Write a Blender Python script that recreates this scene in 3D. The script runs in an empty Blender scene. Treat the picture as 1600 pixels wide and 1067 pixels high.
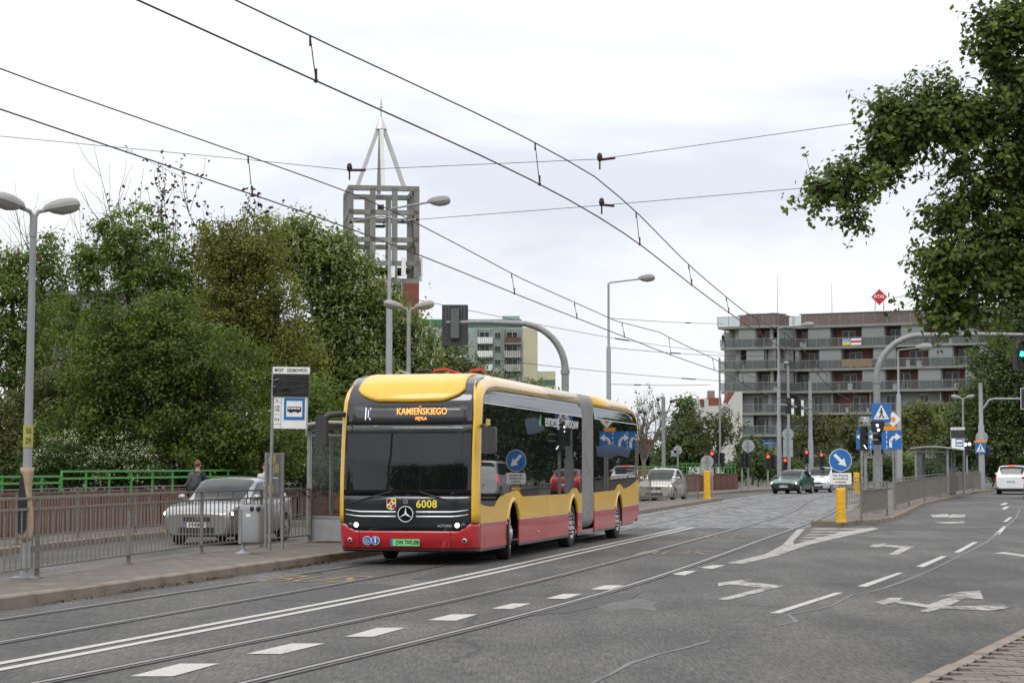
import bpy, bmesh, math, random
import numpy as np
from mathutils import Vector, Matrix
random.seed(7); RNG = np.random.default_rng(11)
S = bpy.context.scene; COL = S.collection
# ---------------------------------------------------------------- camera
F, H, YH, CX, CY = 3100.0, 1.66, 735.0, 800.0, 533.5      # focal length in photo pixels, eye height, horizon row
AL = math.atan((YH - CY) / F); CA, SA = math.cos(AL), math.sin(AL)
cam = bpy.data.cameras.new('camera'); camo = bpy.data.objects.new('camera', cam); COL.objects.link(camo)
camo.location = (0, 0, H); camo.rotation_euler = (math.pi / 2 + AL, 0, 0)
cam.sensor_width = 36; cam.lens = F / 1600 * 36; cam.clip_end = 6000; cam.clip_start = .1
S.camera = camo
# ---------------------------------------------------------------- sky, sun, exposure
SUN_EL, SUN_AZ = math.radians(52), math.radians(205)       # azimuth clockwise from +Y: behind the viewer, a little left
W = bpy.data.worlds.new('World'); S.world = W; W.use_nodes = True
nt = W.node_tree; nt.nodes.clear()
def WN(t, **k):
    n = nt.nodes.new(t)
    for a, b in k.items(): setattr(n, a, b)
    return n
sky = WN('ShaderNodeTexSky', sky_type='NISHITA', sun_disc=False, sun_elevation=SUN_EL, sun_rotation=SUN_AZ)
sky.air_density = 1.0; sky.dust_density = 2.0
tc = WN('ShaderNodeTexCoord'); mp = WN('ShaderNodeMapping'); mp.inputs['Scale'].default_value = (1, 1, 3.2)
mp.inputs['Location'].default_value = (.31, .12, .47)
n1 = WN('ShaderNodeTexNoise'); n1.inputs['Scale'].default_value = 3.1; n1.inputs['Detail'].default_value = 7; n1.inputs['Roughness'].default_value = .52; n1.inputs['Distortion'].default_value = .35
nt.links.new(tc.outputs['Generated'], mp.inputs['Vector']); nt.links.new(mp.outputs[0], n1.inputs['Vector'])
rp = WN('ShaderNodeValToRGB'); rp.color_ramp.elements[0].position = .36; rp.color_ramp.elements[1].position = .60
rp.color_ramp.elements[0].color = (7.5, 7.95, 8.85, 1); rp.color_ramp.elements[1].color = (10.6, 10.6, 10.7, 1)
e_ = rp.color_ramp.elements.new(.47); e_.color = (9.35, 9.65, 10.2, 1)
nt.links.new(n1.outputs['Fac'], rp.inputs['Fac'])
# an overcast sky grows brighter towards the zenith
sx = WN('ShaderNodeSeparateXYZ'); nt.links.new(tc.outputs['Generated'], sx.inputs[0])
mr = WN('ShaderNodeMapRange'); mr.inputs[1].default_value = 0; mr.inputs[2].default_value = 1; mr.inputs[3].default_value = .93; mr.inputs[4].default_value = 2.1
nt.links.new(sx.outputs['Z'], mr.inputs[0])
vm = WN('ShaderNodeVectorMath', operation='SCALE'); nt.links.new(rp.outputs[0], vm.inputs[0]); nt.links.new(mr.outputs[0], vm.inputs['Scale'])
mx = WN('ShaderNodeMixRGB'); mx.inputs[0].default_value = .93
nt.links.new(sky.outputs[0], mx.inputs[1]); nt.links.new(vm.outputs[0], mx.inputs[2])
bg = WN('ShaderNodeBackground'); bg.inputs['Strength'].default_value = .1
wo = WN('ShaderNodeOutputWorld'); nt.links.new(mx.outputs[0], bg.inputs[0]); nt.links.new(bg.outputs[0], wo.inputs[0])
sl = bpy.data.lights.new('sun', 'SUN'); sl.energy = 1.1; sl.angle = math.radians(22); sl.color = (1, .97, .92)
slo = bpy.data.objects.new('sun', sl); COL.objects.link(slo)
sd = Vector((math.sin(SUN_AZ) * math.cos(SUN_EL), math.cos(SUN_AZ) * math.cos(SUN_EL), math.sin(SUN_EL)))
slo.rotation_euler = sd.to_track_quat('Z', 'Y').to_euler(); slo.location = sd * 60
S.view_settings.view_transform = 'Standard'; S.view_settings.look = 'None'
S.view_settings.exposure = 0.0; S.view_settings.gamma = 1.0; S.view_settings.use_curve_mapping = False
# ---------------------------------------------------------------- survey helpers: photo sighting -> point on the ground / at a distance
def rise(y):
    t = min(max((y - 50) / 75, 0), 1); return .33 * t * t * (3 - 2 * t)
def ray(x, y):
    u, v = x - CX, CY - y
    return Vector((u, F * CA - v * SA, F * SA + v * CA))
def G(x, y, dz=0.0):
    z = dz; d = ray(x, y); p = Vector((0, 0, 0))
    for _ in range(30):
        p = d * ((z - H) / d.z) + Vector((0, 0, H))
        if p.y < 0 or p.y > 600: p = Vector((0, 300, 0))
        z = .5 * z + .5 * (rise(p.y) + dz)
    return Vector((p.x, p.y, rise(p.y) + dz))
def at(x, y, Y):
    d = ray(x, y); return d * (Y / d.y) + Vector((0, 0, H))
def gx(x, Y, dz=0.0): return Vector(((x - CX) * Y / F / CA * 1.0, Y, rise(Y) + dz))
def zat(y, Y): return at(800, y, Y).z
def lerp(a, b, t): return a + (b - a) * t
def interp(x, pts):
    if x <= pts[0][0]: return pts[0][1]
    for (a, b), (c, d) in zip(pts, pts[1:]):
        if x <= c: return b + (d - b) * (x - a) / (c - a)
    return pts[-1][1]
# ---------------------------------------------------------------- materials
MATS = {}
def mat(name, col, rough=.6, metal=0.0, var=.12, scale=6.0, bump=0.0, bscale=None, coat=0.0, emit=None, estr=0.0, spec=.5, detail=5, stretch=(1, 1, 1), dirt=0.0):
    if name in MATS: return MATS[name]
    m = bpy.data.materials.new(name); m.use_nodes = True; t = m.node_tree; N = t.nodes; b = N['Principled BSDF']
    b.inputs['Roughness'].default_value = rough; b.inputs['Metallic'].default_value = metal
    b.inputs['Specular IOR Level'].default_value = spec; b.inputs['Coat Weight'].default_value = coat
    b.inputs['Coat Roughness'].default_value = .06
    c = N.new('ShaderNodeTexCoord'); mpn = N.new('ShaderNodeMapping'); mpn.inputs['Scale'].default_value = stretch
    t.links.new(c.outputs['Object'], mpn.inputs['Vector'])
    n = N.new('ShaderNodeTexNoise'); n.inputs['Scale'].default_value = scale; n.inputs['Detail'].default_value = detail; n.inputs['Roughness'].default_value = .6
    t.links.new(mpn.outputs[0], n.inputs['Vector'])
    r = N.new('ShaderNodeValToRGB'); r.color_ramp.elements[0].position = .3; r.color_ramp.elements[1].position = .7
    r.color_ramp.elements[0].color = tuple(x * (1 - var) for x in col) + (1,); r.color_ramp.elements[1].color = tuple(min(1, x * (1 + var)) for x in col) + (1,)
    t.links.new(n.outputs['Fac'], r.inputs['Fac']); out = r.outputs[0]
    if dirt > 0:
        n2 = N.new('ShaderNodeTexNoise'); n2.inputs['Scale'].default_value = scale * .35; n2.inputs['Detail'].default_value = 8; n2.inputs['Roughness'].default_value = .7
        t.links.new(mpn.outputs[0], n2.inputs['Vector'])
        r2 = N.new('ShaderNodeMapRange'); r2.inputs[1].default_value = .5; r2.inputs[2].default_value = .75; r2.inputs[4].default_value = dirt
        t.links.new(n2.outputs['Fac'], r2.inputs[0])
        x = N.new('ShaderNodeMixRGB'); x.inputs[2].default_value = (.09, .075, .06, 1)
        t.links.new(r2.outputs[0], x.inputs[0]); t.links.new(out, x.inputs[1]); out = x.outputs[0]
    t.links.new(out, b.inputs['Base Color'])
    if bump > 0:
        bn = N.new('ShaderNodeTexNoise'); bn.inputs['Scale'].default_value = bscale or scale * 3; bn.inputs['Detail'].default_value = 4
        t.links.new(mpn.outputs[0], bn.inputs['Vector'])
        bp = N.new('ShaderNodeBump'); bp.inputs['Strength'].default_value = bump; bp.inputs['Distance'].default_value = .02
        t.links.new(bn.outputs['Fac'], bp.inputs['Height']); t.links.new(bp.outputs[0], b.inputs['Normal'])
    if emit:
        b.inputs['Emission Color'].default_value = tuple(emit) + (1,); b.inputs['Emission Strength'].default_value = estr
    MATS[name] = m; return m
def hx(h):   # display colour -> linear
    v = [int(h[i:i + 2], 16) / 255 for i in (0, 2, 4)]
    return tuple(x / 12.92 if x <= .04045 else ((x + .055) / 1.055) ** 2.4 for x in v)
M_gal = mat('galvanised steel', (.25, .25, .245), .55, .25, .15, 9, dirt=.35)
M_rail = mat('railing paint', (.17, .155, .13), .6, .1, .22, 12, dirt=.5)
M_pole = mat('pale grey pole paint', (.25, .255, .265), .55, .0, .12, 5, dirt=.25, stretch=(1, 1, .3))
M_black = mat('black plastic', (.012, .012, .013), .5, 0, .2, 8)
M_dark = mat('dark rubber', (.02, .02, .021), .8, 0, .25, 10)
M_white = mat('white enamel', (.74, .74, .72), .45, 0, .06, 6)
M_letter = mat('black lettering', (.012, .012, .012), .6, 0, .05, 5)
M_chrome = mat('chrome', (.85, .86, .88), .12, 1, .03, 5)
M_silver = mat('silver emblem', (.80, .81, .82), .3, .35, .03, 5)
M_matt = mat('matt black', (.008, .008, .008), .9, 0, .05, 5, spec=.1)
M_blue = mat('road sign blue', (.015, .13, .40), .4, 0, .06, 5)
M_orange = mat('road sign orange', (.75, .27, .02), .45, 0, .06, 5)
M_signback = mat('sign back grey', (.33, .35, .36), .5, .3, .1, 7)
M_conc = mat('concrete', (.36, .345, .31), .85, 0, .18, 3.5, .25, 30, dirt=.35)
M_glass = mat('dark glass', (.016, .018, .02), .03, 0, .1, 2, coat=.0, spec=.5)
M_lamp = mat('lamp housing', (.27, .265, .25), .5, 0, .12, 9, dirt=.35)
M_lampglass = mat('lamp glass bowl', (.33, .32, .29), .12, 0, .1, 9)
M_white_lit = mat('lit white lens', (.9, .9, .9), .3, emit=(1, .98, .92), estr=4)
M_red_lit = mat('lit red lens', (.6, .02, .01), .3, emit=(1, .06, .02), estr=3)
M_green_lit = mat('lit green lens', (.02, .5, .3), .3, emit=(.05, 1, .55), estr=3)
M_head_lit = mat('lit headlamp', (.9, .88, .8), .2, emit=(1, .86, .55), estr=6.0)
M_lens_off = mat('unlit signal lens', (.03, .03, .03), .25)
M_wire = mat('overhead wire', (.060, .026, .026), .6, .5, .1, 5)
M_kerb = mat('kerb stone', (.19, .155, .12), .85, 0, .2, 2.2, .3, 40, dirt=.4)
def wornpaint(name, col, wear, sc=9.0, under=(.075, .072, .068)):
    m = bpy.data.materials.new(name); m.use_nodes = True; t = m.node_tree; N = t.nodes; b = N['Principled BSDF']; Lk = t.links.new; b.inputs['Roughness'].default_value = .75
    c = N.new('ShaderNodeTexCoord'); mp_ = N.new('ShaderNodeMapping'); mp_.inputs['Rotation'].default_value = (0, 0, .22); mp_.inputs['Scale'].default_value = (1, .22, 1); Lk(c.outputs['Object'], mp_.inputs[0])
    def nz(s_, d): n = N.new('ShaderNodeTexNoise'); n.inputs['Scale'].default_value = s_; n.inputs['Detail'].default_value = d; n.inputs['Roughness'].default_value = .75; Lk(mp_.outputs[0], n.inputs['Vector']); return n.outputs['Fac']
    a = N.new('ShaderNodeMath'); a.operation = 'MULTIPLY_ADD'; a.inputs[1].default_value = .5; Lk(nz(sc, 8), a.inputs[0])
    a2 = N.new('ShaderNodeMath'); a2.operation = 'MULTIPLY'; a2.inputs[1].default_value = .5; Lk(nz(sc * .18, 3), a2.inputs[0]); Lk(a2.outputs[0], a.inputs[2])
    r = N.new('ShaderNodeMapRange'); r.inputs[1].default_value = .62 - wear; r.inputs[2].default_value = .74 - wear; Lk(a.outputs[0], r.inputs[0])
    v = N.new('ShaderNodeValToRGB'); v.color_ramp.elements[0].color = tuple(x * .75 for x in col) + (1,); v.color_ramp.elements[1].color = tuple(x * 1.15 for x in col) + (1,); Lk(nz(sc * 2.5, 4), v.inputs[0])
    x = N.new('ShaderNodeMixRGB'); x.inputs[2].default_value = under + (1,); Lk(r.outputs[0], x.inputs[0]); Lk(v.outputs[0], x.inputs[1]); Lk(x.outputs[0], b.inputs['Base Color']); MATS[name] = m; return m
M_paint = wornpaint('road paint white', (.42, .405, .375), .06, 12.0); M_paintw = wornpaint('worn road paint', (.35, .335, .31), .15, 12.0); M_painth = wornpaint('very worn road paint', (.31, .295, .265), .12, 12.0); M_paint_y = wornpaint('faded yellow road paint', (.22, .15, .06), .16)
M_yellowpl = mat('yellow bollard plastic', (.72, .40, .02), .5, 0, .15, 5, dirt=.3)
# ---------------------------------------------------------------- mesh helpers
class MB:
    def __init__(s): s.v = []; s.f = []; s.m = []
    def add(s, vs, fs, mi=0):
        o = len(s.v); s.v += [tuple(v) for v in vs]; s.f += [tuple(i + o for i in f) for f in fs]; s.m += [mi] * len(fs)
    def box(s, c, d, rz=0.0, mi=0, R=None):
        c = Vector(c); h = Vector(d) / 2; ms = R or Matrix.Rotation(rz, 3, 'Z')
        vs = [c + ms @ Vector((x * h.x, y * h.y, z * h.z)) for x in (-1, 1) for y in (-1, 1) for z in (-1, 1)]
        s.add(vs, [(0, 1, 3, 2), (4, 6, 7, 5), (0, 4, 5, 1), (2, 3, 7, 6), (0, 2, 6, 4), (1, 5, 7, 3)], mi)
    def bar(s, a, b, w, d=None, mi=0, up=(0, 0, 1)):
        a, b = Vector(a), Vector(b); z = (b - a); L = z.length
        if L < 1e-6: return
        z.normalize(); u = Vector(up)
        if abs(z.dot(u)) > .99: u = Vector((1, 0, 0))
        x = u.cross(z).normalized(); y = z.cross(x)
        R = Matrix((x, y, z)).transposed(); s.box((a + b) / 2, (w, d or w, L), R=R, mi=mi)
    def tube(s, path, r, n=8, mi=0, cap=True):
        P = [Vector(p) for p in path]; rs = r if isinstance(r, (list, tuple)) else [r] * len(P)
        rings = []; ref = None
        for i, p in enumerate(P):
            t = (P[min(i + 1, len(P) - 1)] - P[max(i - 1, 0)])
            t = t.normalized() if t.length > 1e-9 else Vector((0, 0, 1))
            if ref is None: ref = Vector((1, 0, 0)) if abs(t.x) < .9 else Vector((0, 1, 0))
            x = (ref - t * ref.dot(t)).normalized(); y = t.cross(x); ref = x
            rings.append([p + (x * math.cos(2 * math.pi * k / n) + y * math.sin(2 * math.pi * k / n)) * rs[i] for k in range(n)])
        fs = []
        for i in range(len(P) - 1):
            for k in range(n): fs.append((i * n + k, i * n + (k + 1) % n, (i + 1) * n + (k + 1) % n, (i + 1) * n + k))
        if cap: fs.append(tuple(range(n - 1, -1, -1))); fs.append(tuple((len(P) - 1) * n + k for k in range(n)))
        s.add([v for r_ in rings for v in r_], fs, mi)
    def cyl(s, a, b, r, r2=None, n=12, mi=0): s.tube([a, b], [r, r if r2 is None else r2], n, mi)
    def lathe(s, prof, o=(0, 0, 0), axis='Z', n=20, mi=0, cap=True):   # prof (radius, height)
        o = Vector(o); vs = []; fs = []
        for (r, h) in prof:
            for k in range(n):
                a = 2 * math.pi * k / n; c, d = r * math.cos(a), r * math.sin(a)
                vs.append(o + (Vector((c, d, h)) if axis == 'Z' else Vector((h, c, d)) if axis == 'X' else Vector((d, h, c))))
        for i in range(len(prof) - 1):
            for k in range(n): fs.append((i * n + k, i * n + (k + 1) % n, (i + 1) * n + (k + 1) % n, (i + 1) * n + k))
        if cap and prof[0][0] > 1e-4: fs.append(tuple(range(n - 1, -1, -1)))
        if cap and prof[-1][0] > 1e-4: fs.append(tuple((len(prof) - 1) * n + k for k in range(n)))
        s.add(vs, fs, mi)
    def prism(s, poly, o, U, V, T, mi=0):    # polygon (u,v) in plane o,U,V given thickness vector T
        o, U, V, T = Vector(o), Vector(U), Vector(V), Vector(T); n = len(poly)
        a = [o + U * p[0] + V * p[1] for p in poly]; b = [p + T for p in a]
        s.add(a + b, [tuple(range(n - 1, -1, -1)), tuple(range(n, 2 * n))] + [(i, (i + 1) % n, n + (i + 1) % n, n + i) for i in range(n)], mi)
    def grid(s, rows, mi=0, flip=False):
        n = len(rows[0]); fs = []
        for i in range(len(rows) - 1):
            for k in range(n - 1):
                q = (i * n + k, i * n + k + 1, (i + 1) * n + k + 1, (i + 1) * n + k); fs.append(q[::-1] if flip else q)
        s.add([p for r in rows for p in r], fs, mi)
    def ball(s, c, r, n=10, mi=0):
        c = Vector(c); r = Vector(r) if hasattr(r, '__len__') else Vector((r, r, r)); m = n // 2; vs = []; fs = []
        for i in range(m + 1):
            ph = math.pi * i / m
            for k in range(n):
                a = 2 * math.pi * k / n; vs.append(c + Vector((r.x * math.sin(ph) * math.cos(a), r.y * math.sin(ph) * math.sin(a), r.z * math.cos(ph))))
        for i in range(m):
            for k in range(n): fs.append((i * n + k, (i + 1) * n + k, (i + 1) * n + (k + 1) % n, i * n + (k + 1) % n))
        s.add(vs, fs, mi)
    def mesh(s, name, mats, smooth=None, fix=True):
        me = bpy.data.meshes.new(name); me.from_pydata([tuple(v) for v in s.v], [], s.f)
        for m in (mats if isinstance(mats, (list, tuple)) else [mats]): me.materials.append(m)
        if any(s.m): me.polygons.foreach_set('material_index', s.m)
        if fix:
            bm = bmesh.new(); bm.from_mesh(me); bmesh.ops.recalc_face_normals(bm, faces=bm.faces); bm.to_mesh(me); bm.free()
        if smooth is not None:
            me.polygons.foreach_set('use_smooth', [True] * len(me.polygons)); me.set_sharp_from_angle(angle=math.radians(smooth))
        me.update(); return me
    def build(s, name, mats, parent=None, smooth=None, fix=True): return link(name, s.mesh(name, mats, smooth, fix), parent)
def link(name, me, parent=None, loc=None, rz=None):
    o = bpy.data.objects.new(name, me); COL.objects.link(o)
    if parent is not None: o.parent = parent
    if loc is not None: o.location = loc
    if rz is not None: o.rotation_euler = (0, 0, rz)
    return o
def tag(o, label=None, cat=None, group=None, kind=None):
    if label: o['label'] = label
    if cat: o['category'] = cat
    if group: o['group'] = group
    if kind: o['kind'] = kind
    return o
def thing(name, label, cat, loc=(0, 0, 0), rz=0.0, group=None):
    o = link(name, None, None, loc, rz); o.empty_display_size = .2; return tag(o, label, cat, group)
def part(name, mb, m, parent, smooth=None, label=None, fix=True):
    o = mb.build(name, m, parent, smooth, fix)
    if label: o['label'] = label
    return o
def copy_tree(o, parent=None):
    c = o.copy(); COL.objects.link(c); c.parent = parent
    for ch in list(o.children): copy_tree(ch, c)
    return c
_fonts = {}
def text(name, body, size, m, parent, loc, rot, align='CENTER', sx=1.0, bold=0.0, space=1.0, depth=.002):
    cu = bpy.data.curves.new('txt', 'FONT'); cu.body = body; cu.size = size; cu.align_x = align; cu.align_y = 'CENTER'
    cu.offset = bold; cu.space_character = space; cu.extrude = depth; cu.resolution_u = 3
    tmp = bpy.data.objects.new('txt', cu); COL.objects.link(tmp)
    dg = bpy.context.evaluated_depsgraph_get(); me = bpy.data.meshes.new_from_object(tmp.evaluated_get(dg))
    bpy.data.objects.remove(tmp); bpy.data.curves.remove(cu)
    me.materials.clear(); me.materials.append(m)
    o = link(name, me, parent, loc); o.rotation_euler = rot; o.scale = (sx, 1, 1); return o
FACE = (math.pi / 2, 0, 0)       # text standing up, facing -Y
def disc(mb, c, r, n=28, t=.004, mi=0, ry=1.0):      # a thin disc facing -Y
    mb.prism([(r * math.cos(2 * math.pi * k / n), r * ry * math.sin(2 * math.pi * k / n)) for k in range(n)], c, (1, 0, 0), (0, 0, 1), (0, t, 0), mi)
def rrect(w, h, r, n=4):
    p = []
    for cx, cy, a0 in ((w / 2 - r, h / 2 - r, 0), (-w / 2 + r, h / 2 - r, 90), (-w / 2 + r, -h / 2 + r, 180), (w / 2 - r, -h / 2 + r, 270)):
        for i in range(n + 1):
            a = math.radians(a0 + 90 * i / n); p.append((cx + r * math.cos(a), cy + r * math.sin(a)))
    return p
# ================================================================ THE SETTING
def asphalt():
    m = bpy.data.materials.new('worn asphalt'); m.use_nodes = True; t = m.node_tree; N = t.nodes; b = N['Principled BSDF']; Lk = t.links.new
    b.inputs['Roughness'].default_value = .72; b.inputs['Specular IOR Level'].default_value = .35
    c = N.new('ShaderNodeTexCoord')
    def noise(sc, det=4, st=(1, 1, 1), rough=.6):
        mp_ = N.new('ShaderNodeMapping'); mp_.inputs['Scale'].default_value = st; Lk(c.outputs['Object'], mp_.inputs[0])
        n = N.new('ShaderNodeTexNoise'); n.inputs['Scale'].default_value = sc; n.inputs['Detail'].default_value = det; n.inputs['Roughness'].default_value = rough
        Lk(mp_.outputs[0], n.inputs['Vector']); return n.outputs['Fac']
    def ramp(fac, a, b2, ca, cb):
        r = N.new('ShaderNodeValToRGB'); r.color_ramp.elements[0].position = a; r.color_ramp.elements[1].position = b2
        r.color_ramp.elements[0].color = ca + (1,); r.color_ramp.elements[1].color = cb + (1,); Lk(fac, r.inputs[0]); return r.outputs[0]
    def mix(fac, a, bb, mode='MIX'):
        x = N.new('ShaderNodeMixRGB'); x.blend_type = mode
        if isinstance(fac, float): x.inputs[0].default_value = fac
        else: Lk(fac, x.inputs[0])
        Lk(a, x.inputs[1])
        if isinstance(bb, tuple): x.inputs[2].default_value = bb + (1,)
        else: Lk(bb, x.inputs[2])
        return x.outputs[0]
    base = ramp(noise(.22, 6), .35, .65, (.060, .057, .053), (.094, .0895, .0835))
    tracks = ramp(noise(1.0, 5, (1.1, .12, 1)), .35, .7, (.70, .70, .70), (1.18, 1.18, 1.18))
    col = mix(1.0, base, tracks, 'MULTIPLY')
    sp = ramp(noise(34, 3, (1, .085, 1), .8), .34, .67, (.42, .42, .42), (1.7, 1.68, 1.63))
    col = mix(.9, col, sp, 'MULTIPLY')
    pt = ramp(noise(.55, 5, (1, .35, 1), .65), .42, .60, (.74, .74, .74), (1.12, 1.11, 1.1)); col = mix(.9, col, pt, 'MULTIPLY')
    oil = ramp(noise(1.9, 6, (1, .3, 1), .7), .60, .74, (1, 1, 1), (.55, .54, .53)); col = mix(.8, col, oil, 'MULTIPLY')
    sp2 = ramp(noise(9, 4), .3, .7, (.8, .8, .8), (1.2, 1.2, 1.2)); col = mix(.7, col, sp2, 'MULTIPLY')
    # bitumen cracks
    v = N.new('ShaderNodeTexVoronoi'); v.feature = 'DISTANCE_TO_EDGE'; v.inputs['Scale'].default_value = .33
    mp_ = N.new('ShaderNodeMapping'); mp_.inputs['Scale'].default_value = (1, .55, 1); Lk(c.outputs['Object'], mp_.inputs[0])
    nn = N.new('ShaderNodeTexNoise'); nn.inputs['Scale'].default_value = 1.7; nn.inputs['Detail'].default_value = 5; Lk(mp_.outputs[0], nn.inputs['Vector'])
    va = N.new('ShaderNodeMixRGB'); va.inputs[0].default_value = .4; Lk(mp_.outputs[0], va.inputs[1]); Lk(nn.outputs['Color'], va.inputs[2]); Lk(va.outputs[0], v.inputs['Vector'])
    ck = N.new('ShaderNodeMath'); ck.operation = 'LESS_THAN'; ck.inputs[1].default_value = .006; Lk(v.outputs['Distance'], ck.inputs[0])
    gate = N.new('ShaderNodeMath'); gate.operation = 'GREATER_THAN'; gate.inputs[1].default_value = .52; Lk(noise(.35, 2), gate.inputs[0])
    am = N.new('ShaderNodeMath'); am.operation = 'MULTIPLY'; Lk(ck.outputs[0], am.inputs[0]); Lk(gate.outputs[0], am.inputs[1])
    am2 = N.new('ShaderNodeMath'); am2.operation = 'MULTIPLY'; am2.inputs[1].default_value = .75; Lk(am.outputs[0], am2.inputs[0])
    col = mix(am2.outputs[0], col, (.022, .021, .02))
    Lk(col, b.inputs['Base Color'])
    bp = N.new('ShaderNodeBump'); bp.inputs['Strength'].default_value = .55; bp.inputs['Distance'].default_value = .012
    Lk(noise(55, 3), bp.inputs['Height']); Lk(bp.outputs[0], b.inputs['Normal']); return m
def cobble():
    m = bpy.data.materials.new('granite setts'); m.use_nodes = True; t = m.node_tree; N = t.nodes; b = N['Principled BSDF']; Lk = t.links.new
    b.inputs['Roughness'].default_value = .55
    c = N.new('ShaderNodeTexCoord'); mpv = N.new('ShaderNodeMapping'); mpv.inputs['Rotation'].default_value = (0, 0, .22); mpv.inputs['Scale'].default_value = (1, .3, 1); Lk(c.outputs['Object'], mpv.inputs[0]); v = N.new('ShaderNodeTexVoronoi'); v.inputs['Scale'].default_value = 4.5; Lk(mpv.outputs[0], v.inputs['Vector'])
    r = N.new('ShaderNodeValToRGB'); r.color_ramp.elements[0].color = (.045, .044, .042, 1); r.color_ramp.elements[1].color = (.24, .235, .225, 1)
    Lk(v.outputs['Color'], r.inputs[0])
    n = N.new('ShaderNodeTexNoise'); n.inputs['Scale'].default_value = .8; n.inputs['Detail'].default_value = 5; Lk(c.outputs['Object'], n.inputs['Vector'])
    r2 = N.new('ShaderNodeValToRGB'); r2.color_ramp.elements[0].position = .3; r2.color_ramp.elements[0].color = (.6, .58, .55, 1); r2.color_ramp.elements[1].position = .7; r2.color_ramp.elements[1].color = (1.2, 1.2, 1.2, 1)
    Lk(n.outputs['Fac'], r2.inputs[0]); x = N.new('ShaderNodeMixRGB'); x.blend_type = 'MULTIPLY'; x.inputs[0].default_value = 1; Lk(r.outputs[0], x.inputs[1]); Lk(r2.outputs[0], x.inputs[2])
    Lk(x.outputs[0], b.inputs['Base Color'])
    v2 = N.new('ShaderNodeTexVoronoi'); v2.feature = 'DISTANCE_TO_EDGE'; v2.inputs['Scale'].default_value = 4.5; Lk(c.outputs['Object'], v2.inputs['Vector'])
    mr_ = N.new('ShaderNodeMapRange'); mr_.inputs[2].default_value = .12; Lk(v2.outputs['Distance'], mr_.inputs[0])
    bp = N.new('ShaderNodeBump'); bp.inputs['Strength'].default_value = .9; bp.inputs['Distance'].default_value = .05; Lk(mr_.outputs[0], bp.inputs['Height']); Lk(bp.outputs[0], b.inputs['Normal'])
    return m
M_asph, M_cob = asphalt(), cobble()
M_pave = mat('concrete paving', (.135, .116, .092), .85, 0, .25, 1.6, .4, 14, dirt=.6)
def add_joints(m, w, h, mortar):
    t = m.node_tree; N = t.nodes; b = N['Principled BSDF']; src = b.inputs['Base Color'].links[0].from_socket
    c = N.new('ShaderNodeTexCoord'); mp_ = N.new('ShaderNodeMapping'); mp_.inputs['Rotation'].default_value = (0, 0, math.radians(12)); t.links.new(c.outputs['Object'], mp_.inputs[0])
    k = N.new('ShaderNodeTexBrick'); k.inputs['Scale'].default_value = 1; k.inputs['Brick Width'].default_value = w; k.inputs['Row Height'].default_value = h; k.inputs['Mortar Size'].default_value = .012; k.inputs['Color1'].default_value = (1, 1, 1, 1); k.inputs['Color2'].default_value = (.78, .77, .76, 1); k.inputs['Mortar'].default_value = mortar + (1,); t.links.new(mp_.outputs[0], k.inputs['Vector'])
    x = N.new('ShaderNodeMixRGB'); x.blend_type = 'MULTIPLY'; x.inputs[0].default_value = 1; t.links.new(src, x.inputs[1]); t.links.new(k.outputs['Color'], x.inputs[2]); t.links.new(x.outputs[0], b.inputs['Base Color'])
add_joints(M_pave, .35, .35, (.35, .34, .32))
M_paver = [mat('paver brown', (.165, .13, .10), .85, 0, .2, 9, .3, 60, dirt=.3), mat('paver grey brown', (.145, .118, .095), .85, 0, .2, 9, .3, 60, dirt=.3), mat('paver dark', (.12, .10, .08), .85, 0, .2, 9, .3, 60, dirt=.3)]
M_grass = mat('grass', (.045, .075, .02), .9, 0, .4, 2.5, .6, 25)
M_steel = mat('rail steel', (.30, .27, .25), .38, .75, .2, 3, dirt=.4)
M_groove = mat('rail groove', (.012, .011, .010), .9, 0, .2, 5)
# far kerb of the left roadway, parapet, double line, rails, island edges: X as a function of Y
K2 = [(-80, -30), (-20, -19.5), (10, -13.2), (25, -11.3), (36, -10.3), (42, -9.85), (50, -9.0), (60, -6.6), (75, -1.6), (90, 4.0), (106, 9.6), (125, 15.3), (140, 19.5)]
K1 = [(-60, -26.5), (0, -11.6), (16, -7.9), (23.81, -6.1), (28.5, -5.03), (32.4, -4.16), (38.4, -2.85), (50, -.4), (62, 2.25), (76.3, 5.49), (86, 7.75), (95.6, 10.06)]
DL = [(-60, -24.5), (0, -8.9), (10, -6.2), (17, -4.35), (21.55, -3.11), (29.81, -.96), (39.26, 1.05), (57.8, 5.1), (80, 10.3)]
RR = [(-60, -26), (0, -7.1), (10, -3.9), (15.67, -2.1), (19.18, -.98), (25.07, .76), (29.54, 1.89), (38.67, 3.97), (49.6, 6.36), (61.1, 9.0), (75.4, 12.2), (98, 16.3), (130, 24)]
T1R = [(-60, -26.4), (0, -9.9), (10, -7.3), (19.34, -4.95), (24.95, -3.6), (34.42, -1.35), (56.65, 3.28), (81.2, 8.61), (94.6, 12.0), (130, 20.6)]
def smooth_pts(pts, step=1.0, y0=None, y1=None):
    ys = np.arange(y0 if y0 is not None else pts[0][0], (y1 if y1 is not None else pts[-1][0]) + 1e-6, step)
    P = np.array(pts); xs = np.interp(ys, P[:, 0], P[:, 1])
    k = max(1, int(6 / step)); ker = np.ones(2 * k + 1) / (2 * k + 1)
    ext = np.concatenate([xs[0] - (xs[1] - xs[0]) * np.arange(k, 0, -1), xs, xs[-1] + (xs[-1] - xs[-2]) * np.arange(1, k + 1)])
    return [(float(x), float(y)) for x, y in zip(np.convolve(ext, ker, 'valid'), ys)]
_sm = {}
def XF(pts):
    k = id(pts)
    if k not in _sm:
        q = smooth_pts(pts, .5); _sm[k] = (np.array([p[1] for p in q]), np.array([p[0] for p in q]))
    ys, xs = _sm[k]; return lambda y: float(np.interp(y, ys, xs))
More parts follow.
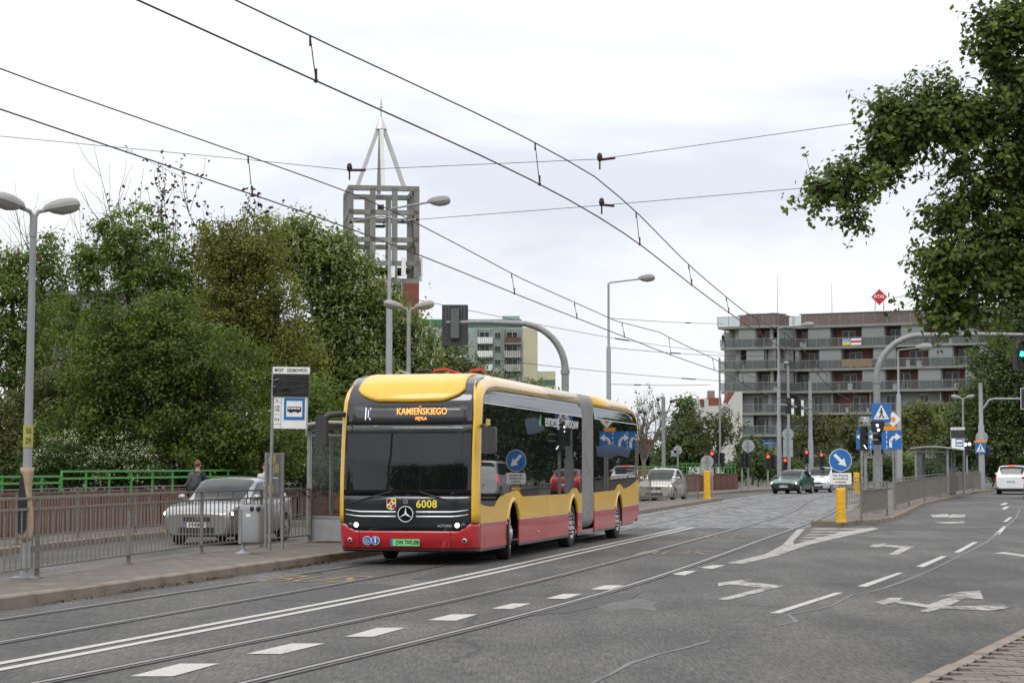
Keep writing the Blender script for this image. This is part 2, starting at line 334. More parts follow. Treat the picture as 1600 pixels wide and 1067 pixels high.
xK1, xK2, xDL, xRR, xT1 = XF(K1), XF(K2), XF(DL), XF(RR), XF(T1R)
# ground
mb = MB(); rows = []
ys = [-400, -120, -60, -20, 0, 20, 35, 50, 65, 80, 95, 110, 122, 132, 142, 160, 200, 300, 600, 1500, 4000]
for y in ys:
    xp = xK2(min(max(y, -80), 138)) - 2.6; drop = 3.0 if y < 125 else max(0, 3.0 * (142 - y) / 17)
    rows.append([(x, y, rise(y) - .12 - d) for x, d in ((xp - 3000, drop), (xp - 60, drop), (xp - 10, drop), (xp - 3, drop), (xp, 0), (xp + 40, 0), (xp + 90, 0), (xp + 3000, 0))])
mb.grid(rows); tag(mb.build('ground', M_grass), kind='structure')
def sheet(name, xl, xr, y0, y1, step, dz, m, parent=None, ncol=2):
    b_ = MB(); rr = []
    for y in np.arange(y0, y1 + 1e-6, step):
        a, c = xl(y), xr(y); rr.append([(lerp(a, c, i / (ncol - 1)), y, rise(y) + dz) for i in range(ncol)])
    b_.grid(rr); o = b_.build(name, m, parent); return o
road = sheet('road', lambda y: xK2(max(-78, min(y, 138))) - .15, lambda y: 75, -75, 215, 5, 0, M_asph); tag(road, kind='structure')
setts = sheet('tram_track_setts', lambda y: xT1(y) - 2.3, lambda y: xRR(y) + (.35 if y < 62 else .8), 57.2, 128, 1.2, .004, M_cob, road, 6)
# tram rails: steel head, sunk groove, keeper lip
def rail(off, fn, y0, y1, dz=.008):
    b_ = MB(); Y = np.arange(y0, y1 + .01, 1.0)
    def st(a, c, mi, z):
        b_.grid([[(fn(y) + off + a, y, rise(y) + z), (fn(y) + off + c, y, rise(y) + z)] for y in Y], mi)
    st(-.035, .03, 0, dz); st(.03, .088, 1, dz - .0025); st(.088, .106, 0, dz)
    st(-.085, -.035, 1, dz - .003); st(.106, .145, 1, dz - .003); return b_.build('tram_rail', [M_steel, M_groove], road)
rail(0, xRR, -40, 128); rail(-1.62, xRR, -40, 128); rail(0, xT1, -40, 128); rail(-1.5, xT1, -40, 128)
# painted markings
def ppoly(name, px, m, dz=.006, parent=road):
    b_ = MB(); P = [G(x, y) for x, y in px]; b_.add([(p.x, p.y, p.z + dz) for p in P], [tuple(range(len(P)))]); return b_.build(name, m, parent)
def stripe(name, fn, off, w, y0, y1, m, dz=.006, step=1.0):
    b_ = MB(); b_.grid([[(fn(y) + off - w / 2, y, rise(y) + dz), (fn(y) + off + w / 2, y, rise(y) + dz)] for y in np.arange(y0, y1 + .01, step)]); return b_.build(name, m, road)
for s_ in (-.14, .14): stripe('double_line', xDL, s_, .125, -40, 58, M_paint)
for q in ([(203, 1057), (281, 1037), (343, 1037), (270, 1057)], [(385, 1022), (455, 1005.5), (508, 1005.5), (440, 1022)], [(539, 995), (590, 981), (634, 981), (583, 995)],
          [(668, 969), (705, 960), (746, 960), (712, 970)], [(768, 951), (800, 943), (830, 943), (800, 951.5)], [(853, 935), (880, 928), (909, 928), (884, 936)],
          [(922, 921), (945, 914.5), (975, 914.5), (953, 921)], [(1050, 897), (1070, 892), (1088, 892), (1070, 899)], [(1093, 887), (1113, 883), (1133, 883), (1113, 889)],
          [(1202, 958), (1305, 926), (1318, 926), (1218, 958.5)], [(1339, 916), (1402, 895), (1412, 895), (1354, 917)], [(1431, 885), (1470, 869), (1480, 869), (1443, 886)],
          [(1490, 863), (1520, 847), (1528, 847), (1500, 863)], [(1553, 835), (1568, 822), (1573, 822), (1562, 835)], [(1567, 815), (1577, 808), (1582, 808), (1573, 815)], [(1564, 795), (1572, 791), (1577, 792), (1570, 796)], [(1562, 788), (1571, 785), (1576, 786), (1568, 789)]):
    ppoly('lane_dash', q, M_paint)
# arrows and island hatching
for q in ([(1122, 936), (1137, 938), (1226, 915.5), (1160, 908), (1182, 904.5), (1150, 907), (1122, 911), (1122, 916), (1138, 913), (1194, 918)],
          [(1388, 866), (1402, 867), (1429, 853.5), (1383, 851), (1385, 849), (1366, 850), (1357, 853.5), (1369, 855), (1378, 853.5), (1408, 856)]):
    ppoly('turn_arrow_marking', q, M_paintw)
ppoly('lane_arrow_marking', [(1436, 955), (1450, 956.5), (1470, 951), (1545, 954), (1578, 950), (1568, 946), (1482, 947), (1508, 935), (1537, 936), (1531, 923), (1497, 925), (1465, 932), (1490, 931), (1450, 945), (1405, 938), (1411, 934), (1390, 934), (1366, 941), (1380, 945), (1398, 942), (1452, 950)], M_paintw)
ppoly('turn_arrow_marking', [(1552, 864), (1570, 862), (1600, 866), (1620, 870), (1620, 873), (1600, 870), (1572, 866)], M_paintw)
for q in ([(1453, 804), (1482, 803), (1483, 807.5), (1458, 808.5)], [(1486, 803.5), (1510, 803), (1507, 808), (1482, 808.5)], [(1458, 816), (1505, 814.5), (1508, 817), (1476, 818)]): ppoly('lane_letter_marking', q, M_paintw)
ppoly('island_edge_line', [(1135, 880), (1160, 881), (1215, 868), (1260, 852), (1320, 838), (1374, 826), (1363, 824), (1310, 832), (1240, 851), (1240, 845), (1258, 826), (1246, 827), (1222, 852), (1195, 866)], M_painth)
for i in range(5):
    t = i / 4; y = lerp(845, 827, t); xa = lerp(1243, 1262, t) + 3; xb = interp(y, [(826, 1352), (838, 1306), (846, 1262)])
    if xb > xa + 4: ppoly('island_hatch_line', [(xa, y), (xa + 10, y - 1.7), (xb + 8, y - 1.7), (xb, y)], M_painth)
# worn yellow BUS lettering on the tram lane
def roadtext(body, c, ax_, size, sx_, sy_):
    o = text('lane_lettering', body, 1, M_paint_y, road, (0, 0, 0), (0, 0, 0), depth=0)
    a = math.atan2(ax_[1], ax_[0]); o.location = (c.x, c.y, rise(c.y) + .007); o.rotation_euler = (0, 0, a); o.scale = (sx_, sy_, 1); return o
for px in ((490, 905), (1050, 864), (1128, 838)):
    roadtext('BUS', G(*px), (.976, -.22), 1, .85, 2.6)
# worn bright patch, filled cracks
M_scuff = wornpaint('abraded asphalt', (.135, .132, .128), .12, 6.0, (.070, .067, .0635))
def strip_px(name, px, w, m, dz=.0045):
    P = [G(*p) for p in px]; b_ = MB(); rr = []
    for i, p in enumerate(P):
        d = (P[min(i + 1, len(P) - 1)] - P[max(0, i - 1)]); d.z = 0; d.normalize(); n_ = Vector((-d.y, d.x, 0)) * w * random.uniform(.3, .8)
        rr.append([(p.x - n_.x, p.y - n_.y, p.z + dz), (p.x + n_.x, p.y + n_.y, p.z + dz)])
    b_.grid(rr); b_.build(name, m, road)
strip_px('filled_crack', [(925, 1067), (960, 1050), (985, 1036), (1030, 1022), (1075, 1011), (1110, 1001)], .05, M_scuff)
strip_px('filled_crack', [(1212, 978), (1245, 971), (1231, 960), (1262, 955), (1300, 946), (1330, 930), (1372, 922), (1420, 905), (1460, 888), (1500, 868), (1540, 848), (1568, 826), (1588, 808), (1594, 795)], .06, M_scuff)
# asphalt repairs: darker and paler patches with their own outline, a seam across the lanes
M_patchd = mat('dark asphalt repair', (.040, .038, .036), .75, 0, .35, 12, .5, 60, stretch=(1, .15, 1)); M_patchl = wornpaint('pale worn asphalt', (.14, .137, .132), .22, 7.0, (.070, .067, .0635))
_bz = [.0020]
def blot(name, px, m, dz=0, jit=.06):
    _bz[0] += .0003; dz = _bz[0]
    P = [G(*p) for p in px]; out = []
    for a, b in zip(P, P[1:] + P[:1]):
        for i in range(4): q = a.lerp(b, i / 4); out.append((q.x + random.uniform(-jit, jit), q.y + random.uniform(-jit * 5, jit * 5), rise(q.y) + dz))
    b_ = MB(); b_.add(out, [tuple(range(len(out)))]); b_.build(name, m, road)
blot('asphalt_patch', [(918, 940), (950, 931), (1010, 934), (1030, 944), (1000, 953), (940, 955)], M_patchl, jit=.12)
blot('asphalt_patch', [(640, 905), (760, 880), (800, 884), (690, 908)], M_patchd); blot('asphalt_patch', [(430, 935), (560, 912), (640, 914), (520, 938)], M_patchd)
blot('asphalt_patch', [(1130, 858), (1215, 838), (1232, 840), (1160, 862)], M_patchd); blot('asphalt_patch', [(1345, 826), (1560, 824), (1566, 827), (1350, 829)], M_patchd, jit=.03)
blot('asphalt_patch', [(820, 960), (940, 930), (1010, 925), (900, 958)], M_patchd)
# raised pavements
def slab(name, xl, xr, y0, y1, h, m, step=1.0, parent=None, lip=.0):
    b_ = MB(); Y = list(np.arange(y0, y1 + 1e-6, step))
    rr = [[(xl(y), y, rise(y) - .1), (xl(y), y, rise(y) + h), (xr(y), y, rise(y) + h), (xr(y), y, rise(y) - .1)] for y in Y]
    b_.grid(rr); b_.add(rr[0], [(0, 1, 2, 3)]); b_.add(rr[-1], [(3, 2, 1, 0)]); return b_.build(name, m, parent)
def kerbstones(fn, y0, y1, h, parent, side, L=1.0, w=.14):
    b_ = MB(); b_.prism([(-w / 2, -.12), (-w / 2, h - .025), (-w / 2 + .025, h), (w / 2, h), (w / 2, -.12)] if side < 0 else [(-w / 2, -.12), (-w / 2, h), (w / 2 - .025, h), (w / 2, h - .025), (w / 2, -.12)],
                     (0, 0, 0), (1, 0, 0), (0, 0, 1), (0, L - .012, 0)); me = b_.mesh('kerb_stone', M_kerb)
    y = y0
    while y < y1:
        dx = (fn(y + .5) - fn(y - .5)); a = math.atan2(dx, 1)
        o = link('kerb_stone', me, parent, (fn(y) + random.uniform(-.006, .006), y, rise(y + .5) + random.uniform(-.006, .004)), -a); y += L * math.cos(a)
def xR1(y): return interp(y, [(-60, -27), (0, -13), (23.9, -7.17), (28.06, -6.68), (32.19, -6.19), (36.4, -5.67), (39.4, -4.96), (41.9, -4.26), (49, -2.66), (65, 1.0), (86.9, 6.0), (93, 8.7)])
plat = slab('platform', lambda y: xR1(y) - .35 if y < 88 else lerp(xR1(88) - .35, xK1(95) - .6, (y - 88) / 7), lambda y: xK1(y) - .03, -40, 95, .155, M_pave); tag(plat, kind='structure')
kerbstones(lambda y: xK1(y) - .05, 14, 95, .16, plat, 1)
side = slab('left_pavement', lambda y: xK2(y) - 2.6, lambda y: xK2(y) - .05, -40, 139, .14, M_pave); tag(side, kind='structure')
kerbstones(lambda y: xK2(y) - .02, 33, 62, .15, side, 1); kerbstones(lambda y: xK2(y) - .02, 96, 138, .15, side, 1)
IL = [(59.3, 8.95), (62, 9.95), (75.4, 13.0), (98, 17.2), (132, 25.5)]; IR = [(59.1, 9.75), (61, 10.9), (64.3, 12.2), (70.3, 13.78), (85.5, 17.6), (107, 24.1), (119, 27.9), (132, 32)]
xIL = lambda y: interp(y, IL); xIR = lambda y: interp(y, IR)
isl = slab('traffic_island', lambda y: xIL(y) + .1, lambda y: xIR(y) - .08, 59.1, 131, .145, M_pave, .95); tag(isl, kind='structure')
kerbstones(xIR, 59.4, 131, .15, isl, 1); kerbstones(xIL, 59.4, 131, .15, isl, -1)
b_ = MB(); b_.box((9.35, 59.05, rise(59) + .02), (.82, .14, .26), math.radians(2)); b_.build('kerb_stone', M_kerb, isl)
xRS = lambda y: interp(y, [(-30, -16), (0, -3.4), (8, .05), (14.3, 2.78), (19.0, 4.78), (26, 7.6), (40, 12.9), (60, 20.5), (80, 27), (130, 42), (200, 63)])
rpav = slab('right_pavement', lambda y: xRS(y) + .03, lambda y: xRS(y) + 9, -20, 200, .10, M_pave, 1.0); tag(rpav, kind='structure')
kerbstones(lambda y: xRS(y) + .06, 4, 40, .125, rpav, -1, 1.0, .15)
pv = MB(); a_, b2_, c_ = .235, .155, .03
pv.box((0, 0, -.01), (a_, b2_, .05)); pms = [pv.mesh('paver', m_) for m_ in M_paver]
nrow = 0
for r_ in range(60):
    y = 13.2 + r_ * .168
    x0 = xRS(y) + .16
    for c_ in range(14):
        x = x0 + .13 + (r_ % 2) * .12 + c_ * .248
        if x * 3100 / y > 830: continue
        if nrow >= 298: break
        nrow += 1
        o = link('paver', random.choice(pms), rpav, (x, y, .118 + random.uniform(-.003, .003)), random.uniform(-.012, .012)); o.rotation_euler.x = random.uniform(-.01, .01)
far = slab('far_pavement', lambda y: 12 + (y - 139) * .1, lambda y: 80, 139.2, 146, .12, M_pave, 1.7); tag(far, kind='structure')
# ================================================================ RAILINGS
def railing(name, label, P, h, mat_, nb, cat='railing', top=1.12, mid=.97, low=.15, barr=.011, individual=True, group=None, spacers=3):
    o0 = P[0]; t = thing(name, label, cat, o0, 0, group); Q = [Vector(p) - o0 for p in P]; up = Vector((0, 0, 1))
    barme = MB(); barme.cyl((0, 0, 0), (0, 0, mid - low), barr, n=6); barme = barme.mesh('bar', mat_)
    for p in Q:
        b_ = MB(); b_.box(p + up * (top / 2 - .01), (.06, .06, top + .02)); b_.box(p + up * .008, (.14, .14, .016)); part('post', b_, mat_, t)
    joined = MB()
    for a, b in zip(Q, Q[1:]):
        d = b - a; L = d.length
        for nm, z, w in (('top_rail', top, .05), ('middle_rail', mid, .04), ('bottom_rail', low, .04)):
            b_ = MB(); b_.bar(a + d * (.035 / L) + up * z, b - d * (.035 / L) + up * z, w, .03); part(nm, b_, mat_, t)
        n = max(2, int(round(L / nb)))
        for i in range(1, n):
            p = a + d * (i / n) + up * low
            if individual: link('bar', barme, t, p)
            else: joined.cyl(p, p + up * (mid - low), barr, n=4)
        for i in range(1, spacers + 1):
            p = a + d * (i / (spacers + 1)); b_ = MB(); b_.cyl(p + up * mid, p + up * top, .013, n=6); part('spacer', b_, mat_, t)
    if not individual: tag(part('bars', joined, mat_, t), kind='stuff')
    return t
def pts_on(fn, ys_, h): return [Vector((fn(y), y, rise(y) + h)) for y in ys_]
railing('pedestrian_railing', 'grey-brown steel railing along the back edge of the bus stop platform', pts_on(xR1, [23.9, 28.06, 32.19, 36.4, 39.4, 41.9], .155), 1.12, M_rail, .205)
railing('pedestrian_railing', 'grey-brown steel railing on the far pavement in front of the brick parapet', pts_on(lambda y: xK2(y) - .3, [37, 41, 45, 49, 53, 57, 61], .145), 1.12, M_rail, .2)
railing('pedestrian_railing', 'short grey-brown railing on the platform end behind the articulated bus', pts_on(xR1, [74, 78.5, 83, 87, 91.4, 93], .155), 1.12, M_rail, .2, individual=False)
railing('pedestrian_railing', 'short railing panel beside the yellow bollard on the traffic island', [G(1346, 813, .15), G(1386, 805, .15)], 1.12, M_rail, .16, individual=False, mid=.9, low=.22)
railing('pedestrian_railing', 'long railing curving along the kerb of the traffic island to the far shelter', [G(*p, .15) for p in ((1399, 796), (1420, 788.5), (1445, 782), (1468, 777), (1488, 773), (1506, 769.5), (1520, 766.5), (1532, 764.5))], 1.12, M_rail, .14, individual=False, mid=1.0)
railing('pedestrian_railing', 'thin railing on the tram side of the traffic island', [G(*p, .15) for p in ((1322, 794), (1350, 789))], 1.12, M_rail, .5, individual=False)
# ================================================================ BRICK PARAPET with green rail
M_brick = mat('red brick', (.15, .052, .037), .85, 0, .3, 9, .35, 40, dirt=.35)
M_cop = mat('parapet coping', (.125, .055, .042), .8, 0, .2, 6, dirt=.3)
M_green = mat('green railing paint', (.075, .30, .055), .5, 0, .12, 7, dirt=.2)
xP = lambda y: xK2(y) - 1.95
def parapet(name, label, y0, y1, step, wall_h, rail_hs):
    t = thing(name, label, 'wall', (xP(y0), y0, rise(y0) + .14)); o = Vector((xP(y0), y0, rise(y0) + .14))
    b_ = MB(); rr = []
    for y in np.arange(y0, y1 + .01, step):
        z = rise(y) + .14; x = xP(y); rr.append([Vector(q) - o for q in ((x - .3, y, z - 1.5), (x - .3, y, z + wall_h), (x, y, z + wall_h), (x, y, z - .05))])
    b_.grid(rr); b_.add(rr[0], [(0, 1, 2, 3)]); b_.add(rr[-1], [(3, 2, 1, 0)]); part('wall', b_, M_brick, t)
    Y = list(np.arange(y0, y1, 2.0))
    for y in Y:
        a = Vector((xP(y) - .15, y, rise(y) + .14 + wall_h + .03)) - o; b = Vector((xP(y + 1.985) - .15, y + 1.985, rise(y + 2) + .14 + wall_h + .03)) - o
        c_ = MB(); c_.bar(a, b, .36, .06); part('coping', c_, M_cop, t)
        # projecting brick panel between thin vertical joints
        a = Vector((xP(y + .05), y + .05, rise(y) + .14 + wall_h / 2)) - o; b = Vector((xP(y + 1.9), y + 1.9, rise(y + 1.9) + .14 + wall_h / 2)) - o
        c_ = MB(); c_.bar(a, b, .05, wall_h - .12); part('brick_panel', c_, M_brick, t)
    return t
parapet('brick_parapet', 'red brick bridge parapet behind the pavement railing on the left', 37, 71, 2, .95, None)
parapet('brick_parapet', 'red brick parapet end beyond the bus near the far junction', 96, 130, 2, .95, None)
def green_rail(label, segs):
    t = None
    for (ya, yb, z0, z1) in segs:
        A = Vector((xP(ya) - .15, ya, rise(ya))); B = Vector((xP(yb) - .15, yb, rise(yb)))
        if t is None: o = A.copy(); t = thing('green_railing', label, 'railing', A)
        a, b = A - o, B - o; n = max(1, int(round((yb - ya) / 1.25)))
        for z in (z1, z1 - (z1 - z0) * .42):
            m_ = MB(); m_.bar(a + Vector((0, 0, z)), b + Vector((0, 0, z)), .06, .05); part('rail', m_, M_green, t)
        for i in range(n + 1):
            p = a + (b - a) * (i / n); m_ = MB(); m_.bar(p + Vector((0, 0, z0 - .2)), p + Vector((0, 0, z1)), .05); part('post', m_, M_green, t)
    return t
green_rail('bright green tubular rail on top of the brick parapet at left', [(37, 48.8, 1.15, 1.52), (48.9, 71, 1.22, 1.64)])
green_rail('bright green rail above the far brick parapet beyond the bus', [(96, 112, 1.15, 1.6), (112.1, 130, 1.3, 1.75)])
# ================================================================ THE ARTICULATED BUS
M_by = mat('bus yellow paint', (.70, .405, .014), .38, 0, .03, 2, coat=.5, dirt=.06)
M_br = mat('bus red paint', (.44, .014, .02), .36, 0, .05, 2, coat=.7, dirt=.28)
M_by2 = mat('bus roof edge paint', (.70, .405, .014), .3, 0, .03, 2, coat=1.0, dirt=.06)
M_bk = mat('bus black gloss', (.010, .012, .016), .12, 0, .1, 2, coat=.6)
M_bglass = mat('bus side glass', (.010, .011, .013), .012, 0, .1, 2, spec=.6)
M_wsc = mat('bus windscreen glass', (.006, .007, .008), .004, 0, .2, 1.2, spec=.52)
M_bellow = mat('grey bellows fabric', (.25, .245, .235), .75, 0, .12, 6, .2, 20, dirt=.3)
M_tyre = mat('tyre rubber', (.022, .021, .020), .85, 0, .25, 14, .2, 40)
M_rim = mat('silver wheel steel', (.50, .50, .50), .42, .45, .15, 9, dirt=.4)
M_led = mat('amber led text', (1, .4, .08), .5, emit=(1, .33, .07), estr=1.3)
M_ledw = mat('lilac led strokes', (.8, .75, .9), .5, emit=(.75, .68, 1), estr=.9)
M_disp = mat('destination display glass', (.055, .055, .058), .15, 0, .15, 5)
M_ynum = mat('yellow number decal', (.80, .68, .08), .5, 0, .03, 5)
M_plateg = mat('green number plate', (.20, .62, .22), .45, 0, .05, 5)
M_mirror = mat('mirror housing grey', (.035, .035, .037), .55, 0, .15, 8)
M_amber = mat('amber marker lens', (.8, .22, .02), .3)
M_redl = mat('red hose', (.45, .03, .02), .5)
TH = math.radians(12.7); B0 = Vector((-.6203, 34.733, 0)) - Vector((math.cos(TH), -math.sin(TH), 0)) * 1.275
bus = thing('articulated_bus', 'yellow and red articulated city bus with black front and grey bellows', 'bus', B0, -TH)
SF = [(.2, .13), (.3, .08), (.45, .02), (.62, 0), (1.2, 0), (1.8, .04), (2.45, .12), (2.9, .22), (3.05, .30), (3.2, .45), (3.3, .66), (3.37, .95), (3.41, 1.4)]
def fy(x, z):
    a = abs(x); return interp(z, SF) + .06 * (a / 1.275) ** 2 + .2 * max(0, (a - 1.12) / .155) ** 2.2
def fpt(x, z, off=0.0): return Vector((x, fy(x, z) - off, z))
def lin(a, b, n): return [lerp(a, b, i / (n - 1)) for i in range(n)]
sst = lambda t: (lambda u: u * u * (3 - 2 * u))(min(1, max(0, t)))
def zr(x): return .605 + .14 * sst((abs(x) - .98) / .19)
XS = [-1.275, -1.262, -1.245, -1.22, -1.19, -1.165, -1.13] + lin(-1.08, 1.08, 15) + [1.13, 1.165, 1.19, 1.22, 1.245, 1.262, 1.275]
XM = [-1.165, -1.14] + lin(-1.1, 1.1, 17) + [1.14, 1.165]
def frontpatch(name, xs, lo, hi, nz, m, off=0.0, parent=bus, thick=.02):
    b_ = MB(); b_.grid([[fpt(x, lerp(lo(x), hi(x), i / (nz - 1)), off) for x in xs] for i in range(nz)])
    o = part(name, b_, m, parent, 35); s_ = o.modifiers.new('thickness', 'SOLIDIFY'); s_.thickness = .008; s_.offset = 0; return o
frontpatch('front_bumper', XS, lambda x: .285, lambda x: zr(x) - .004, 9, M_br)
frontpatch('bumper_lip', XS, lambda x: .235, lambda x: .281, 2, M_bk, -.012)
frontpatch('front_mask', XM, lambda x: zr(x), lambda x: 1.225, 8, M_bk)
ws = frontpatch('windscreen', XM, lambda x: 1.232, lambda x: 2.47, 14, M_wsc, .004)
frontpatch('header_panel', XM, lambda x: 2.478, lambda x: 3.39, 14, M_bk)
frontpatch('cab_glow_band', lin(-1.15, 1.15, 14), lambda x: 2.315, lambda x: 2.462, 3, mat('painted cab glow', (.045, .05, .05), .04, 0, .2, 3, spec=.5), .008)  # paler grey strip over the windscreen top, painting the lit cab header behind it
disp = frontpatch('destination_display', lin(-1.045, 1.06, 14), lambda x: 2.53, lambda x: 2.805, 4, M_disp, .008)
# yellow roof cap over the windscreen
b_ = MB(); rows = []
for i in range(12):
    v = i / 11; w = lerp(.985, .93, v); rows.append([])
    for u in lin(-1, 1, 25):
        x = u * w; zb = interp(abs(u) * .985, [(0, 2.875), (.6, 2.885), (.8, 2.95), (.94, 3.03), (.985, 3.09)]); z = lerp(zb, 3.40, v ** .9)
        rows[-1].append(fpt(x, z, .03) + Vector((0, 0, .0)))
for q in (2.0, 2.8): rows.append([Vector((p.x, q, 3.405)) for p in rows[-1]])
b_.grid(rows); cap = part('roof_cap', b_, M_by, bus, 40); s_ = cap.modifiers.new('thickness', 'SOLIDIFY'); s_.thickness = .05; s_.offset = 0
# yellow pillars that sweep from the bumper over the roof edge
def bez(a, c, b, n=7): return [a * (1 - t) ** 2 + c * 2 * t * (1 - t) + b * t * t for t in [i / (n - 1) for i in range(n)]]
def ribbon(name, prs, m, sgn):
    b_ = MB(); b_.grid([[Vector((p.x * sgn, p.y, p.z)) for p in bez(*q)] for q in prs]); o = part(name, b_, m, bus, 50)
    s_ = o.modifiers.new('thickness', 'SOLIDIFY'); s_.thickness = .015; s_.offset = 0; return o
for sg in (1, -1):
    pr = []
    for z in (.748, .9, 1.1, 1.5, 2.0, 2.4, 2.65):
        y = interp(z, SF); pr.append((Vector((1.278, y + .27, z)), Vector((1.278, y + .10, z)), fpt(1.166, z, .003)))
    for (yo, zo, xi, zi) in ((.50, 2.9, 1.155, 2.88), (.62, 3.0, 1.14, 3.03), (.85, 3.07, 1.12, 3.16), (1.2, 3.11, 1.10, 3.26)):
        I = fpt(xi, zi, .012); O = Vector((1.278, yo, zo)); O.x = interp(yo, [(.5, 1.276), (1.2, 1.235)]); pr.append((O, Vector((O.x, (yo + I.y) / 2 - .04, max(zi, zo) + .03)), I))
    for (yo, zo, yi) in ((1.7, 3.135, 1.3), (2.4, 3.145, 2.2), (6, 3.155, 6), (9.95, 3.16, 9.95)):
        pr.append((Vector((1.222, yo, zo - .008)), Vector((1.235, (yo + yi) / 2, 3.40)), Vector((1.0, yi, 3.40))))
    ribbon('roof_edge', pr, M_by2, sg)
    pr = []
    for (yo, zo, yi, zi) in ((11.5, 3.16, 11.5, 3.40), (14, 3.155, 14, 3.40), (16.3, 3.15, 16.2, 3.40), (17.1, 3.12, 16.9, 3.35), (17.55, 3.02, 17.4, 3.2), (17.75, 2.8, 17.7, 2.9), (17.84, 2.4, 17.9, 2.4), (17.9, 1.46, 17.98, 1.44)):
        e = min(1, max(0, (yo - 16.5) / 1.3)); pr.append((Vector((lerp(1.222, 1.276, e), yo, zo - .008)), Vector((lerp(1.235, 1.265, e), (yo + yi) / 2 + .12 * e, lerp(3.40, (zo + zi) / 2 + .06 * (1 - e), e))), Vector((1.03, yi, zi))))
    ribbon('rear_roof_edge', pr, M_by2, sg)
AX = (2.95, 8.92, 14.86); AR, AZ0, AZR = .515, .5, .575
def arc(cs, z0, n=14):
    a0 = math.asin((z0 - AZ0) / AZR); return [(cs - AR * math.cos(t), AZ0 + AZR * math.sin(t)) for t in lin(a0, math.pi - a0, n)]
def sidepoly(name, poly, m, sg, x=1.275, t=.03, parent=bus): 
    b_ = MB(); b_.prism(poly, (sg * x, 0, 0), (0, 1, 0), (0, 0, 1), (-sg * t, 0, 0)); return part(name, b_, m, parent)
LOWF = [(.27, 1.10), (.45, 1.06), (.9, 1.03), (1.3, 1.02), (1.42, 1.04), (1.55, 1.11), (1.8, 1.185), (2.3, 1.24), (2.9, 1.28), (3.2, 1.293), (3.38, 1.283), (3.58, 1.22), (3.75, 1.17), (6, 1.17), (8.3, 1.17), (8.5, 1.19), (8.68, 1.255), (8.95, 1.283), (9.25, 1.285), (9.38, 1.265), (9.62, 1.17), (9.95, 1.165)]
LOWR = [(11.5, 1.165), (14.2, 1.19), (14.4, 1.22), (14.55, 1.29), (14.8, 1.33), (15.1, 1.335), (15.35, 1.28), (15.55, 1.22), (15.9, 1.225), (16.6, 1.28), (17.2, 1.35), (17.9, 1.445)]
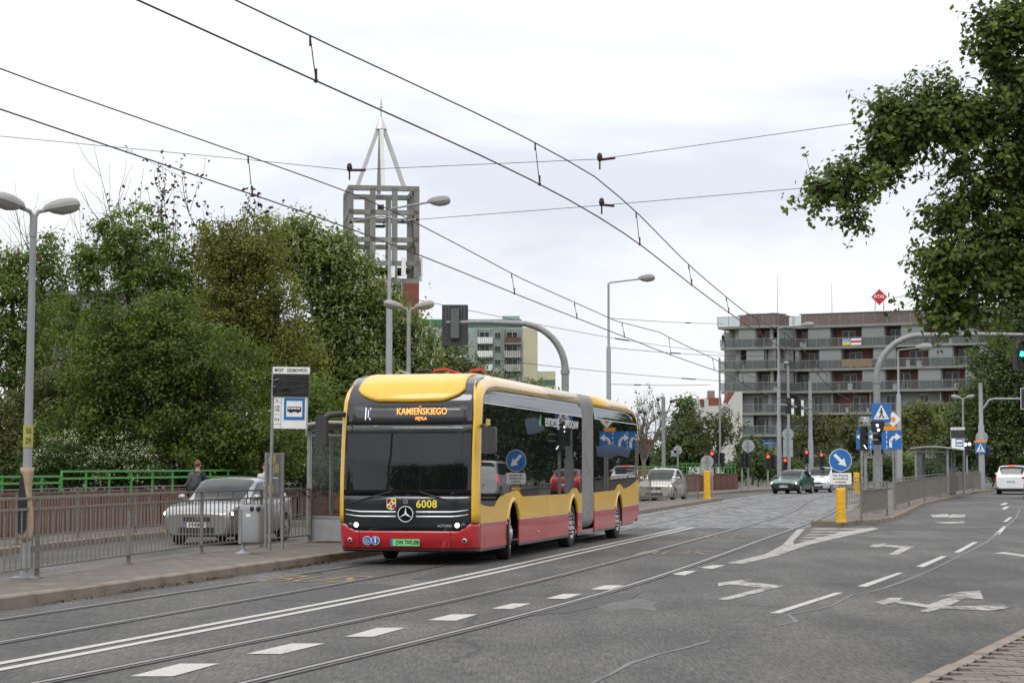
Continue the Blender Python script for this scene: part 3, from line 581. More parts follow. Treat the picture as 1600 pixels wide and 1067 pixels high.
for sg in (1, -1):
    sidepoly('side_panel', [(.27, .738)] + arc(AX[0], .738) + arc(AX[1], .738) + [(9.95, .738)] + [(s_, z - .006) for s_, z in LOWF[::-1]], M_by, sg)
    sidepoly('rear_side_panel', [(11.5, .738)] + arc(AX[2], .75) + [(17.95, .79), (17.95, 1.44)] + [(s_, z - .006) for s_, z in LOWR[::-1]], M_by, sg)
    for (a, b, za, zb, ab, bb) in ((.33, 2.95 - .515, .735, .735, .29, .29), (2.95 + .515, 8.92 - .515, .735, .735, .285, .285), (8.92 + .515, 9.95, .735, .735, .285, .285), (11.5, 14.86 - .515, .735, .74, .29, .3), (14.86 + .515, 17.97, .755, .785, .33, .5)):
        q = [(a, ab), (b if b < 17.9 else 17.1, bb if b < 17.9 else .34)] + ([(17.97, .5)] if b > 17.9 else []) + [(b, zb), (a, za)]
        sidepoly('skirt_panel', q, M_br, sg, 1.272)
        sidepoly('trim_strip', [(a + .02, za - .006), (b - .02, zb - .006), (b - .02, zb + .008), (a + .02, za + .008)], M_rim, sg, 1.277, .004)
        if sg == 1: sidepoly('skirt_edge', [(a, ab - .05), (min(b, 17.1), bb - .05 if b < 17.9 else .29), (min(b, 17.1), bb if b < 17.9 else .338), (a, ab - .002)], M_bk, sg, 1.262)
    # arch lips
    for cs in AX:
        b_ = MB(); o_ = [(s_, z) for s_, z in arc(cs, .74, 18)]; rr = []
        for (s_, z) in o_:
            d = Vector((s_ - cs, z - AZ0)); d.normalize(); rr.append([(sg * 1.276, s_, z), (sg * 1.298, s_ + d.x * .02, z + d.y * .02), (sg * 1.292, s_ + d.x * .055, z + d.y * .055), (sg * 1.276, s_ + d.x * .085, z + d.y * .085)])
        b_.grid(rr); part('arch_lip', b_, M_by, bus, 40)
    # side windows
    def pane(a, b, LOW, top, front=False, rear=False):
        ss = [s_ for s_ in sorted(set([a, b] + [q[0] for q in LOW if a < q[0] < b]))]
        poly = [(s_, interp(s_, LOW)) for s_ in ss] + ([(b, top(b)), (a, top(a))] if not front else [(b, top(b)), (.47, 2.848), (.36, 2.3), (.30, 1.6)])
        sidepoly('side_window', poly, M_bglass, sg, 1.2735 + random.uniform(-.0008, .0008), .02)
    cuts = [.27, 1.62, 3.55, 5.6, 7.7, 9.95]
    for i in range(5): pane(cuts[i] + .006, cuts[i + 1] - .006, LOWF, lambda s_: 2.848, front=(i == 0))
    cuts = [11.5, 13.1, 15.0, 17.1]
    for i in range(3): pane(cuts[i] + .006, cuts[i + 1] - .006, LOWR, lambda s_: 2.848)
    pane(17.106, 17.86, LOWR, lambda s_: interp(s_, [(17.1, 2.848), (17.86, 2.6)]))
    for lo, hi, tops in ((.50, 9.95, [(.5, 2.93), (.62, 3.0), (.85, 3.065), (1.2, 3.105), (1.7, 3.13), (2.4, 3.14), (9.95, 3.153)]), (11.5, 17.6, [(11.5, 3.153), (16.3, 3.145), (17.1, 3.11), (17.5, 3.02), (17.6, 2.93)])):
        ss = sorted(set([lo, hi] + [q[0] for q in tops] + lin(lo, hi, 14)))
        b_ = MB(); b_.grid([[(sg * 1.274, s_, 2.872), (sg * 1.252, s_, lerp(2.872, interp(s_, tops), .5)), (sg * 1.208, s_, interp(s_, tops))] for s_ in ss]); part('upper_panel', b_, M_bglass, bus, 30)
        sidepoly('chrome_strip', [(lo + .02, 2.851), (hi, 2.851), (hi, 2.87), (lo + .02, 2.87)], M_white, sg, 1.28, .02)
# panel seams on the visible side
for s_ in (.62, 3.72, 5.9, 12.1):
    sidepoly('panel_seam', [(s_, .30), (s_ + .008, .30), (s_ + .008, .73), (s_, .73)], M_bk, 1, 1.2732, .004)
for s_ in (3.6, 6.1): sidepoly('panel_seam', [(s_, .75), (s_ + .007, .75), (s_ + .007, 1.16), (s_, 1.16)], M_bk, 1, 1.276, .004)
for s_ in (2.38, 5.2, 8.28, 9.62, 11.95, 14.2):
    b_ = MB(); b_.ball((1.277, s_, .68 if s_ == 2.38 else .44), (.014, .045, .028)); part('side_marker', b_, M_amber, bus, 60)
# core, roof, rear
def core(name, y0, y1):
    b_ = MB(); b_.box((0, (y0 + y1) / 2, .72), (1.6, y1 - y0, .9)); b_.box((0, (y0 + y1) / 2, 2.13), (2.46, y1 - y0, 1.88)); b_.box((0, (y0 + y1) / 2, 3.16), (2.1, y1 - y0, .2)); part(name, b_, M_bk, bus)
core('body_shell', .62, 9.94); core('rear_body_shell', 11.51, 17.3)
b_ = MB(); b_.box((0, 6.5, 3.33), (2.06, 6.6, .12)); b_.box((0, 13.9, 3.33), (2.06, 4.6, .12)); part('roof_pod', b_, M_by, bus)
b_ = MB(); b_.box((0, 17.9, 1.1), (2.48, .14, 1.5)); part('rear_panel', b_, M_br, bus)
b_ = MB(); b_.box((0, 17.6, 2.4), (2.42, .6, 1.05)); part('rear_window_frame', b_, M_bk, bus)
# roof hoses
for x0, m_, pts in ((-.35, M_black, [(-.6, 2.6, 3.42), (-.5, 2.5, 3.54), (-.28, 2.45, 3.56), (-.1, 2.6, 3.44)]), (0, M_redl, [(-.25, 2.6, 3.42), (-.15, 2.5, 3.55), (.05, 2.5, 3.57), (.3, 2.6, 3.5), (.42, 2.6, 3.44)]),
                    (0, M_redl, [(.5, 2.6, 3.42), (.55, 2.5, 3.53), (.75, 2.5, 3.56), (.85, 2.6, 3.44)]), (0, M_gal, [(-1.0, 2.6, 3.42), (-.85, 2.55, 3.55), (-.7, 2.5, 3.5), (-.6, 2.5, 3.44)]), (0, M_gal, [(.95, 2.6, 3.42), (1.0, 2.55, 3.52), (1.06, 2.5, 3.55)])):
    b_ = MB(); b_.tube(pts, .025, 6, cap=True); part('roof_hose', b_, m_, bus, 60)
# bellows
b_ = MB(); rings = []; nf = 15
for i in range(nf):
    y = lerp(9.94, 11.52, i / (nf - 1)); d = 0 if i % 2 else .055; hw, zb, zt, rc = 1.262 - d, .36 + d, 3.40 - d, .22
    rings.append([(x, y, (zb + zt) / 2 + z) for x, z in rrect(2 * hw, zt - zb, rc, 5)])
n_ = len(rings[0]); b_.add([p for r in rings for p in r], [(i * n_ + k, i * n_ + (k + 1) % n_, (i + 1) * n_ + (k + 1) % n_, (i + 1) * n_ + k) for i in range(nf - 1) for k in range(n_)])
part('bellows', b_, M_bellow, bus)
# wheels
def wheel(parent, c, r, w, rimr, sg, steer=0.0, convex=True, tm=M_tyre, rm=M_rim, name='wheel', spokes=0):
    t = MB(); hw = w / 2
    t.lathe([(rimr * .98, -hw), (r * .9, -hw), (r * .975, -hw * .86), (r, -hw * .6), (r, hw * .6), (r * .975, hw * .86), (r * .9, hw), (rimr * 1.03, hw * .97), (rimr * .98, hw * .8), (rimr * .98, -hw * .8)], axis='X', n=32, cap=False)
    o = t.build(name, tm, parent, 40); o.location = c; o.rotation_euler = (0, 0, steer)
    q = MB(); e = sg * hw
    if convex: q.lathe([(rimr * .99, e * .78), (rimr * .97, e * 1.02), (rimr * .86, e * .98), (rimr * .8, e * .55), (rimr * .55, e * .8), (rimr * .5, e * 1.12), (rimr * .3, e * 1.2), (rimr * .28, e * 1.3), (0.001, e * 1.34)], axis='X', n=32)
    else: q.lathe([(rimr * .99, e * .78), (rimr * .97, e * .98), (rimr * .9, e * .92), (rimr * .82, e * .25), (rimr * .45, e * .05), (rimr * .4, e * .5), (.001, e * .55)], axis='X', n=32)
    rim = q.build('rim', rm, o, 40)
    if spokes:
        for k in range(spokes):
            a = 2 * math.pi * k / spokes; s2 = MB(); s2.bar((e * .9, 0, 0), (e * .86, rimr * .9 * math.cos(a), rimr * .9 * math.sin(a)), rimr * .24, .03); part('spoke', s2, rm, o)
    else:
        for k in range(10):
            a = 2 * math.pi * k / 10; s2 = MB(); p = Vector((e * .95, rimr * .66 * math.cos(a), rimr * .66 * math.sin(a))); s2.cyl(p - Vector((sg * .05, 0, 0)), p + Vector((sg * .02, 0, 0)), .022, n=6); part('wheel_nut', s2, M_black, o)
    return o
for i, s_ in enumerate(AX):
    for sg in (1, -1): wheel(bus, (sg * 1.10, s_ - (.12 if i == 0 else 0), .478), .478, .27, .30, sg, math.radians(11) if i == 0 else 0, i == 0)
# front details
def on_front(name, xz, m, parent=bus, off=.012, r=.012):
    b_ = MB(); b_.tube([fpt(x, z, off) for x, z in xz], r, 6); return part(name, b_, m, parent, 60)
for z0, z1 in ((.965, .935), (.885, .855)):
    for sg in (1, -1):
        b_ = MB(); b_.grid([[fpt(sg * x, z - h_, .014), fpt(sg * x, z, .02), fpt(sg * x, z + h_, .014)] for x, z, h_ in ((.185, z1, .017), (.4, z1, .017), (.8, z1 + .002, .015), (.95, lerp(z1, z0, .4), .011), (1.12, z0 + .01, .006))])
        o = part('grille_strip', b_, M_silver, bus, 60); s_ = o.modifiers.new('thickness', 'SOLIDIFY'); s_.thickness = .01
def star_badge(x, z, R, parent):
    o = link('star_badge', None, parent, fpt(x, z, .03)); o.empty_display_size = .05
    b_ = MB(); b_.lathe([(R - .1 * R, -.012), (R, -.012), (R, .012), (R - .1 * R, .012), (R - .1 * R, -.012)], axis='Y', n=36, cap=False); part('ring', b_, M_silver, o, 40)
    b_ = MB(); pts = []
    for k in range(6):
        a = math.pi / 2 + k * math.pi / 3; r_ = R * .93 if k % 2 == 0 else R * .15; pts.append((r_ * math.cos(a), r_ * math.sin(a)))
    n = len(pts); b_.add([(p[0], -.004, p[1]) for p in pts] + [(0, -.02, 0), (0, .01, 0)], [(i, (i + 1) % n, n) for i in range(n)] + [((i + 1) % n, i, n + 1) for i in range(n)]); part('star', b_, M_silver, o)
    b_ = MB(); disc(b_, (0, .013, 0), R, 28, .006); part('backing', b_, M_matt, o)
star_badge(0, .90, .142, bus); star_badge(0, 1.115, .036, bus)
def fl(x, z, off=.02): return fpt(x, z, off)
text('fleet_number', '6008', .185, M_ynum, bus, fl(.375, 1.07, .012), FACE, bold=.004, space=1.05)
text('model_badge', 'eCITARO', .062, M_rim, bus, fl(.70, .695, .012), FACE, bold=.001)
# coat of arms decal: quartered shield
sh = MB(); X0, Z0 = -.265, 1.075; c0 = fpt(X0, Z0, .016)
sh.prism([(-.085, .10), (.085, .10), (.085, -.05), (.06, -.085), (0, -.105), (-.06, -.085), (-.085, -.05)], c0, (1, 0, 0), (0, 0, 1), (0, .004, 0)); cr = part('coat_of_arms', sh, M_white, bus)
for (x, z, w, h, m_) in ((-.04, .05, .075, .085, M_br), (.04, .05, .075, .085, M_ynum), (-.04, -.04, .075, .075, M_ynum), (.04, -.04, .07, .07, M_br)):
    q = MB(); q.box(c0 + Vector((x, -.003, z)), (w, .004, h)); part('shield_field', q, m_, cr)
q = MB(); disc(q, c0 + Vector((0, -.008, .005)), .035, 14, .003); part('shield_disc', q, M_white, cr)
q = MB(); disc(q, c0 + Vector((0, -.011, .005)), .02, 12, .003); part('shield_head', q, M_letter, cr)
q = MB(); q.box(c0 + Vector((.045, -.006, .06)), (.03, .004, .04)); q.box(c0 + Vector((-.045, -.006, .055)), (.025, .004, .045)); q.box(c0 + Vector((-.04, -.006, -.045)), (.03, .004, .03)); part('shield_charge', q, M_letter, cr)
for sg in (1, -1):
    for x, z, r_, m_, nm in ((.92, .705, .036, M_white_lit, 'headlamp'), (1.03, .70, .045, M_lens_off, 'dipped_lamp'), (1.045, .44, .04, M_chrome, 'fog_lamp')):
        p = fpt(sg * x, z, .0); b_ = MB(); b_.lathe([(.001, -.03), (r_ * .7, -.026), (r_, -.012), (r_ * 1.25, .0), (r_ * 1.25, .03)], p, 'Y', 20); o = part(nm, b_, m_ if nm != 'fog_lamp' else M_rim, bus, 50)
        if nm == 'fog_lamp': b_ = MB(); disc(b_, p + Vector((0, -.034, 0)), .024, 16, .004); part('lens', b_, M_glass, o)
for k, x in enumerate((-.72, -.565)):
    b_ = MB(); disc(b_, fpt(x, .43, .022), .078, 24, .004); o = part('access_sticker', b_, M_white, bus); b_ = MB(); disc(b_, fpt(x, .43, .026), .069, 24, .004); part('sticker_disc', b_, M_blue, o)
    b_ = MB(); c0 = fpt(x, .43, .029)
    if k == 0: b_.bar(c0 + Vector((-.012, 0, .045)), c0 + Vector((-.008, 0, .0)), .014, .004); b_.bar(c0 + Vector((-.008, 0, 0)), c0 + Vector((.025, 0, 0)), .013, .004); b_.bar(c0 + Vector((.025, 0, 0)), c0 + Vector((.038, 0, -.035)), .013, .004); b_.tube([c0 + Vector((.028 * math.cos(a) - .006, 0, .028 * math.sin(a) - .016)) for a in lin(2.2, 6.0, 9)], .0055, 5)
    else: b_.box(c0 + Vector((0, 0, -.005)), (.022, .004, .07)); disc(b_, c0 + Vector((0, -.002, .042)), .014, 12, .004)
    part('pictogram', b_, M_white, o)
pl = MB(); pl.box(fpt(-.02, .40, .03), (.53, .012, .118)); pl = part('number_plate', pl, M_plateg, bus)
b_ = MB(); b_.box(fpt(-.262, .40, .037), (.044, .004, .114)); part('country_band', b_, M_blue, pl)
text('plate_characters', 'DW 7WU08', .105, M_letter, pl, fpt(.022, .40, .039), FACE, sx=.76, bold=.002)
rotw = (math.pi / 2 - .12, 0, 0)
text('destination_text', 'KAMIEŃSKIEGO', .165, M_led, disp, fl(.24, 2.70, .024), rotw, sx=.80, bold=.002)
text('destination_text', 'PĘTLA', .072, M_led, disp, fl(.235, 2.575, .022), rotw, sx=1.0, bold=.002)
b_ = MB()
for (x, z0, z1) in ((-.80, 2.56, 2.78), (-.75, 2.64, 2.69), (-.75, 2.60, 2.625), (-.715, 2.74, 2.77), (-.715, 2.56, 2.59), (-.75, 2.70, 2.73)): b_.bar(fl(x, z0, .014), fl(x, z1, .014), .014, .004)
part('route_symbol', b_, M_ledw, disp)
for a, b in (((-1.0, 1.10), (-.25, 1.30)), ((.9, 1.10), (.25, 1.29))): on_front('wiper', [(lerp(a[0], b[0], t), lerp(a[1], b[1], t)) for t in lin(0, 1, 5)], M_black, off=.03, r=.013)
b_ = MB(); b_.box(fl(-.55, 2.43, .004), (.12, .006, .05)); part('windscreen_sticker', b_, M_white, bus)
for x in (-.865, .80): on_front('bumper_seam', [(x, z) for z in lin(.29, .60, 6)], M_bk, off=.004, r=.005)
for z in (2.474,): on_front('header_seam', [(x, z) for x in lin(-1.16, 1.16, 16)], M_matt, off=.004, r=.006)
# mirrors
b_ = MB(); b_.prism(rrect(.2, .56, .07), (-1.53, -.16, 2.36), (1, 0, 0), (0, 0, 1), (0, .14, 0)); b_.tube([(-1.2, .3, 2.66), (-1.3, .05, 2.66), (-1.42, -.08, 2.64), (-1.53, -.09, 2.55), (-1.53, -.09, 2.4)], [.05, .055, .06, .07, .07], 8); part('mirror', b_, M_mirror, bus, 50)
b_ = MB(); b_.prism(rrect(.25, .47, .05), (1.50, -.04, 2.19), (1, 0, 0), (0, 0, 1), (0, .13, 0)); b_.tube([(1.25, .42, 2.45), (1.38, .2, 2.45), (1.47, .05, 2.38)], .035, 8); part('mirror', b_, M_mirror, bus, 50)
# side lettering
SIDE = (math.pi / 2, 0, math.pi / 2)
text('side_slogan', 'ELEKTRYZUJĘ', .235, M_white, bus, (1.278, 6.62, 2.64), SIDE, sx=1.02, bold=.003)
text('side_slogan', 'WROCŁAW', .235, M_white, bus, (1.278, 8.72, 2.65), SIDE, sx=1.22, bold=.003)
text('side_number', '6008', .16, M_ynum, bus, (1.278, .86, 2.52), SIDE, sx=1.0, bold=.003)
b_ = MB(); b_.prism([(5.25, 2.60), (5.42, 2.54), (5.5, 2.66), (5.45, 2.8), (5.38, 2.72)], (1.276, 0, 0), (0, 1, 0), (0, 0, 1), (.003, 0, 0)); part('leaf_decal', b_, mat('leaf decal green', (.06, .38, .08), .5), bus)
b_ = MB(); b_.prism([(3.9, 2.66), (5.1, 2.72), (5.9, 2.5), (5.3, 2.42), (4.2, 2.36)], (1.275, 0, 0), (0, 1, 0), (0, 0, 1), (.002, 0, 0)); part('window_decal', b_, mat('window decal blue', (.008, .03, .075), .15), bus)
b_ = MB(); b_.prism([(11.7, 2.22), (13.4, 2.3), (15.2, 2.26), (16.6, 2.2), (16.4, 1.98), (14.8, 2.04), (13.5, 1.96), (11.8, 2.0)], (1.2755, 0, 0), (0, 1, 0), (0, 0, 1), (.002, 0, 0)); part('window_decal', b_, MATS['window decal blue'], bus)
for z in lin(1.7, 2.5, 9):
    sidepoly('louvre_slat', [(17.3, z), (17.8, z), (17.8, z + .05), (17.3, z + .05)], M_mirror, 1, 1.283, .02)
# ================================================================ CARS
def catmull(P, n):
    out = []
    for i in range(len(P) - 1):
        p0, p1, p2, p3 = P[max(0, i - 1)], P[i], P[i + 1], P[min(len(P) - 1, i + 2)]
        for k in range(n):
            t = k / n; m1 = [(b - a) * .5 for a, b in zip(p0, p2)]; m2 = [(b - a) * .5 for a, b in zip(p1, p3)]
            # monotone-ish limiter
            o = []
            for a, b, u, v in zip(p1, p2, m1, m2):
                d = b - a; u = 0 if u * d <= 0 else (min(abs(u), 2 * abs(d)) * (1 if d > 0 else -1)); v = 0 if v * d <= 0 else (min(abs(v), 2 * abs(d)) * (1 if d > 0 else -1))
                o.append((2 * t ** 3 - 3 * t ** 2 + 1) * a + (t ** 3 - 2 * t ** 2 + t) * u + (-2 * t ** 3 + 3 * t ** 2) * b + (t ** 3 - t ** 2) * v)
            out.append(o)
    out.append(list(P[-1])); return out
M_cglass = mat('car glass', (.012, .016, .016), .03, 0, .1, 2, spec=.42)
M_lampc = mat('clear lamp lens', (.16, .16, .165), .08, .3, .1, 8)
M_tail = mat('tail lamp red', (.35, .012, .01), .2)
M_trim = mat('black car trim', (.014, .014, .015), .55, 0, .15, 8)
M_alloy = mat('alloy wheel', (.42, .42, .43), .35, .6, .1, 9)
def car(name, label, cat, paint, loc, rz, st, Wd, axles, wr, cowl, rf, rr, tailg, bpil, cpil, lights=True, plate='', grille='wide', brake=False, bumper=None, spokes=5, rplate=False):
    # st: stations (y, z_bottom, z_belt, z_top, half width body factor, half width roof factor); y from the nose backwards
    t = thing(name, label, cat, loc, rz); hw = Wd / 2
    def ring(s):
        y, zb, zs, zt, fb, ft = s; b = hw * fb; g = hw * ft; up = max(0, zt - zs); k = min(1, up / .3)
        h = [(0, zb), (b * .80, zb), (b * .93, zb + .05), (b * .985, zb + .18), (b, lerp(zb, zs, .52)), (b * .985, lerp(zb, zs, .8)), (b * .955, zs), (lerp(b * .80, lerp(b * .95, g, .55), k), lerp(zs + .012, zs + up * .5, k)), (lerp(b * .66, g, k), lerp(zs + .022, zt - .055, k)), (lerp(b * .45, g * .80, k), lerp(zs + .03, zt - .012, k)), (0, lerp(zs + .035, zt + .012, k))]
        return [(x, y, z) for x, z in h]
    D = catmull(st, 6); rings = [ring(s) for s in D]; ny = len(rings); nh = 11
    b_ = MB(); rr_ = []
    for r in rings: rr_.append([Vector(p) for p in r] + [Vector((-p[0], p[1], p[2])) for p in r[-2::-1]])
    b_.grid(rr_)
    for e, r in ((0, rr_[0]), (-1, rr_[-1])): b_.add([r[i] for i in range(len(r))], [tuple(range(len(r) - 1, -1, -1)) if e == 0 else tuple(range(len(r)))])
    me = b_.mesh('body', paint if not bumper else [paint, bumper], 38)
    body = link('body', me, t)
    # wheel arches cut out of the body
    cut = MB()
    for ya in axles:
        for sg in (1, -1): cut.cyl((sg * (hw - .24), ya, wr), (sg * (hw + .2), ya, wr), wr + .055, n=26)
    cu = cut.build('cutter', M_trim); cu.parent = t
    mo = body.modifiers.new('arches', 'BOOLEAN'); mo.object = cu; mo.operation = 'DIFFERENCE'; mo.solver = 'EXACT'
    dg = bpy.context.evaluated_depsgraph_get(); nm = bpy.data.meshes.new_from_object(body.evaluated_get(dg)); body.modifiers.clear(); body.data = nm
    nm.materials.clear(); nm.materials.append(paint)
    nm.polygons.foreach_set('use_smooth', [True] * len(nm.polygons)); nm.set_sharp_from_angle(angle=math.radians(38)); bpy.data.objects.remove(cu)
    if bumper:
        nm.materials.append(bumper)
        for p in nm.polygons:
            if p.center.z < bumper_z(st, p.center.y): p.material_index = 1
    well = MB(); well.box((0, (axles[0] + axles[1]) / 2, .42), (Wd - .52, axles[1] - axles[0] + 2 * wr, .5)); part('underbody', well, M_trim, t)
    for ya in axles:
        for sg in (1, -1): wheel(t, (sg * (hw - .115), ya, wr), wr, .195, wr * .68, sg, 0, False, rm=M_alloy, spokes=spokes)
    def P(y, k):    # point k on the ring at y (k may be fractional)
        yi = min(range(ny - 1), key=lambda i: 0 if D[i][0] <= y <= D[i + 1][0] else 1 + abs(D[i][0] - y)); f_ = (y - D[yi][0]) / max(1e-6, D[yi + 1][0] - D[yi][0]); f_ = min(1, max(0, f_))
        def q(r): i = min(int(k), nh - 2); return Vector(r[i]).lerp(Vector(r[i + 1]), k - i)
        return q(rings[yi]).lerp(q(rings[yi + 1]), f_)
    def patch(nm_, ys_, klo, khi, m, off=.006, sgs=(1, -1), nk=5, full=False):
        out = []
        for sg in sgs:
            g = []
            for y in ys_:
                ks = lin(klo(y), khi(y), nk); row = [P(y, k) for k in ks]
                if full: row = row + [Vector((-p.x, p.y, p.z)) for p in row[-2::-1]]
                g.append(row)
            b2 = MB(); rows_ = []
            for i, row in enumerate(g):
                nr = []
                for j, p in enumerate(row):
                    du = g[min(i + 1, len(g) - 1)][j] - g[max(0, i - 1)][j]; dv = row[min(j + 1, len(row) - 1)] - row[max(0, j - 1)]; n_ = du.cross(dv)
                    if n_.length < 1e-9: n_ = Vector((0, 0, 1))
                    n_.normalize()
                    if n_.dot(p - Vector((0, p.y + (.8 if p.y < (cowl + rf) / 2 else 0), .5))) < 0: n_ = -n_
                    q = p + n_ * off; nr.append(Vector((q.x * sg, q.y, q.z)))
                rows_.append(nr)
            b2.grid(rows_); out.append(part(nm_, b2, m, t, 50))
        return out
    wy = lin(cowl + .06, rf - .03, 18); patch('windscreen', wy, lambda y: 8.12, lambda y: 10, M_cglass, .012, sgs=(1,), full=True, nk=9)
    wy = lin(rr + .04, tailg - .03, 14); patch('rear_window', wy, lambda y: 8.15, lambda y: 10, M_cglass, .012, sgs=(1,), full=True, nk=9)
    top = lambda y: interp(y, [(cowl + .2, 6.5), (rf, 7.75), (rr, 7.75), (cpil, 7.0)]); bot = lambda y: interp(y, [(cowl + .2, 6.15), (cpil - .1, 6.15), (cpil, 6.5)])
    patch('side_window', lin(cowl + .28, bpil - .035, 10), bot, top, M_cglass); patch('side_window', lin(bpil + .035, cpil, 9), bot, top, M_cglass)
    # door seams and handles
    for y in (bpil, cowl + .18, cpil - .05):
        patch('door_seam', [y - .005, y + .005], lambda q: 3.2, lambda q: 6.1, M_trim, .003)
    for y in (bpil - .16, bpil + .75):
        for sg in (1, -1): h_ = P(y, 5.3); b2 = MB(); b2.box((sg * (h_.x + .01), y, h_.z), (.03, .17, .03)); part('door_handle', b2, paint, t)
    for sg in (1, -1):
        m_ = P(cowl + .32, 6.3); b2 = MB(); b2.ball((sg * (m_.x + .11), m_.y, m_.z + .07), (.11, .07, .075)); b2.bar((sg * m_.x, m_.y, m_.z), (sg * (m_.x + .08), m_.y, m_.z + .04), .05); part('door_mirror', b2, paint, t, 60)
    # nose and tail
    zb, zs = st[0][1], st[1][2]; nose = st[0][0]
    for sg in (1, -1):
        pts = patch('headlamp', lin(st[0][0] + .06, st[2][0] + .16, 6), lambda y: interp(y, [(st[0][0], 4.6), (st[2][0] + .16, 5.5)]), lambda y: 6.15, M_lampc, .01, (sg,), 4)
        if lights:
            q = P(st[0][0] + .16, 5.2); b2 = MB(); b2.ball((sg * (q.x - .06), q.y - .05, q.z), (.075, .05, .06)); part('headlamp_bulb', b2, M_head_lit, pts[0], 60)
        tl = patch('tail_lamp', lin(st[-1][0] - .3, st[-1][0] - .05, 4), lambda y: 4.6, lambda y: 6.2, M_red_lit if brake else M_tail, .012, (sg,), 4)
    zf = lambda a: lerp(zb, st[0][2], a)
    b2 = MB(); b2.prism(rrect(hw * .78, .10, .03), (0, nose - .012, zf(.80)), (1, 0, 0), (0, 0, 1), (0, .05, 0)); part('grille', b2, M_trim, t)
    b2 = MB(); b2.prism(rrect(hw * 1.0, .13, .04), (0, nose - .012, zf(.22)), (1, 0, 0), (0, 0, 1), (0, .05, 0)); part('lower_intake', b2, M_trim, t)
    b2 = MB(); disc(b2, (0, nose - .03, zf(.82)), .05, 14, .012); part('badge', b2, M_chrome, t)
    for yy, sgn in ((nose - .03, -1), (st[-1][0] + .018, 1)):
        zc = zf(.5) if sgn < 0 else lerp(st[-1][1], st[-1][2], .62)
        b2 = MB(); b2.box((0, yy, zc), (.52, .012, .114)); p_ = part('number_plate', b2, M_white, t); b2 = MB(); b2.box((-.238 * -sgn, yy + sgn * .007, zc), (.044, .004, .112)); part('country_band', b2, M_blue, p_)
        if plate: text('plate_characters', plate, .10, M_letter, p_, (.02, yy + sgn * .009, zc), FACE if sgn < 0 else (math.pi / 2, 0, math.pi), sx=.92, bold=.002)
    if brake: b2 = MB(); b2.box((0, rr + .02, P(rr, 9.9).z + .012), (.4, .05, .03)); part('brake_lamp', b2, M_red_lit, t)
    return t
def bumper_z(st, y): return .52 if y < st[3][0] or y > st[-3][0] else .30
def paintm(n, c, metal=.5): return mat(n, c, .32, metal, .04, 3, coat=.8)
P_silver = paintm('silver car paint', (.27, .27, .265)); P_green = paintm('dark green car paint', (.012, .075, .05), .2); P_white = paintm('white car paint', (.72, .73, .74), 0); P_red = paintm('red car paint', (.42, .02, .02), .1); P_lblue = paintm('pale silver car paint', (.60, .63, .68), .4); P_beige = paintm('champagne silver car paint', (.50, .47, .42), .4)
HATCH = [(0, .24, .66, .66, .80, .6), (.05, .21, .73, .73, .91, .6), (.22, .2, .81, .81, .965, .6), (.6, .19, .89, .89, .995, .6), (1.02, .19, .94, .945, 1.0, 0.62), (1.45, .19, .965, 1.22, 1.0, 0.75), (1.95, .19, .98, 1.47, 1.0, 0.75), (2.5, .19, .99, 1.515, 1.0, 0.75), (3.1, .2, 1.0, 1.49, .995, 0.74), (3.6, .22, 1.01, 1.40, .975, 0.71), (3.98, .25, 1.02, 1.15, .93, 0.60), (4.15, .3, .98, .985, .87, 0.60), (4.22, .34, .86, .86, .78, 0.55)]
def scale_st(st, L=1, Hh=1): return [(a * L, b, c * Hh, d * Hh, e, f) for a, b, c, d, e, f in st]
def road_yaw(y, fn): return -math.atan2(fn(y + 1) - fn(y - 1), 2)
p = Vector((-7.05, 44.5, 0)); car('hatchback_car', 'silver hatchback with lit headlamps behind the platform railing', 'car', P_silver, p, math.radians(-13.5), HATCH, 1.76, (.86, 3.46), .31, 1.02, 1.95, 3.1, 4.0, 2.35, 3.55, plate='DW 8J077')
p = Vector((6.75, 94.5, rise(94.5))); car('hatchback_car', 'champagne silver hatchback partly hidden behind the rear of the bus', 'car', P_beige, p, math.radians(-17), scale_st(HATCH, .95, 1.03), 1.72, (.82, 3.28), .31, .97, 1.85, 2.95, 3.8, 2.23, 3.37, plate='DW 4L21')
SEDAN = [(0, .28, .58, .58, .72, 0.60), (.07, .24, .64, .64, .88, 0.60), (.28, .22, .72, .72, .95, 0.60), (.75, .2, .80, .80, .99, 0.60), (1.15, .2, .87, .875, 1.0, 0.62), (1.6, .2, .90, 1.14, 1.0, 0.75), (2.05, .2, .91, 1.37, 1.0, 0.75), (2.6, .2, .92, 1.41, 1.0, 0.75), (3.1, .21, .93, 1.385, .995, 0.74), (3.55, .22, .94, 1.16, .98, 0.69), (3.75, .24, .94, .99, .965, 0.60), (4.0, .28, .90, .90, .92, 0.60), (4.07, .33, .82, .82, .84, 0.55)]
car('sedan_car', 'dark green hatchback with lit headlamps crossing the junction', 'car', P_green, Vector((15.72, 115.3, rise(115))), math.radians(-24), SEDAN, 1.68, (.83, 3.35), .29, 1.15, 2.05, 3.1, 3.72, 2.5, 3.45, plate='DW 605CR', bumper=M_trim)
MICRO = [(0, .28, .62, .62, .74, 0.60), (.06, .24, .72, .72, .88, 0.60), (.2, .22, .84, .84, .96, 0.60), (.5, .2, .94, .94, 1.0, 0.62), (.75, .2, 1.0, 1.01, 1.0, 0.71), (1.1, .2, 1.02, 1.32, 1.0, 0.77), (1.5, .2, 1.03, 1.52, 1.0, 0.77), (2.1, .2, 1.04, 1.55, 1.0, 0.77), (2.7, .21, 1.05, 1.52, .995, 0.76), (3.1, .23, 1.05, 1.42, .97, 0.73), (3.35, .26, 1.04, 1.2, .94, 0.60), (3.45, .3, .95, .96, .88, 0.60), (3.5, .34, .86, .86, .8, 0.55)]
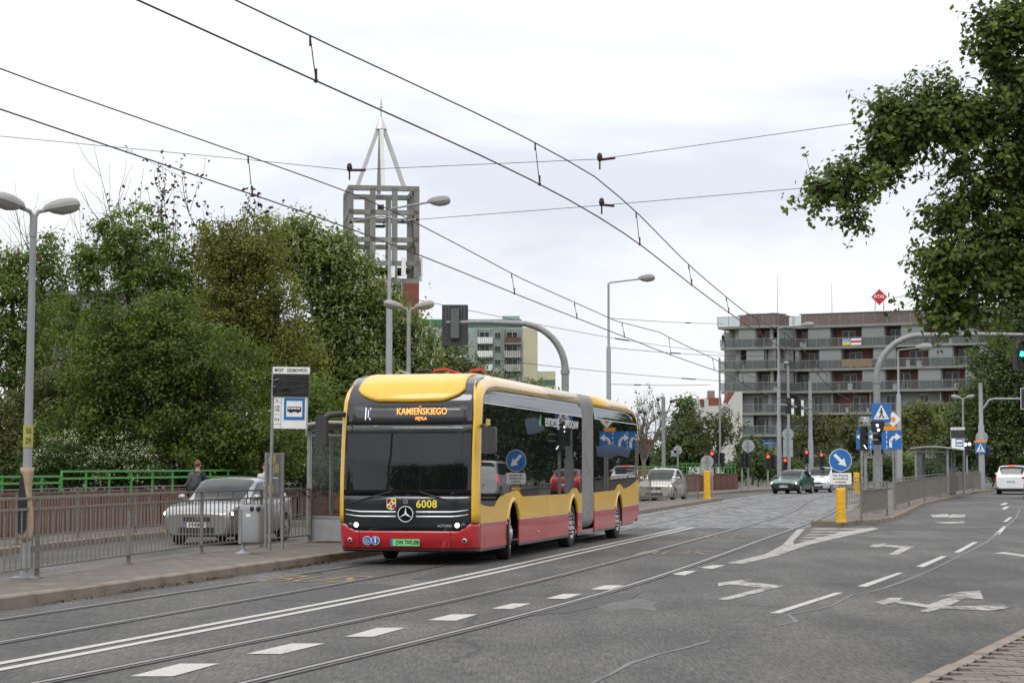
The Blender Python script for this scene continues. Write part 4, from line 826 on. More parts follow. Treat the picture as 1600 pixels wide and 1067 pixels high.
car('city_car', 'small pale silver city car following the dark green car', 'car', P_lblue, Vector((18.55, 121.3, rise(121))), math.radians(-22), MICRO, 1.67, (.62, 3.05), .31, .75, 1.5, 2.7, 3.35, 1.95, 3.0, plate='DW 3RT8')
SUV = [(0, .32, .72, .72, .76, 0.60), (.07, .27, .80, .80, .9, 0.60), (.3, .25, .90, .90, .96, 0.60), (.75, .24, .99, .99, .99, 0.60), (1.15, .24, 1.06, 1.07, 1.0, 0.62), (1.6, .24, 1.08, 1.38, 1.0, 0.78), (2.05, .24, 1.09, 1.60, 1.0, 0.78), (2.8, .24, 1.10, 1.66, 1.0, 0.78), (3.7, .24, 1.11, 1.64, .995, 0.78), (4.1, .26, 1.11, 1.60, .985, 0.77), (4.33, .28, 1.10, 1.32, .965, 0.72), (4.43, .32, 1.06, 1.08, .945, 0.62), (4.48, .36, .96, .96, .90, 0.60)]
def from_behind(pt, st, yaw): d = Vector((math.sin(-yaw), math.cos(-yaw), 0)); return pt, yaw
def rear_car(name, label, paint, rearpt, yaw, st, Wd, **k):    # driving away: nose ahead, so turn it round and put its tail at rearpt
    L = st[-1][0]; d = Vector((math.sin(-yaw), math.cos(-yaw), 0)); n = rearpt + d * L
    return car(name, label, k.pop('cat', 'car'), paint, n, yaw + math.pi, st, Wd, **k)
rear_car('suv_car', 'white estate car braking ahead of the red signal at the far right', P_white, Vector(((1581 - 800) * 113 / 3106, 113, rise(113))), math.radians(-16), SUV, 1.84, axles=(.88, 3.55), wr=.35, cowl=1.15, rf=2.05, rr=4.08, tailg=4.42, bpil=2.55, cpil=4.0, lights=False, brake=True, plate='DW 9XK')
rear_car('red_car', 'dark red car just showing at the right edge of the picture', P_red, Vector(((1599.5 - 800) * 100 / 3106 + .84, 100, rise(100))), math.radians(-16), scale_st(HATCH, 1, 1.0), 1.74, axles=(.86, 3.46), wr=.31, cowl=1.02, rf=1.95, rr=3.1, tailg=4.0, bpil=2.35, cpil=3.55, lights=False, brake=True)

VAN = [(0, .30, .80, .80, .82, .6), (.05, .26, .92, .92, .92, .6), (.2, .25, 1.02, 1.02, .97, .6), (.55, .24, 1.10, 1.10, .995, .62), (.85, .24, 1.16, 1.17, 1.0, .70), (1.25, .24, 1.18, 1.60, 1.0, .84), (1.6, .24, 1.19, 1.92, 1.0, .86), (2.4, .24, 1.20, 1.97, 1.0, .87), (3.6, .24, 1.20, 1.97, 1.0, .87), (4.5, .26, 1.20, 1.95, .99, .86), (4.72, .28, 1.20, 1.90, .98, .85), (4.84, .32, 1.18, 1.55, .965, .82), (4.88, .36, 1.05, 1.06, .94, .7)]
rear_car('delivery_van', 'white van queueing beyond the right edge, mirrored in the bus windows', P_white, Vector((27.7, 92, rise(92))), math.radians(-16), VAN, 1.9, axles=(.9, 3.9), wr=.34, cowl=.85, rf=1.6, rr=4.7, tailg=4.84, bpil=2.1, cpil=4.4, lights=False, brake=True, cat='van')
# ================================================================ LAMPS AND MASTS
def lamp_head(parent, c, d, L=.46, w=.22, tilt=.25):    # pear-shaped luminaire pointing along d
    d = Vector(d).normalized(); s_ = Vector((-d.y, d.x, 0)); up = Vector((0, 0, 1)); ax = (d * math.cos(tilt) + up * math.sin(tilt)); nz = ax.cross(s_) * -1
    if nz.z < 0: nz = -nz
    prof = [(0, .25, .3), (.08, .5, .62), (.25, .72, .85), (.5, .95, 1.0), (.75, 1.0, .95), (.92, .85, .75), (1.0, .55, .4)]
    hb, gb = MB(), MB(); c = Vector(c); hr = []; gr = []
    for t, wf, hf in prof:
        p = c + ax * (L * t); hw = w * .56 * wf; hh = .115 * hf * (L / .46)
        hr.append([p + s_ * x + nz * z for x, z in ((-hw, 0), (-hw * .98, hh * .45), (-hw * .7, hh * .9), (0, hh), (hw * .7, hh * .9), (hw * .98, hh * .45), (hw, 0))])
        gr.append([p + s_ * (x * .93) - nz * z for x, z in ((-hw, -.004), (-hw * .75, hh * .55 * min(1, t * 3)), (0, hh * .85 * min(1, t * 3)), (hw * .75, hh * .55 * min(1, t * 3)), (hw, -.004))])
    hb.grid(hr); hb.add(hr[0], [tuple(range(7))]); hb.add(hr[-1], [tuple(range(7))[::-1]])
    h_ = part('lamp_head', hb, M_lamp, parent, 50); gb.grid(gr); part('lamp_glass', gb, M_lampglass, h_, 50); return h_
def twin_lamp(label, base, top, rz, dirs=((-1, -.35), (1, .15)), s=1.0, group=None, r=.062):
    t = thing('twin_lamp_post', label, 'street lamp', base, rz, group)
    b_ = MB(); b_.tube([(0, 0, 0), (0, 0, top * .5), (0, 0, top - .3)], [r * 1.25, r * 1.0, r * .75], 14); part('pole', b_, M_pole, t, 40)
    b_ = MB(); b_.cyl((0, 0, top - .42), (0, 0, top - .12), r * .95, n=12); part('collar', b_, M_lamp, t, 40)
    b_ = MB(); b_.box((0, 0, .015), (.34, .34, .03)); part('base_plate', b_, M_gal, t)
    for dx, dy in dirs:
        d = Vector((dx, dy, 0)).normalized(); b_ = MB(); b_.tube([(0, 0, top - .16), d * .06 * s + Vector((0, 0, top - .06)), d * .2 * s + Vector((0, 0, top - .02))], .032, 8); part('arm', b_, M_lamp, t, 50)
        lamp_head(t, d * .15 * s + Vector((0, 0, top - .03)), d, .52 * s, .30 * s, .22)
    return t
nl = twin_lamp('grey twin-headed lamp post with wrapped cardboard at left platform edge', Vector((-6.78, 27.75, .155)), 5.2, 0, ((-.8, -.6), (.85, .5)), .98, r=.058)
# slight lean, yellow number sticker and the flapping board tied round it
nl.rotation_euler = (0, math.radians(.55), 0)
b_ = MB(); b_.tube([(0, 0, 1.83), (0, 0, 2.14)], .071, 14, cap=False); st_ = part('number_sticker', b_, mat('pole sticker yellow', (.34, .32, .07), .6), nl, 40)
for z, s_ in ((2.055, '50'), (1.92, '29')): text('sticker_number', s_, .11, M_letter, st_, (.02, -.073, z), FACE, sx=.75)
wb = MB(); rows = []
for i in range(15):
    z = lerp(.54, 1.55, i / 14); rows.append([Vector((math.cos(a) * (.085 + .02 * math.sin(i * .5)), -math.sin(a) * .1, z)) for a in lin(-.6, 3.3 - .9 * math.sin(math.pi * i / 14), 9)])
wb.grid(rows); wo_ = part('wrapped_board', wb, mat('weathered plywood', (.36, .26, .17), .8, 0, .2, 5, dirt=.3), nl, 60); m_ = wo_.modifiers.new('t', 'SOLIDIFY'); m_.thickness = .008
wb = MB(); wb.prism([(-.085, 1.1), (-.03, 1.05), (.03, 1.15), (.045, 1.3), (.035, 1.5), (.0, 1.7), (-.03, 1.85), (-.05, 1.95), (-.08, 1.8), (-.095, 1.5)], (0, -.112, -.45), (1, 0, 0), (0, 0, 1), (0, .006, 0)); part('black_foil', wb, M_black, nl)
twin_lamp('grey twin-headed lamp post rising behind the bus roof', Vector(((638 - 800) * 49 / 3106, 49, .155)), 5.55, math.radians(-10), ((-.9, -.3), (.9, .3)), .95)
twin_lamp('small twin-headed lamp post beside the far bus stop', gx(1503, 105, .145), 5.1, 0, ((-.9, .3), (.8, -.3)), .9)
def mast_lamp(label, px, Y, ytop, headpx, heady, rtop=.07, dz=.15, step=(.42, .7)):
    b0 = gx(px, Y, dz); zt = zat(ytop, Y) - b0.z; t = thing('street_lamp', label, 'street lamp', b0)
    b_ = MB(); b_.tube([(0, 0, 0), (0, 0, zt * step[0]), (0, 0, zt * step[0] + .05), (0, 0, zt * step[1]), (0, 0, zt * step[1] + .06), (0, 0, zt)], [.15, .14, .115, .105, rtop * .9, rtop * .7], 14); part('pole', b_, M_pole, t, 40)
    h = at(headpx, heady, Y) - b0; b_ = MB(); b_.tube([(0, 0, zt - .05), Vector((0, 0, zt)) + (h - Vector((0, 0, zt))) * .04 + Vector((0, 0, .03)), h], rtop * .5, 8); part('arm', b_, M_pole, t, 50)
    lamp_head(t, h - (h - Vector((0, 0, zt))).normalized() * .1, Vector((h.x, 0.02, 0)), .8, .28, .1); return t
mast_lamp('tall stepped grey lamp mast in front of the church tower', 608, 68, 328, 672, 316)
mast_lamp('tall grey lamp mast behind the rear of the bus', 951, 93, 443, 1000, 436)
mast_lamp('tall thick lamp mast left of the traffic signals at the junction', 1216, 126, 513, 1255, 508.5, .085)
mast_lamp('slim pale lamp mast behind the blue lane sign on the island', 1403, 95, 548, 1434, 543.5, .06)
def plain_pole(name, label, cat, px, Y, ytop, r, m=M_pole, dz=.13, steps=True):
    b0 = gx(px, Y, dz); zt = zat(ytop, Y) - b0.z; t = thing(name, label, cat, b0)
    b_ = MB(); b_.tube([(0, 0, 0), (0, 0, zt * .45), (0, 0, zt * .46), (0, 0, zt)], [r * 1.35, r * 1.3, r, r * .8] if steps else [r] * 4, 12); part('pole', b_, m, t, 40)
    b_ = MB(); b_.cyl((0, 0, zt), (0, 0, zt + .05), r * .85, n=10); part('pole_cap', b_, M_gal, t); b_ = MB(); b_.box((0, 0, .02), (r * 4, r * 4, .04)); part('base_plate', b_, M_gal, t); return t
plain_pole('signal_mast', 'white stepped mast holding the right end of the signal crossbar', 'mast', 1265, 127, 595, .13)
p_ = plain_pole('street_lamp', 'thin mast with a small dark dome lamp behind the signal crossbar', 'street lamp', 1231, 131, 572, .09); b_ = MB(); b_.ball((-.12, 0, zat(567, 131) - p_.location.z), (.2, .2, .12)); part('lamp_head', b_, M_lamp, p_, 60)
plain_pole('flag_pole', 'very thin grey pole in front of the white gabled house', 'pole', 1124, 135, 560, .07, M_gal, steps=False)
t = plain_pole('tram_wire_mast', 'grey tram wire mast with two angled brackets beyond the bus', 'mast', 1036, 133, 621, .13, M_gal, steps=False)
for a, b in (((-8, 626), (-2, 650)), ((13, 628), (2, 655)), ((-10, 645), (14, 654))):
    b_ = MB(); A = at(1036 + a[0], a[1], 133) - t.location; Bq = at(1036 + b[0], b[1], 133) - t.location; b_.cyl(A, Bq, .045, n=6); part('bracket', b_, M_gal, t)
b_ = MB()
for q in ((1028, 624), (1049, 627), (1029, 645), (1008, 645), (1001, 643)): b_.ball(at(*q, 133) - t.location, .12, 8)
part('insulators', b_, M_black, t)
# ================================================================ TRAFFIC SIGNALS
def signal_head(parent, c, n=3, s=1.0, lit=None, m_lit=None, yaw=0.0, visor=True, back=None, name='signal_head', slit=.30):
    o = link(name, None, parent, c, yaw); o.empty_display_size = .1; h = slit * s
    b_ = MB(); b_.prism(rrect(.30 * s, h * n + .04, .05 * s), (0, -.05 * s, 0), (1, 0, 0), (0, 0, 1), (0, .18 * s, 0)); part('housing', b_, M_black, o)
    for i in range(n):
        z = (n - 1) / 2 * h - i * h; b_ = MB(); disc(b_, (0, -.058 * s, z), .095 * s, 18, .01); part('lens', b_, m_lit if lit == i else M_lens_off, o)
        if visor:
            v = MB(); v.grid([[Vector((.11 * s * math.cos(a), yy * s, z + .11 * s * math.sin(a))) for a in lin(-.3, math.pi + .3, 12)] for yy in (-.05, -.24)]); part('visor', v, M_black, o, 60)
    if back:
        b_ = MB(); b_.prism(rrect(back[0], back[1], .06), (0, .0, 0), (1, 0, 0), (0, 0, 1), (0, .02, 0)); part('backing_board', b_, M_board, o)
        if len(back) > 2:
            b_ = MB(); P_ = rrect(back[0] - .03, back[1] - .03, .05); b_.tube([Vector((x, -.006, z)) for x, z in P_ + P_[:1]], .018, 5); part('board_border', b_, M_white, o)
    return o
M_board = mat('signal board dark grey', (.035, .035, .037), .6)
def gantry(label, px, Y, ytop, endpx, r=.125, ybend=600, ground=.15, sgn=-1):
    b0 = gx(px, Y, ground); t = thing('signal_gantry', label, 'signal gantry', b0); zt = zat(ytop, Y) - b0.z; xe = (endpx - px) * Y / 3106; R = 1.55
    path = [Vector((0, 0, 0)), Vector((0, 0, zt - R - .02))] + [Vector((sgn * (R - R * math.cos(a)), 0, zt - R + R * math.sin(a))) for a in lin(.08, math.pi / 2, 12)] + [Vector((xe * .7, 0, zt + .04)), Vector((xe, 0, zt + .02))]
    rs = [r, r * .97] + lin(r * .95, r * .75, 12) + [r * .6, r * .5]
    b_ = MB(); b_.tube(path, rs, 14); part('mast', b_, M_gal, t, 40); b_ = MB(); b_.cyl((0, 0, zt - R - .12), (0, 0, zt - R + .02), r * 1.18, n=14); part('collar', b_, M_gal, t, 40)
    b_ = MB(); b_.cyl((0, 0, 0), (0, 0, 1.9), r * 1.35, n=14); part('mast_foot', b_, M_gal, t, 40); return t, zt, xe
g1, zt, xe = gantry('curved grey signal gantry with the back of a signal board above the bus', 883, 65, 505, 697)
c = at(711, 508, 65) - g1.location; hd = signal_head(g1, c + Vector((0, -.0, 0)), 3, 1.0, yaw=math.pi, back=(.86, 1.34)); hq = [c_ for c_ in hd.children if c_.name.startswith('housing')][0]; hq.data.materials.clear(); hq.data.materials.append(mat('signal housing back', (.05, .05, .052), .6))
b_ = MB()
for x in (-.3, -.2, .2, .3): b_.box((x, .03, .3), (.03, .02, .62))
b_.box((0, .11, .05), (.27, .1, .96)); part('board_rib', b_, mat('board rib grey', (.10, .10, .10), .6), hd)
g2, zt2, xe2 = gantry('curved grey signal gantry over the right lanes with pedestrian crossing sign', 1369, 69, 524, 1600, sgn=1)
c = at(1596, 553, 69) - g2.location; signal_head(g2, c, 3, 1.0, 1, M_green_lit, back=(.62, 1.15))
c = at(1369, 681, 68.7) - g2.location; h_ = signal_head(g2, c + Vector((0, -.22, 0)), 2, .95, yaw=0)
for dx, dz_ in ((-.04, .36), (.0, .2), (-.14, .36), (.14, .36)):
    b_ = MB(); disc(b_, (dx * .95 + (0 if abs(dx) > .1 else .02), -.12, dz_), .045 if abs(dx) < .1 else .03, 14, .01); part('tram_lens', b_, M_white_lit if abs(dx) < .1 else M_lens_off, h_)
b_ = MB(); b_.prism([(-.24, .5), (.24, .5), (.2, .2), (.1, 0), (-.1, 0), (-.2, .2)], (0, -.1, 0), (1, 0, 0), (0, 0, 1), (0, .1, 0)); part('tram_signal_box', b_, M_black, h_)
# pedestrian crossing sign
def ped_sign(parent, c, s, orange=False, name='crossing_sign', yaw=0.0):
    o = link(name, None, parent, c, yaw); o.empty_display_size = .1
    b_ = MB(); b_.prism(rrect(s, s, .03 * s), (0, 0, 0), (1, 0, 0), (0, 0, 1), (0, .015, 0)); part('plate', b_, M_blue, o)
    b_ = MB(); b_.prism([(-.42 * s, -.33 * s), (.42 * s, -.33 * s), (0, .43 * s)], (0, -.006, 0), (1, 0, 0), (0, 0, 1), (0, .004, 0)); part('triangle', b_, M_white, o)
    b_ = MB(); k = s
    for a, b, w in (((0, .16), (.01, -.03), .095), ((.0, -.03), (-.1, -.26), .05), ((.01, -.03), (.06, -.14), .05), ((.06, -.14), (.12, -.25), .045), ((-.01, .12), (-.1, .03), .035), ((.02, .12), (.09, .03), .035), ((-.1, -.265), (-.13, -.25), .03), ((.12, -.26), (.155, -.245), .03)):
        b_.bar((a[0] * k, -.010, a[1] * k), (b[0] * k, -.010, b[1] * k), w * k, .004, up=(0, 1, 0))
    disc(b_, (.0, -.013, .225 * k), .048 * k, 14, .004); b_.box((0, -.009, -.2 * k), (.62 * k, .003, .018 * k)); part('walking_figure', b_, M_letter, o)
    if orange: b_ = MB(); b_.box((0, .0, s * .62), (s * 1.15, .015, s * .2)); part('orange_plate', b_, M_orange, o)
    return o
ped_sign(g2, at(1377, 645, 68.75) - g2.location, .66)
# BUS signal post
b0 = gx(1350, 66, .145); t = thing('bus_signal_post', 'signal post with white BUS plate beside the crossing sign', 'traffic signal', b0); zc = zat(682, 66) - b0.z
b_ = MB(); b_.cyl((0, 0, 0), (0, 0, zat(662, 66) - b0.z), .055, n=12); part('post', b_, M_gal, t, 40)
h_ = signal_head(t, (-.06, -.14, zc - .06), 3, .86); q = MB(); q.bar((0.05, -.14, -.34), (-.03, -.14, -.22), .04, .01); o_ = part('bus_bar_light', q, M_white_lit, h_)
for yy, px in ((686, 1341), (673, 1342)):
    pass
b_ = MB(); b_.bar((0, 0, zc - .1), (.42, 0, zc - .1), .04); b_.bar((0, 0, zc + .12), (.42, 0, zc + .12), .04); part('bracket', b_, M_gal, t)
b_ = MB(); b_.prism(rrect(.27, .145, .02), (-.04, -.2, zat(655, 66) - b0.z), (1, 0, 0), (0, 0, 1), (0, .01, 0)); p_ = part('bus_plate', b_, M_white, t); text('plate_text', 'BUS', .15, M_letter, p_, (-.04, -.206, zat(655, 66) - b0.z), FACE, bold=.001)
# yellow bollard with keep-right sign
def bollard(label, base, h, r, group=None):
    t = thing('bollard', label, 'bollard', base, 0, group); b_ = MB(); pr = [(r * 1.12, 0), (r * 1.12, .05), (r, .06)]
    for i in range(5): pr += [(r, lerp(.08, h - .08, i / 5)), (r * .97, lerp(.08, h - .08, (i + .85) / 5)), (r, lerp(.08, h - .08, (i + 1) / 5))]
    pr += [(r, h - .03), (r * .9, h), (.001, h)]; b_.lathe(pr, n=24); part('body', b_, M_yellowpl, t, 35); return t
B1 = G(1314, 816, .145); bl = bollard('yellow plastic bollard at the near tip of the traffic island', B1, 1.0, .145)
s0 = thing('keep_right_sign', 'round blue sign with a white arrow pointing down right above the bollard', 'road sign', B1 + Vector((0, 0, 1.0))); Yb = B1.y
b_ = MB(); b_.cyl((0, .03, -.02), (0, .03, zat(703, Yb) - s0.location.z), .025, n=10); part('post', b_, M_gal, s0, 40)
cz = zat(719, Yb) - s0.location.z; b_ = MB(); disc(b_, (0, 0, cz), .335, 36, .012); pl = part('disc', b_, M_blue, s0)
b_ = MB(); P_ = [Vector((.325 * math.cos(2 * math.pi * i / 36), -.002, cz + .325 * math.sin(2 * math.pi * i / 36))) for i in range(37)]; b_.tube(P_, .008, 5); part('rim', b_, M_white, s0)
b_ = MB(); dv = Vector((.707, 0, -.707)); nv = Vector((.707, 0, .707)); o_ = Vector((0, -.006, cz)); q = [(-.24, -.045), (.03, -.045), (.03, -.13), (.25, 0), (.03, .13), (.03, .045), (-.24, .045)]
b_.prism(q, o_, dv, nv, (0, .004, 0)); part('arrow', b_, M_white, s0)
cz = zat(747.5, Yb) - s0.location.z; b_ = MB(); b_.prism(rrect(.64, .33, .02), (0, -.004, cz), (1, 0, 0), (0, 0, 1), (0, .012, 0)); p_ = part('text_plate', b_, M_white, s0)
for i, l in enumerate(('Nie dotyczy', 'komunikacji', 'miejskiej')): text('plate_text', l, .092, M_letter, p_, (0, -.008, cz + .095 - i * .095), FACE)
B2 = G(1105, 779, .155); bollard('yellow bollard at the end of the platform beyond the bus', B2, 1.3, .16)
bollard('small yellow bollard on the far side of the tram tracks', gx(1336, 112, .1), 1.15, .17)
def sign_back(label, px, Y, discs, r=.045, dz=.15, plates=()):
    b0 = gx(px, Y, dz); t = thing('road_sign', label, 'road sign', b0); zt = max([zat(d[1], Y) - b0.z + d[2] for d in discs] + [zat(q[1], Y) - b0.z + q[3] / 2 for q in plates])
    b_ = MB(); b_.cyl((0, 0, 0), (0, 0, zt - .05), r, n=10); part('post', b_, M_gal, t, 40)
    for (x, y, R) in discs:
        b_ = MB(); disc(b_, ((x - px) * Y / 3106, .05, zat(y, Y) - b0.z), R, 24, .012); b_.box(((x - px) * Y / 3106, .03, zat(y, Y) - b0.z), (R * 1.2, .03, .05)); part('disc', b_, M_signback, t)
    for (x, y, w, h) in plates:
        b_ = MB(); b_.prism(rrect(w, h, .03), ((x - px) * Y / 3106, .05, zat(y, Y) - b0.z), (1, 0, 0), (0, 0, 1), (0, .012, 0)); b_.box(((x - px) * Y / 3106, .03, zat(y, Y) - b0.z), (w * .8, .03, .05)); part('plate', b_, M_signback, t)
    return t
sign_back('grey back of a round sign and plate on the end bollard beyond the bus', 1104, B2.y + .25, [(1104, 721, .30)], dz=1.0, plates=[(1104, 737, .6, .32)])
sign_back('grey back of a round sign left of the red signal beyond the bus', 1058, 112, [(1058, 703, .25)], plates=[(1052, 708, .3, .34)])
sign_back('larger grey back of a round sign in front of the building corner', 1167.5, 124, [(1168, 696.5, .40)])
sign_back('grey backs of a round sign and tall plates behind the thick mast', 1230, 124.5, [(1230, 678, .36)], plates=[(1230, 700, .6, 1.1)])
sign_back('grey back of a round sign on the mast above the far bus stop', 1532, 128, [(1532, 683, .40)])
def small_signal(label, px, Y, y, red=True, heads=1, group=None):
    b0 = gx(px, Y, .14); t = thing('traffic_signal', label, 'traffic signal', b0); z = zat(y, Y) - b0.z
    b_ = MB(); b_.cyl((0, 0, 0), (0, 0, z + .3), .055, n=10); part('post', b_, M_pole, t, 40)
    signal_head(t, (0, -.12, z - .22), 3, .95, 0 if red else None, M_red_lit, visor=True)
    if heads > 1: signal_head(t, (.38, 0, z - .25), 3, .95, None, yaw=math.pi * .8)
    return t
small_signal('red traffic signal above the far brick parapet', 1111, 118, 710)
small_signal('dark pair of signal heads seen from behind by the thin pole', 1118, 125, 712, False, 2)
small_signal('dark pair of signal heads left of the round sign back', 1158, 122, 713, False, 2)
small_signal('low red signal on a white post left of the thick mast', 1198, 121, 715, True, 2)
small_signal('red signal between the thick mast and the crossbar pole', 1224.5, 122, 720.5)
small_signal('red signal head on the left face of the crossbar pole', 1258, 126, 708)
small_signal('red signal beside the white post right of the crossbar pole', 1281, 123, 712)
t = small_signal('white tram signal standing behind the far bus stop sign', 1508, 118, 693, False)
for x, z in ((-.12, 1.9), (.12, 2.1)): b_ = MB(); disc(b_, (x, -.22, zat(700 - z * 3, 118) - t.location.z), .09, 14, .02); part('tram_lens', b_, M_white_lit, t)
# crossbar with signals between the masts
t = thing('signal_crossbar', 'horizontal bar with two signal heads between the masts at the junction', 'signal gantry', at(1220, 632, 125)); A = Vector((0, 0, 0)); Bq = at(1265, 639, 126.5) - t.location
b_ = MB(); b_.cyl(A, Bq, .07, n=8); part('bar', b_, M_pole, t, 40)
for f_ in (.28, .62):
    signal_head(t, A.lerp(Bq, f_) + Vector((0, -.05, .0)), 3, 1.1, yaw=2.5); b_ = MB(); b_.box(A.lerp(Bq, f_) + Vector((.2, -.2, .25)), (.16, .1, .38)); b_.box(A.lerp(Bq, f_) + Vector((.2, -.2, -.35)), (.16, .1, .38)); part('white_plate', b_, M_white, t)
# mast with red signal on an arm, right edge
b0 = gx(1531, 126, .145); t = thing('signal_mast', 'thick pale mast with a red signal on an arm and a crossing sign', 'traffic signal', b0); zt = zat(598, 126) - b0.z
b_ = MB(); b_.tube([(0, 0, 0), (0, 0, zt * .6), (0, 0, zt * .61), (0, 0, zt)], [.2, .19, .14, .12], 14); part('mast', b_, M_pole, t, 40)
za = zat(623, 126) - b0.z; xe = (1597 - 1531) * 126 / 3106; b_ = MB(); b_.tube([(0, 0, za - .75), (.25, 0, za - .5), (.5, 0, za - .1), (.8, 0, za), (xe, 0, za)], .07, 10); part('arm', b_, M_pole, t, 50)
signal_head(t, (xe + .22, -.1, za), 3, 1.15, 0, M_red_lit, back=(.78, 1.36, 1))
ped_sign(t, Vector(((1528 - 1531) * 126 / 3106, -.25, zat(700, 126) - b0.z)), .68, True); signal_head(t, ((1538 - 1531) * 126 / 3106 + .2, 0, zat(706, 126) - b0.z), 2, 1.0, yaw=1.3)
# blue lane board
b0 = gx(1402, 78, .145); t = thing('lane_direction_sign', 'wide blue lane board with white arrows behind the signals', 'road sign', b0); zc = zat(687, 78) - b0.z
for x in (-.1, -1.45): b_ = MB(); b_.cyl((x, .05, 0), (x, .05, zc + .3), .045, n=8); part('post', b_, M_gal, t, 40)
xm = (1371.5 - 1402) * 78 / 3106; b_ = MB(); b_.prism(rrect(1.78, .76, .03), (xm, 0, zc), (1, 0, 0), (0, 0, 1), (0, .02, 0)); part('panel', b_, M_blue, t)
b_ = MB()
def barrow(x0, turn):
    a = [(x0 - .06, -.3), (x0 + .06, -.3), (x0 + .06, -.05)]
    P_ = [Vector((x0, -.01, zc - .3)), Vector((x0, -.01, zc - .05)), Vector((x0 + turn * .08, -.01, zc + .08)), Vector((x0 + turn * .2, -.01, zc + .12))]
    for u, v in zip(P_, P_[1:]): b_.bar(u, v + (v - u) * .08, .11, .004, up=(0, 1, 0))
    b_.prism([(0, .15), (0, -.15), (turn * .22, 0)], P_[-1], (1, 0, 0), (0, 0, 1), (0, .004, 0))
barrow(xm + .45, 1); barrow(xm + .0, -1); barrow(xm - .48, -1)
for x in (xm + .3, xm - .33):
    for z in (-.28, -.08, .12, .3): b_.box((x, -.004, zc + z), (.03, .004, .12))
part('lane_arrows', b_, M_white, t)
b_ = MB(); b_.box(((1389 - 1402) * 78 / 3106, 0, zat(669, 78) - b0.z), (.5, .02, .16)); part('orange_plate', b_, M_orange, t)
b_ = MB(); c = Vector(((1394 - 1402) * 78 / 3106, 0, zat(655, 78) - b0.z)); b_.prism([(0, .30), (.30, 0), (0, -.30), (-.30, 0)], c, (1, 0, 0), (0, 0, 1), (0, .015, 0)); d_ = part('priority_diamond', b_, M_white, t); b_ = MB(); b_.prism([(0, .12), (.12, 0), (0, -.12), (-.12, 0)], c + Vector((0, -.005, 0)), (1, 0, 0), (0, 0, 1), (0, .003, 0)); part('diamond_centre', b_, M_orange, d_)
b_ = MB(); b_.cyl((c.x, .06, 0), (c.x, .06, c.z), .04, n=8); part('post', b_, M_gal, t, 40)
# street name sign
t = thing('street_name_sign', 'small blue street name plate left of the thick mast', 'sign', at(1201, 692, 126.5)); b_ = MB(); b_.prism(rrect(.72, .2, .02), (0, 0, 0), (1, 0, 0), (0, 0, 1), (0, .015, 0)); p_ = part('plate', b_, M_blue, t); text('plate_text', 'ul. Osobowicka', .09, M_white, p_, (0, -.006, 0), FACE); b_ = MB(); b_.bar((.3, .02, 0), (.55, .02, 0), .03); part('bracket', b_, M_gal, t)
# ================================================================ BUS STOP
M_tape = mat('black tape wrap', (.02, .02, .021), .45, 0, .5, 3, .8, 6, stretch=(.6, 1, 16))
def stop_flag(label, base, top, rz, near=True):
    t = thing('bus_stop_sign', label, 'bus stop sign', base, rz)
    b_ = MB(); b_.cyl((0, 0, 0), (0, 0, top), .034, n=12); b_.cyl((.66, 0, top - 1.3), (.66, 0, top), .022, n=10); part('post', b_, M_gal, t, 40)
    b_ = MB(); b_.prism(rrect(.70, .13, .015), (.345, -.04, top - .06), (1, 0, 0), (0, 0, 1), (0, .08, 0)); n_ = part('name_board', b_, M_white, t)
    b_ = MB(); b_.prism(rrect(.69, .42, .03), (.345, -.045, top - .345), (1, 0, 0), (0, 0, 1), (0, .09, 0)); tp = part('taped_panel', b_, M_tape, t)
    if near:
        for i in range(26):
            z = top - .53 + i * .0145; b2 = MB(); a0, a1 = random.uniform(-.008, .008), random.uniform(-.012, .012); b2.bar((.005, -.048, z + a0), (.685, -.048, z + a1), .013, .006); part('tape_strand', b2, M_tape, tp)
        b2 = MB(); b2.bar((.01, -.053, top - .25), (.12, -.053, top - .22), .014, .004); b2.bar((.0, -.053, top - .36), (.055, -.053, top - .37), .012, .004); part('tape_tear', b2, M_white, tp)
    b_ = MB(); b_.box((.345, 0, top - .865), (.66, .04, .60)); pn = part('stop_panel', b_, M_white, t)
    b_ = MB(); b_.box((.42, -.022, top - .79), (.40, .006, .42)); sq = part('blue_square', b_, M_blue, pn); b_ = MB(); b_.box((.42, -.026, top - .79), (.305, .006, .30)); part('white_square', b_, M_white, sq)
    b_ = MB(); z = top - .80
    b_.box((.42, -.031, z - .02), (.265, .004, .05)); b_.box((.42, -.031, z + .045), (.265, .004, .012)); b_.box((.54, -.031, z + .01), (.024, .004, .05))
    for x in (.295, .35, .41, .47): b_.box((x, -.031, z + .02), (.012, .004, .05))
    for x in (.355, .49): disc(b_, (x, -.033, z - .048), .022, 12, .004)
    part('bus_pictogram', b_, M_letter, sq)
    if near:
        text('stop_name', 'MOST', .085, M_letter, n_, (.115, -.043, top - .06), FACE, sx=.78, bold=.0012); text('stop_name', 'OSOBOWICKI', .085, M_letter, n_, (.46, -.043, top - .06), FACE, sx=.72, bold=.0012)
        text('route_numbers', 'K', .075, M_br, pn, (.09, -.024, top - .63), FACE); 
        for i, l in enumerate(('129', '142', '714')): text('route_numbers', l, .075, M_letter, pn, (.085, -.024, top - (.755, .815, .995)[i]), FACE, sx=.9)
        b_ = MB(); b_.box((.165, -.022, top - .865), (.005, .003, .58))
        for zz in (.67, .90, 1.08): b_.box((.095, -.022, top - zz), (.13, .003, .004))
        part('table_lines', b_, M_letter, pn)
    else: text('stop_name', 'MOST', .075, M_letter, n_, (.13, -.043, top - .06), FACE, sx=.8); text('stop_name', 'OSOBOWICKI', .075, M_letter, n_, (.45, -.043, top - .06), FACE, sx=.8)
    return t
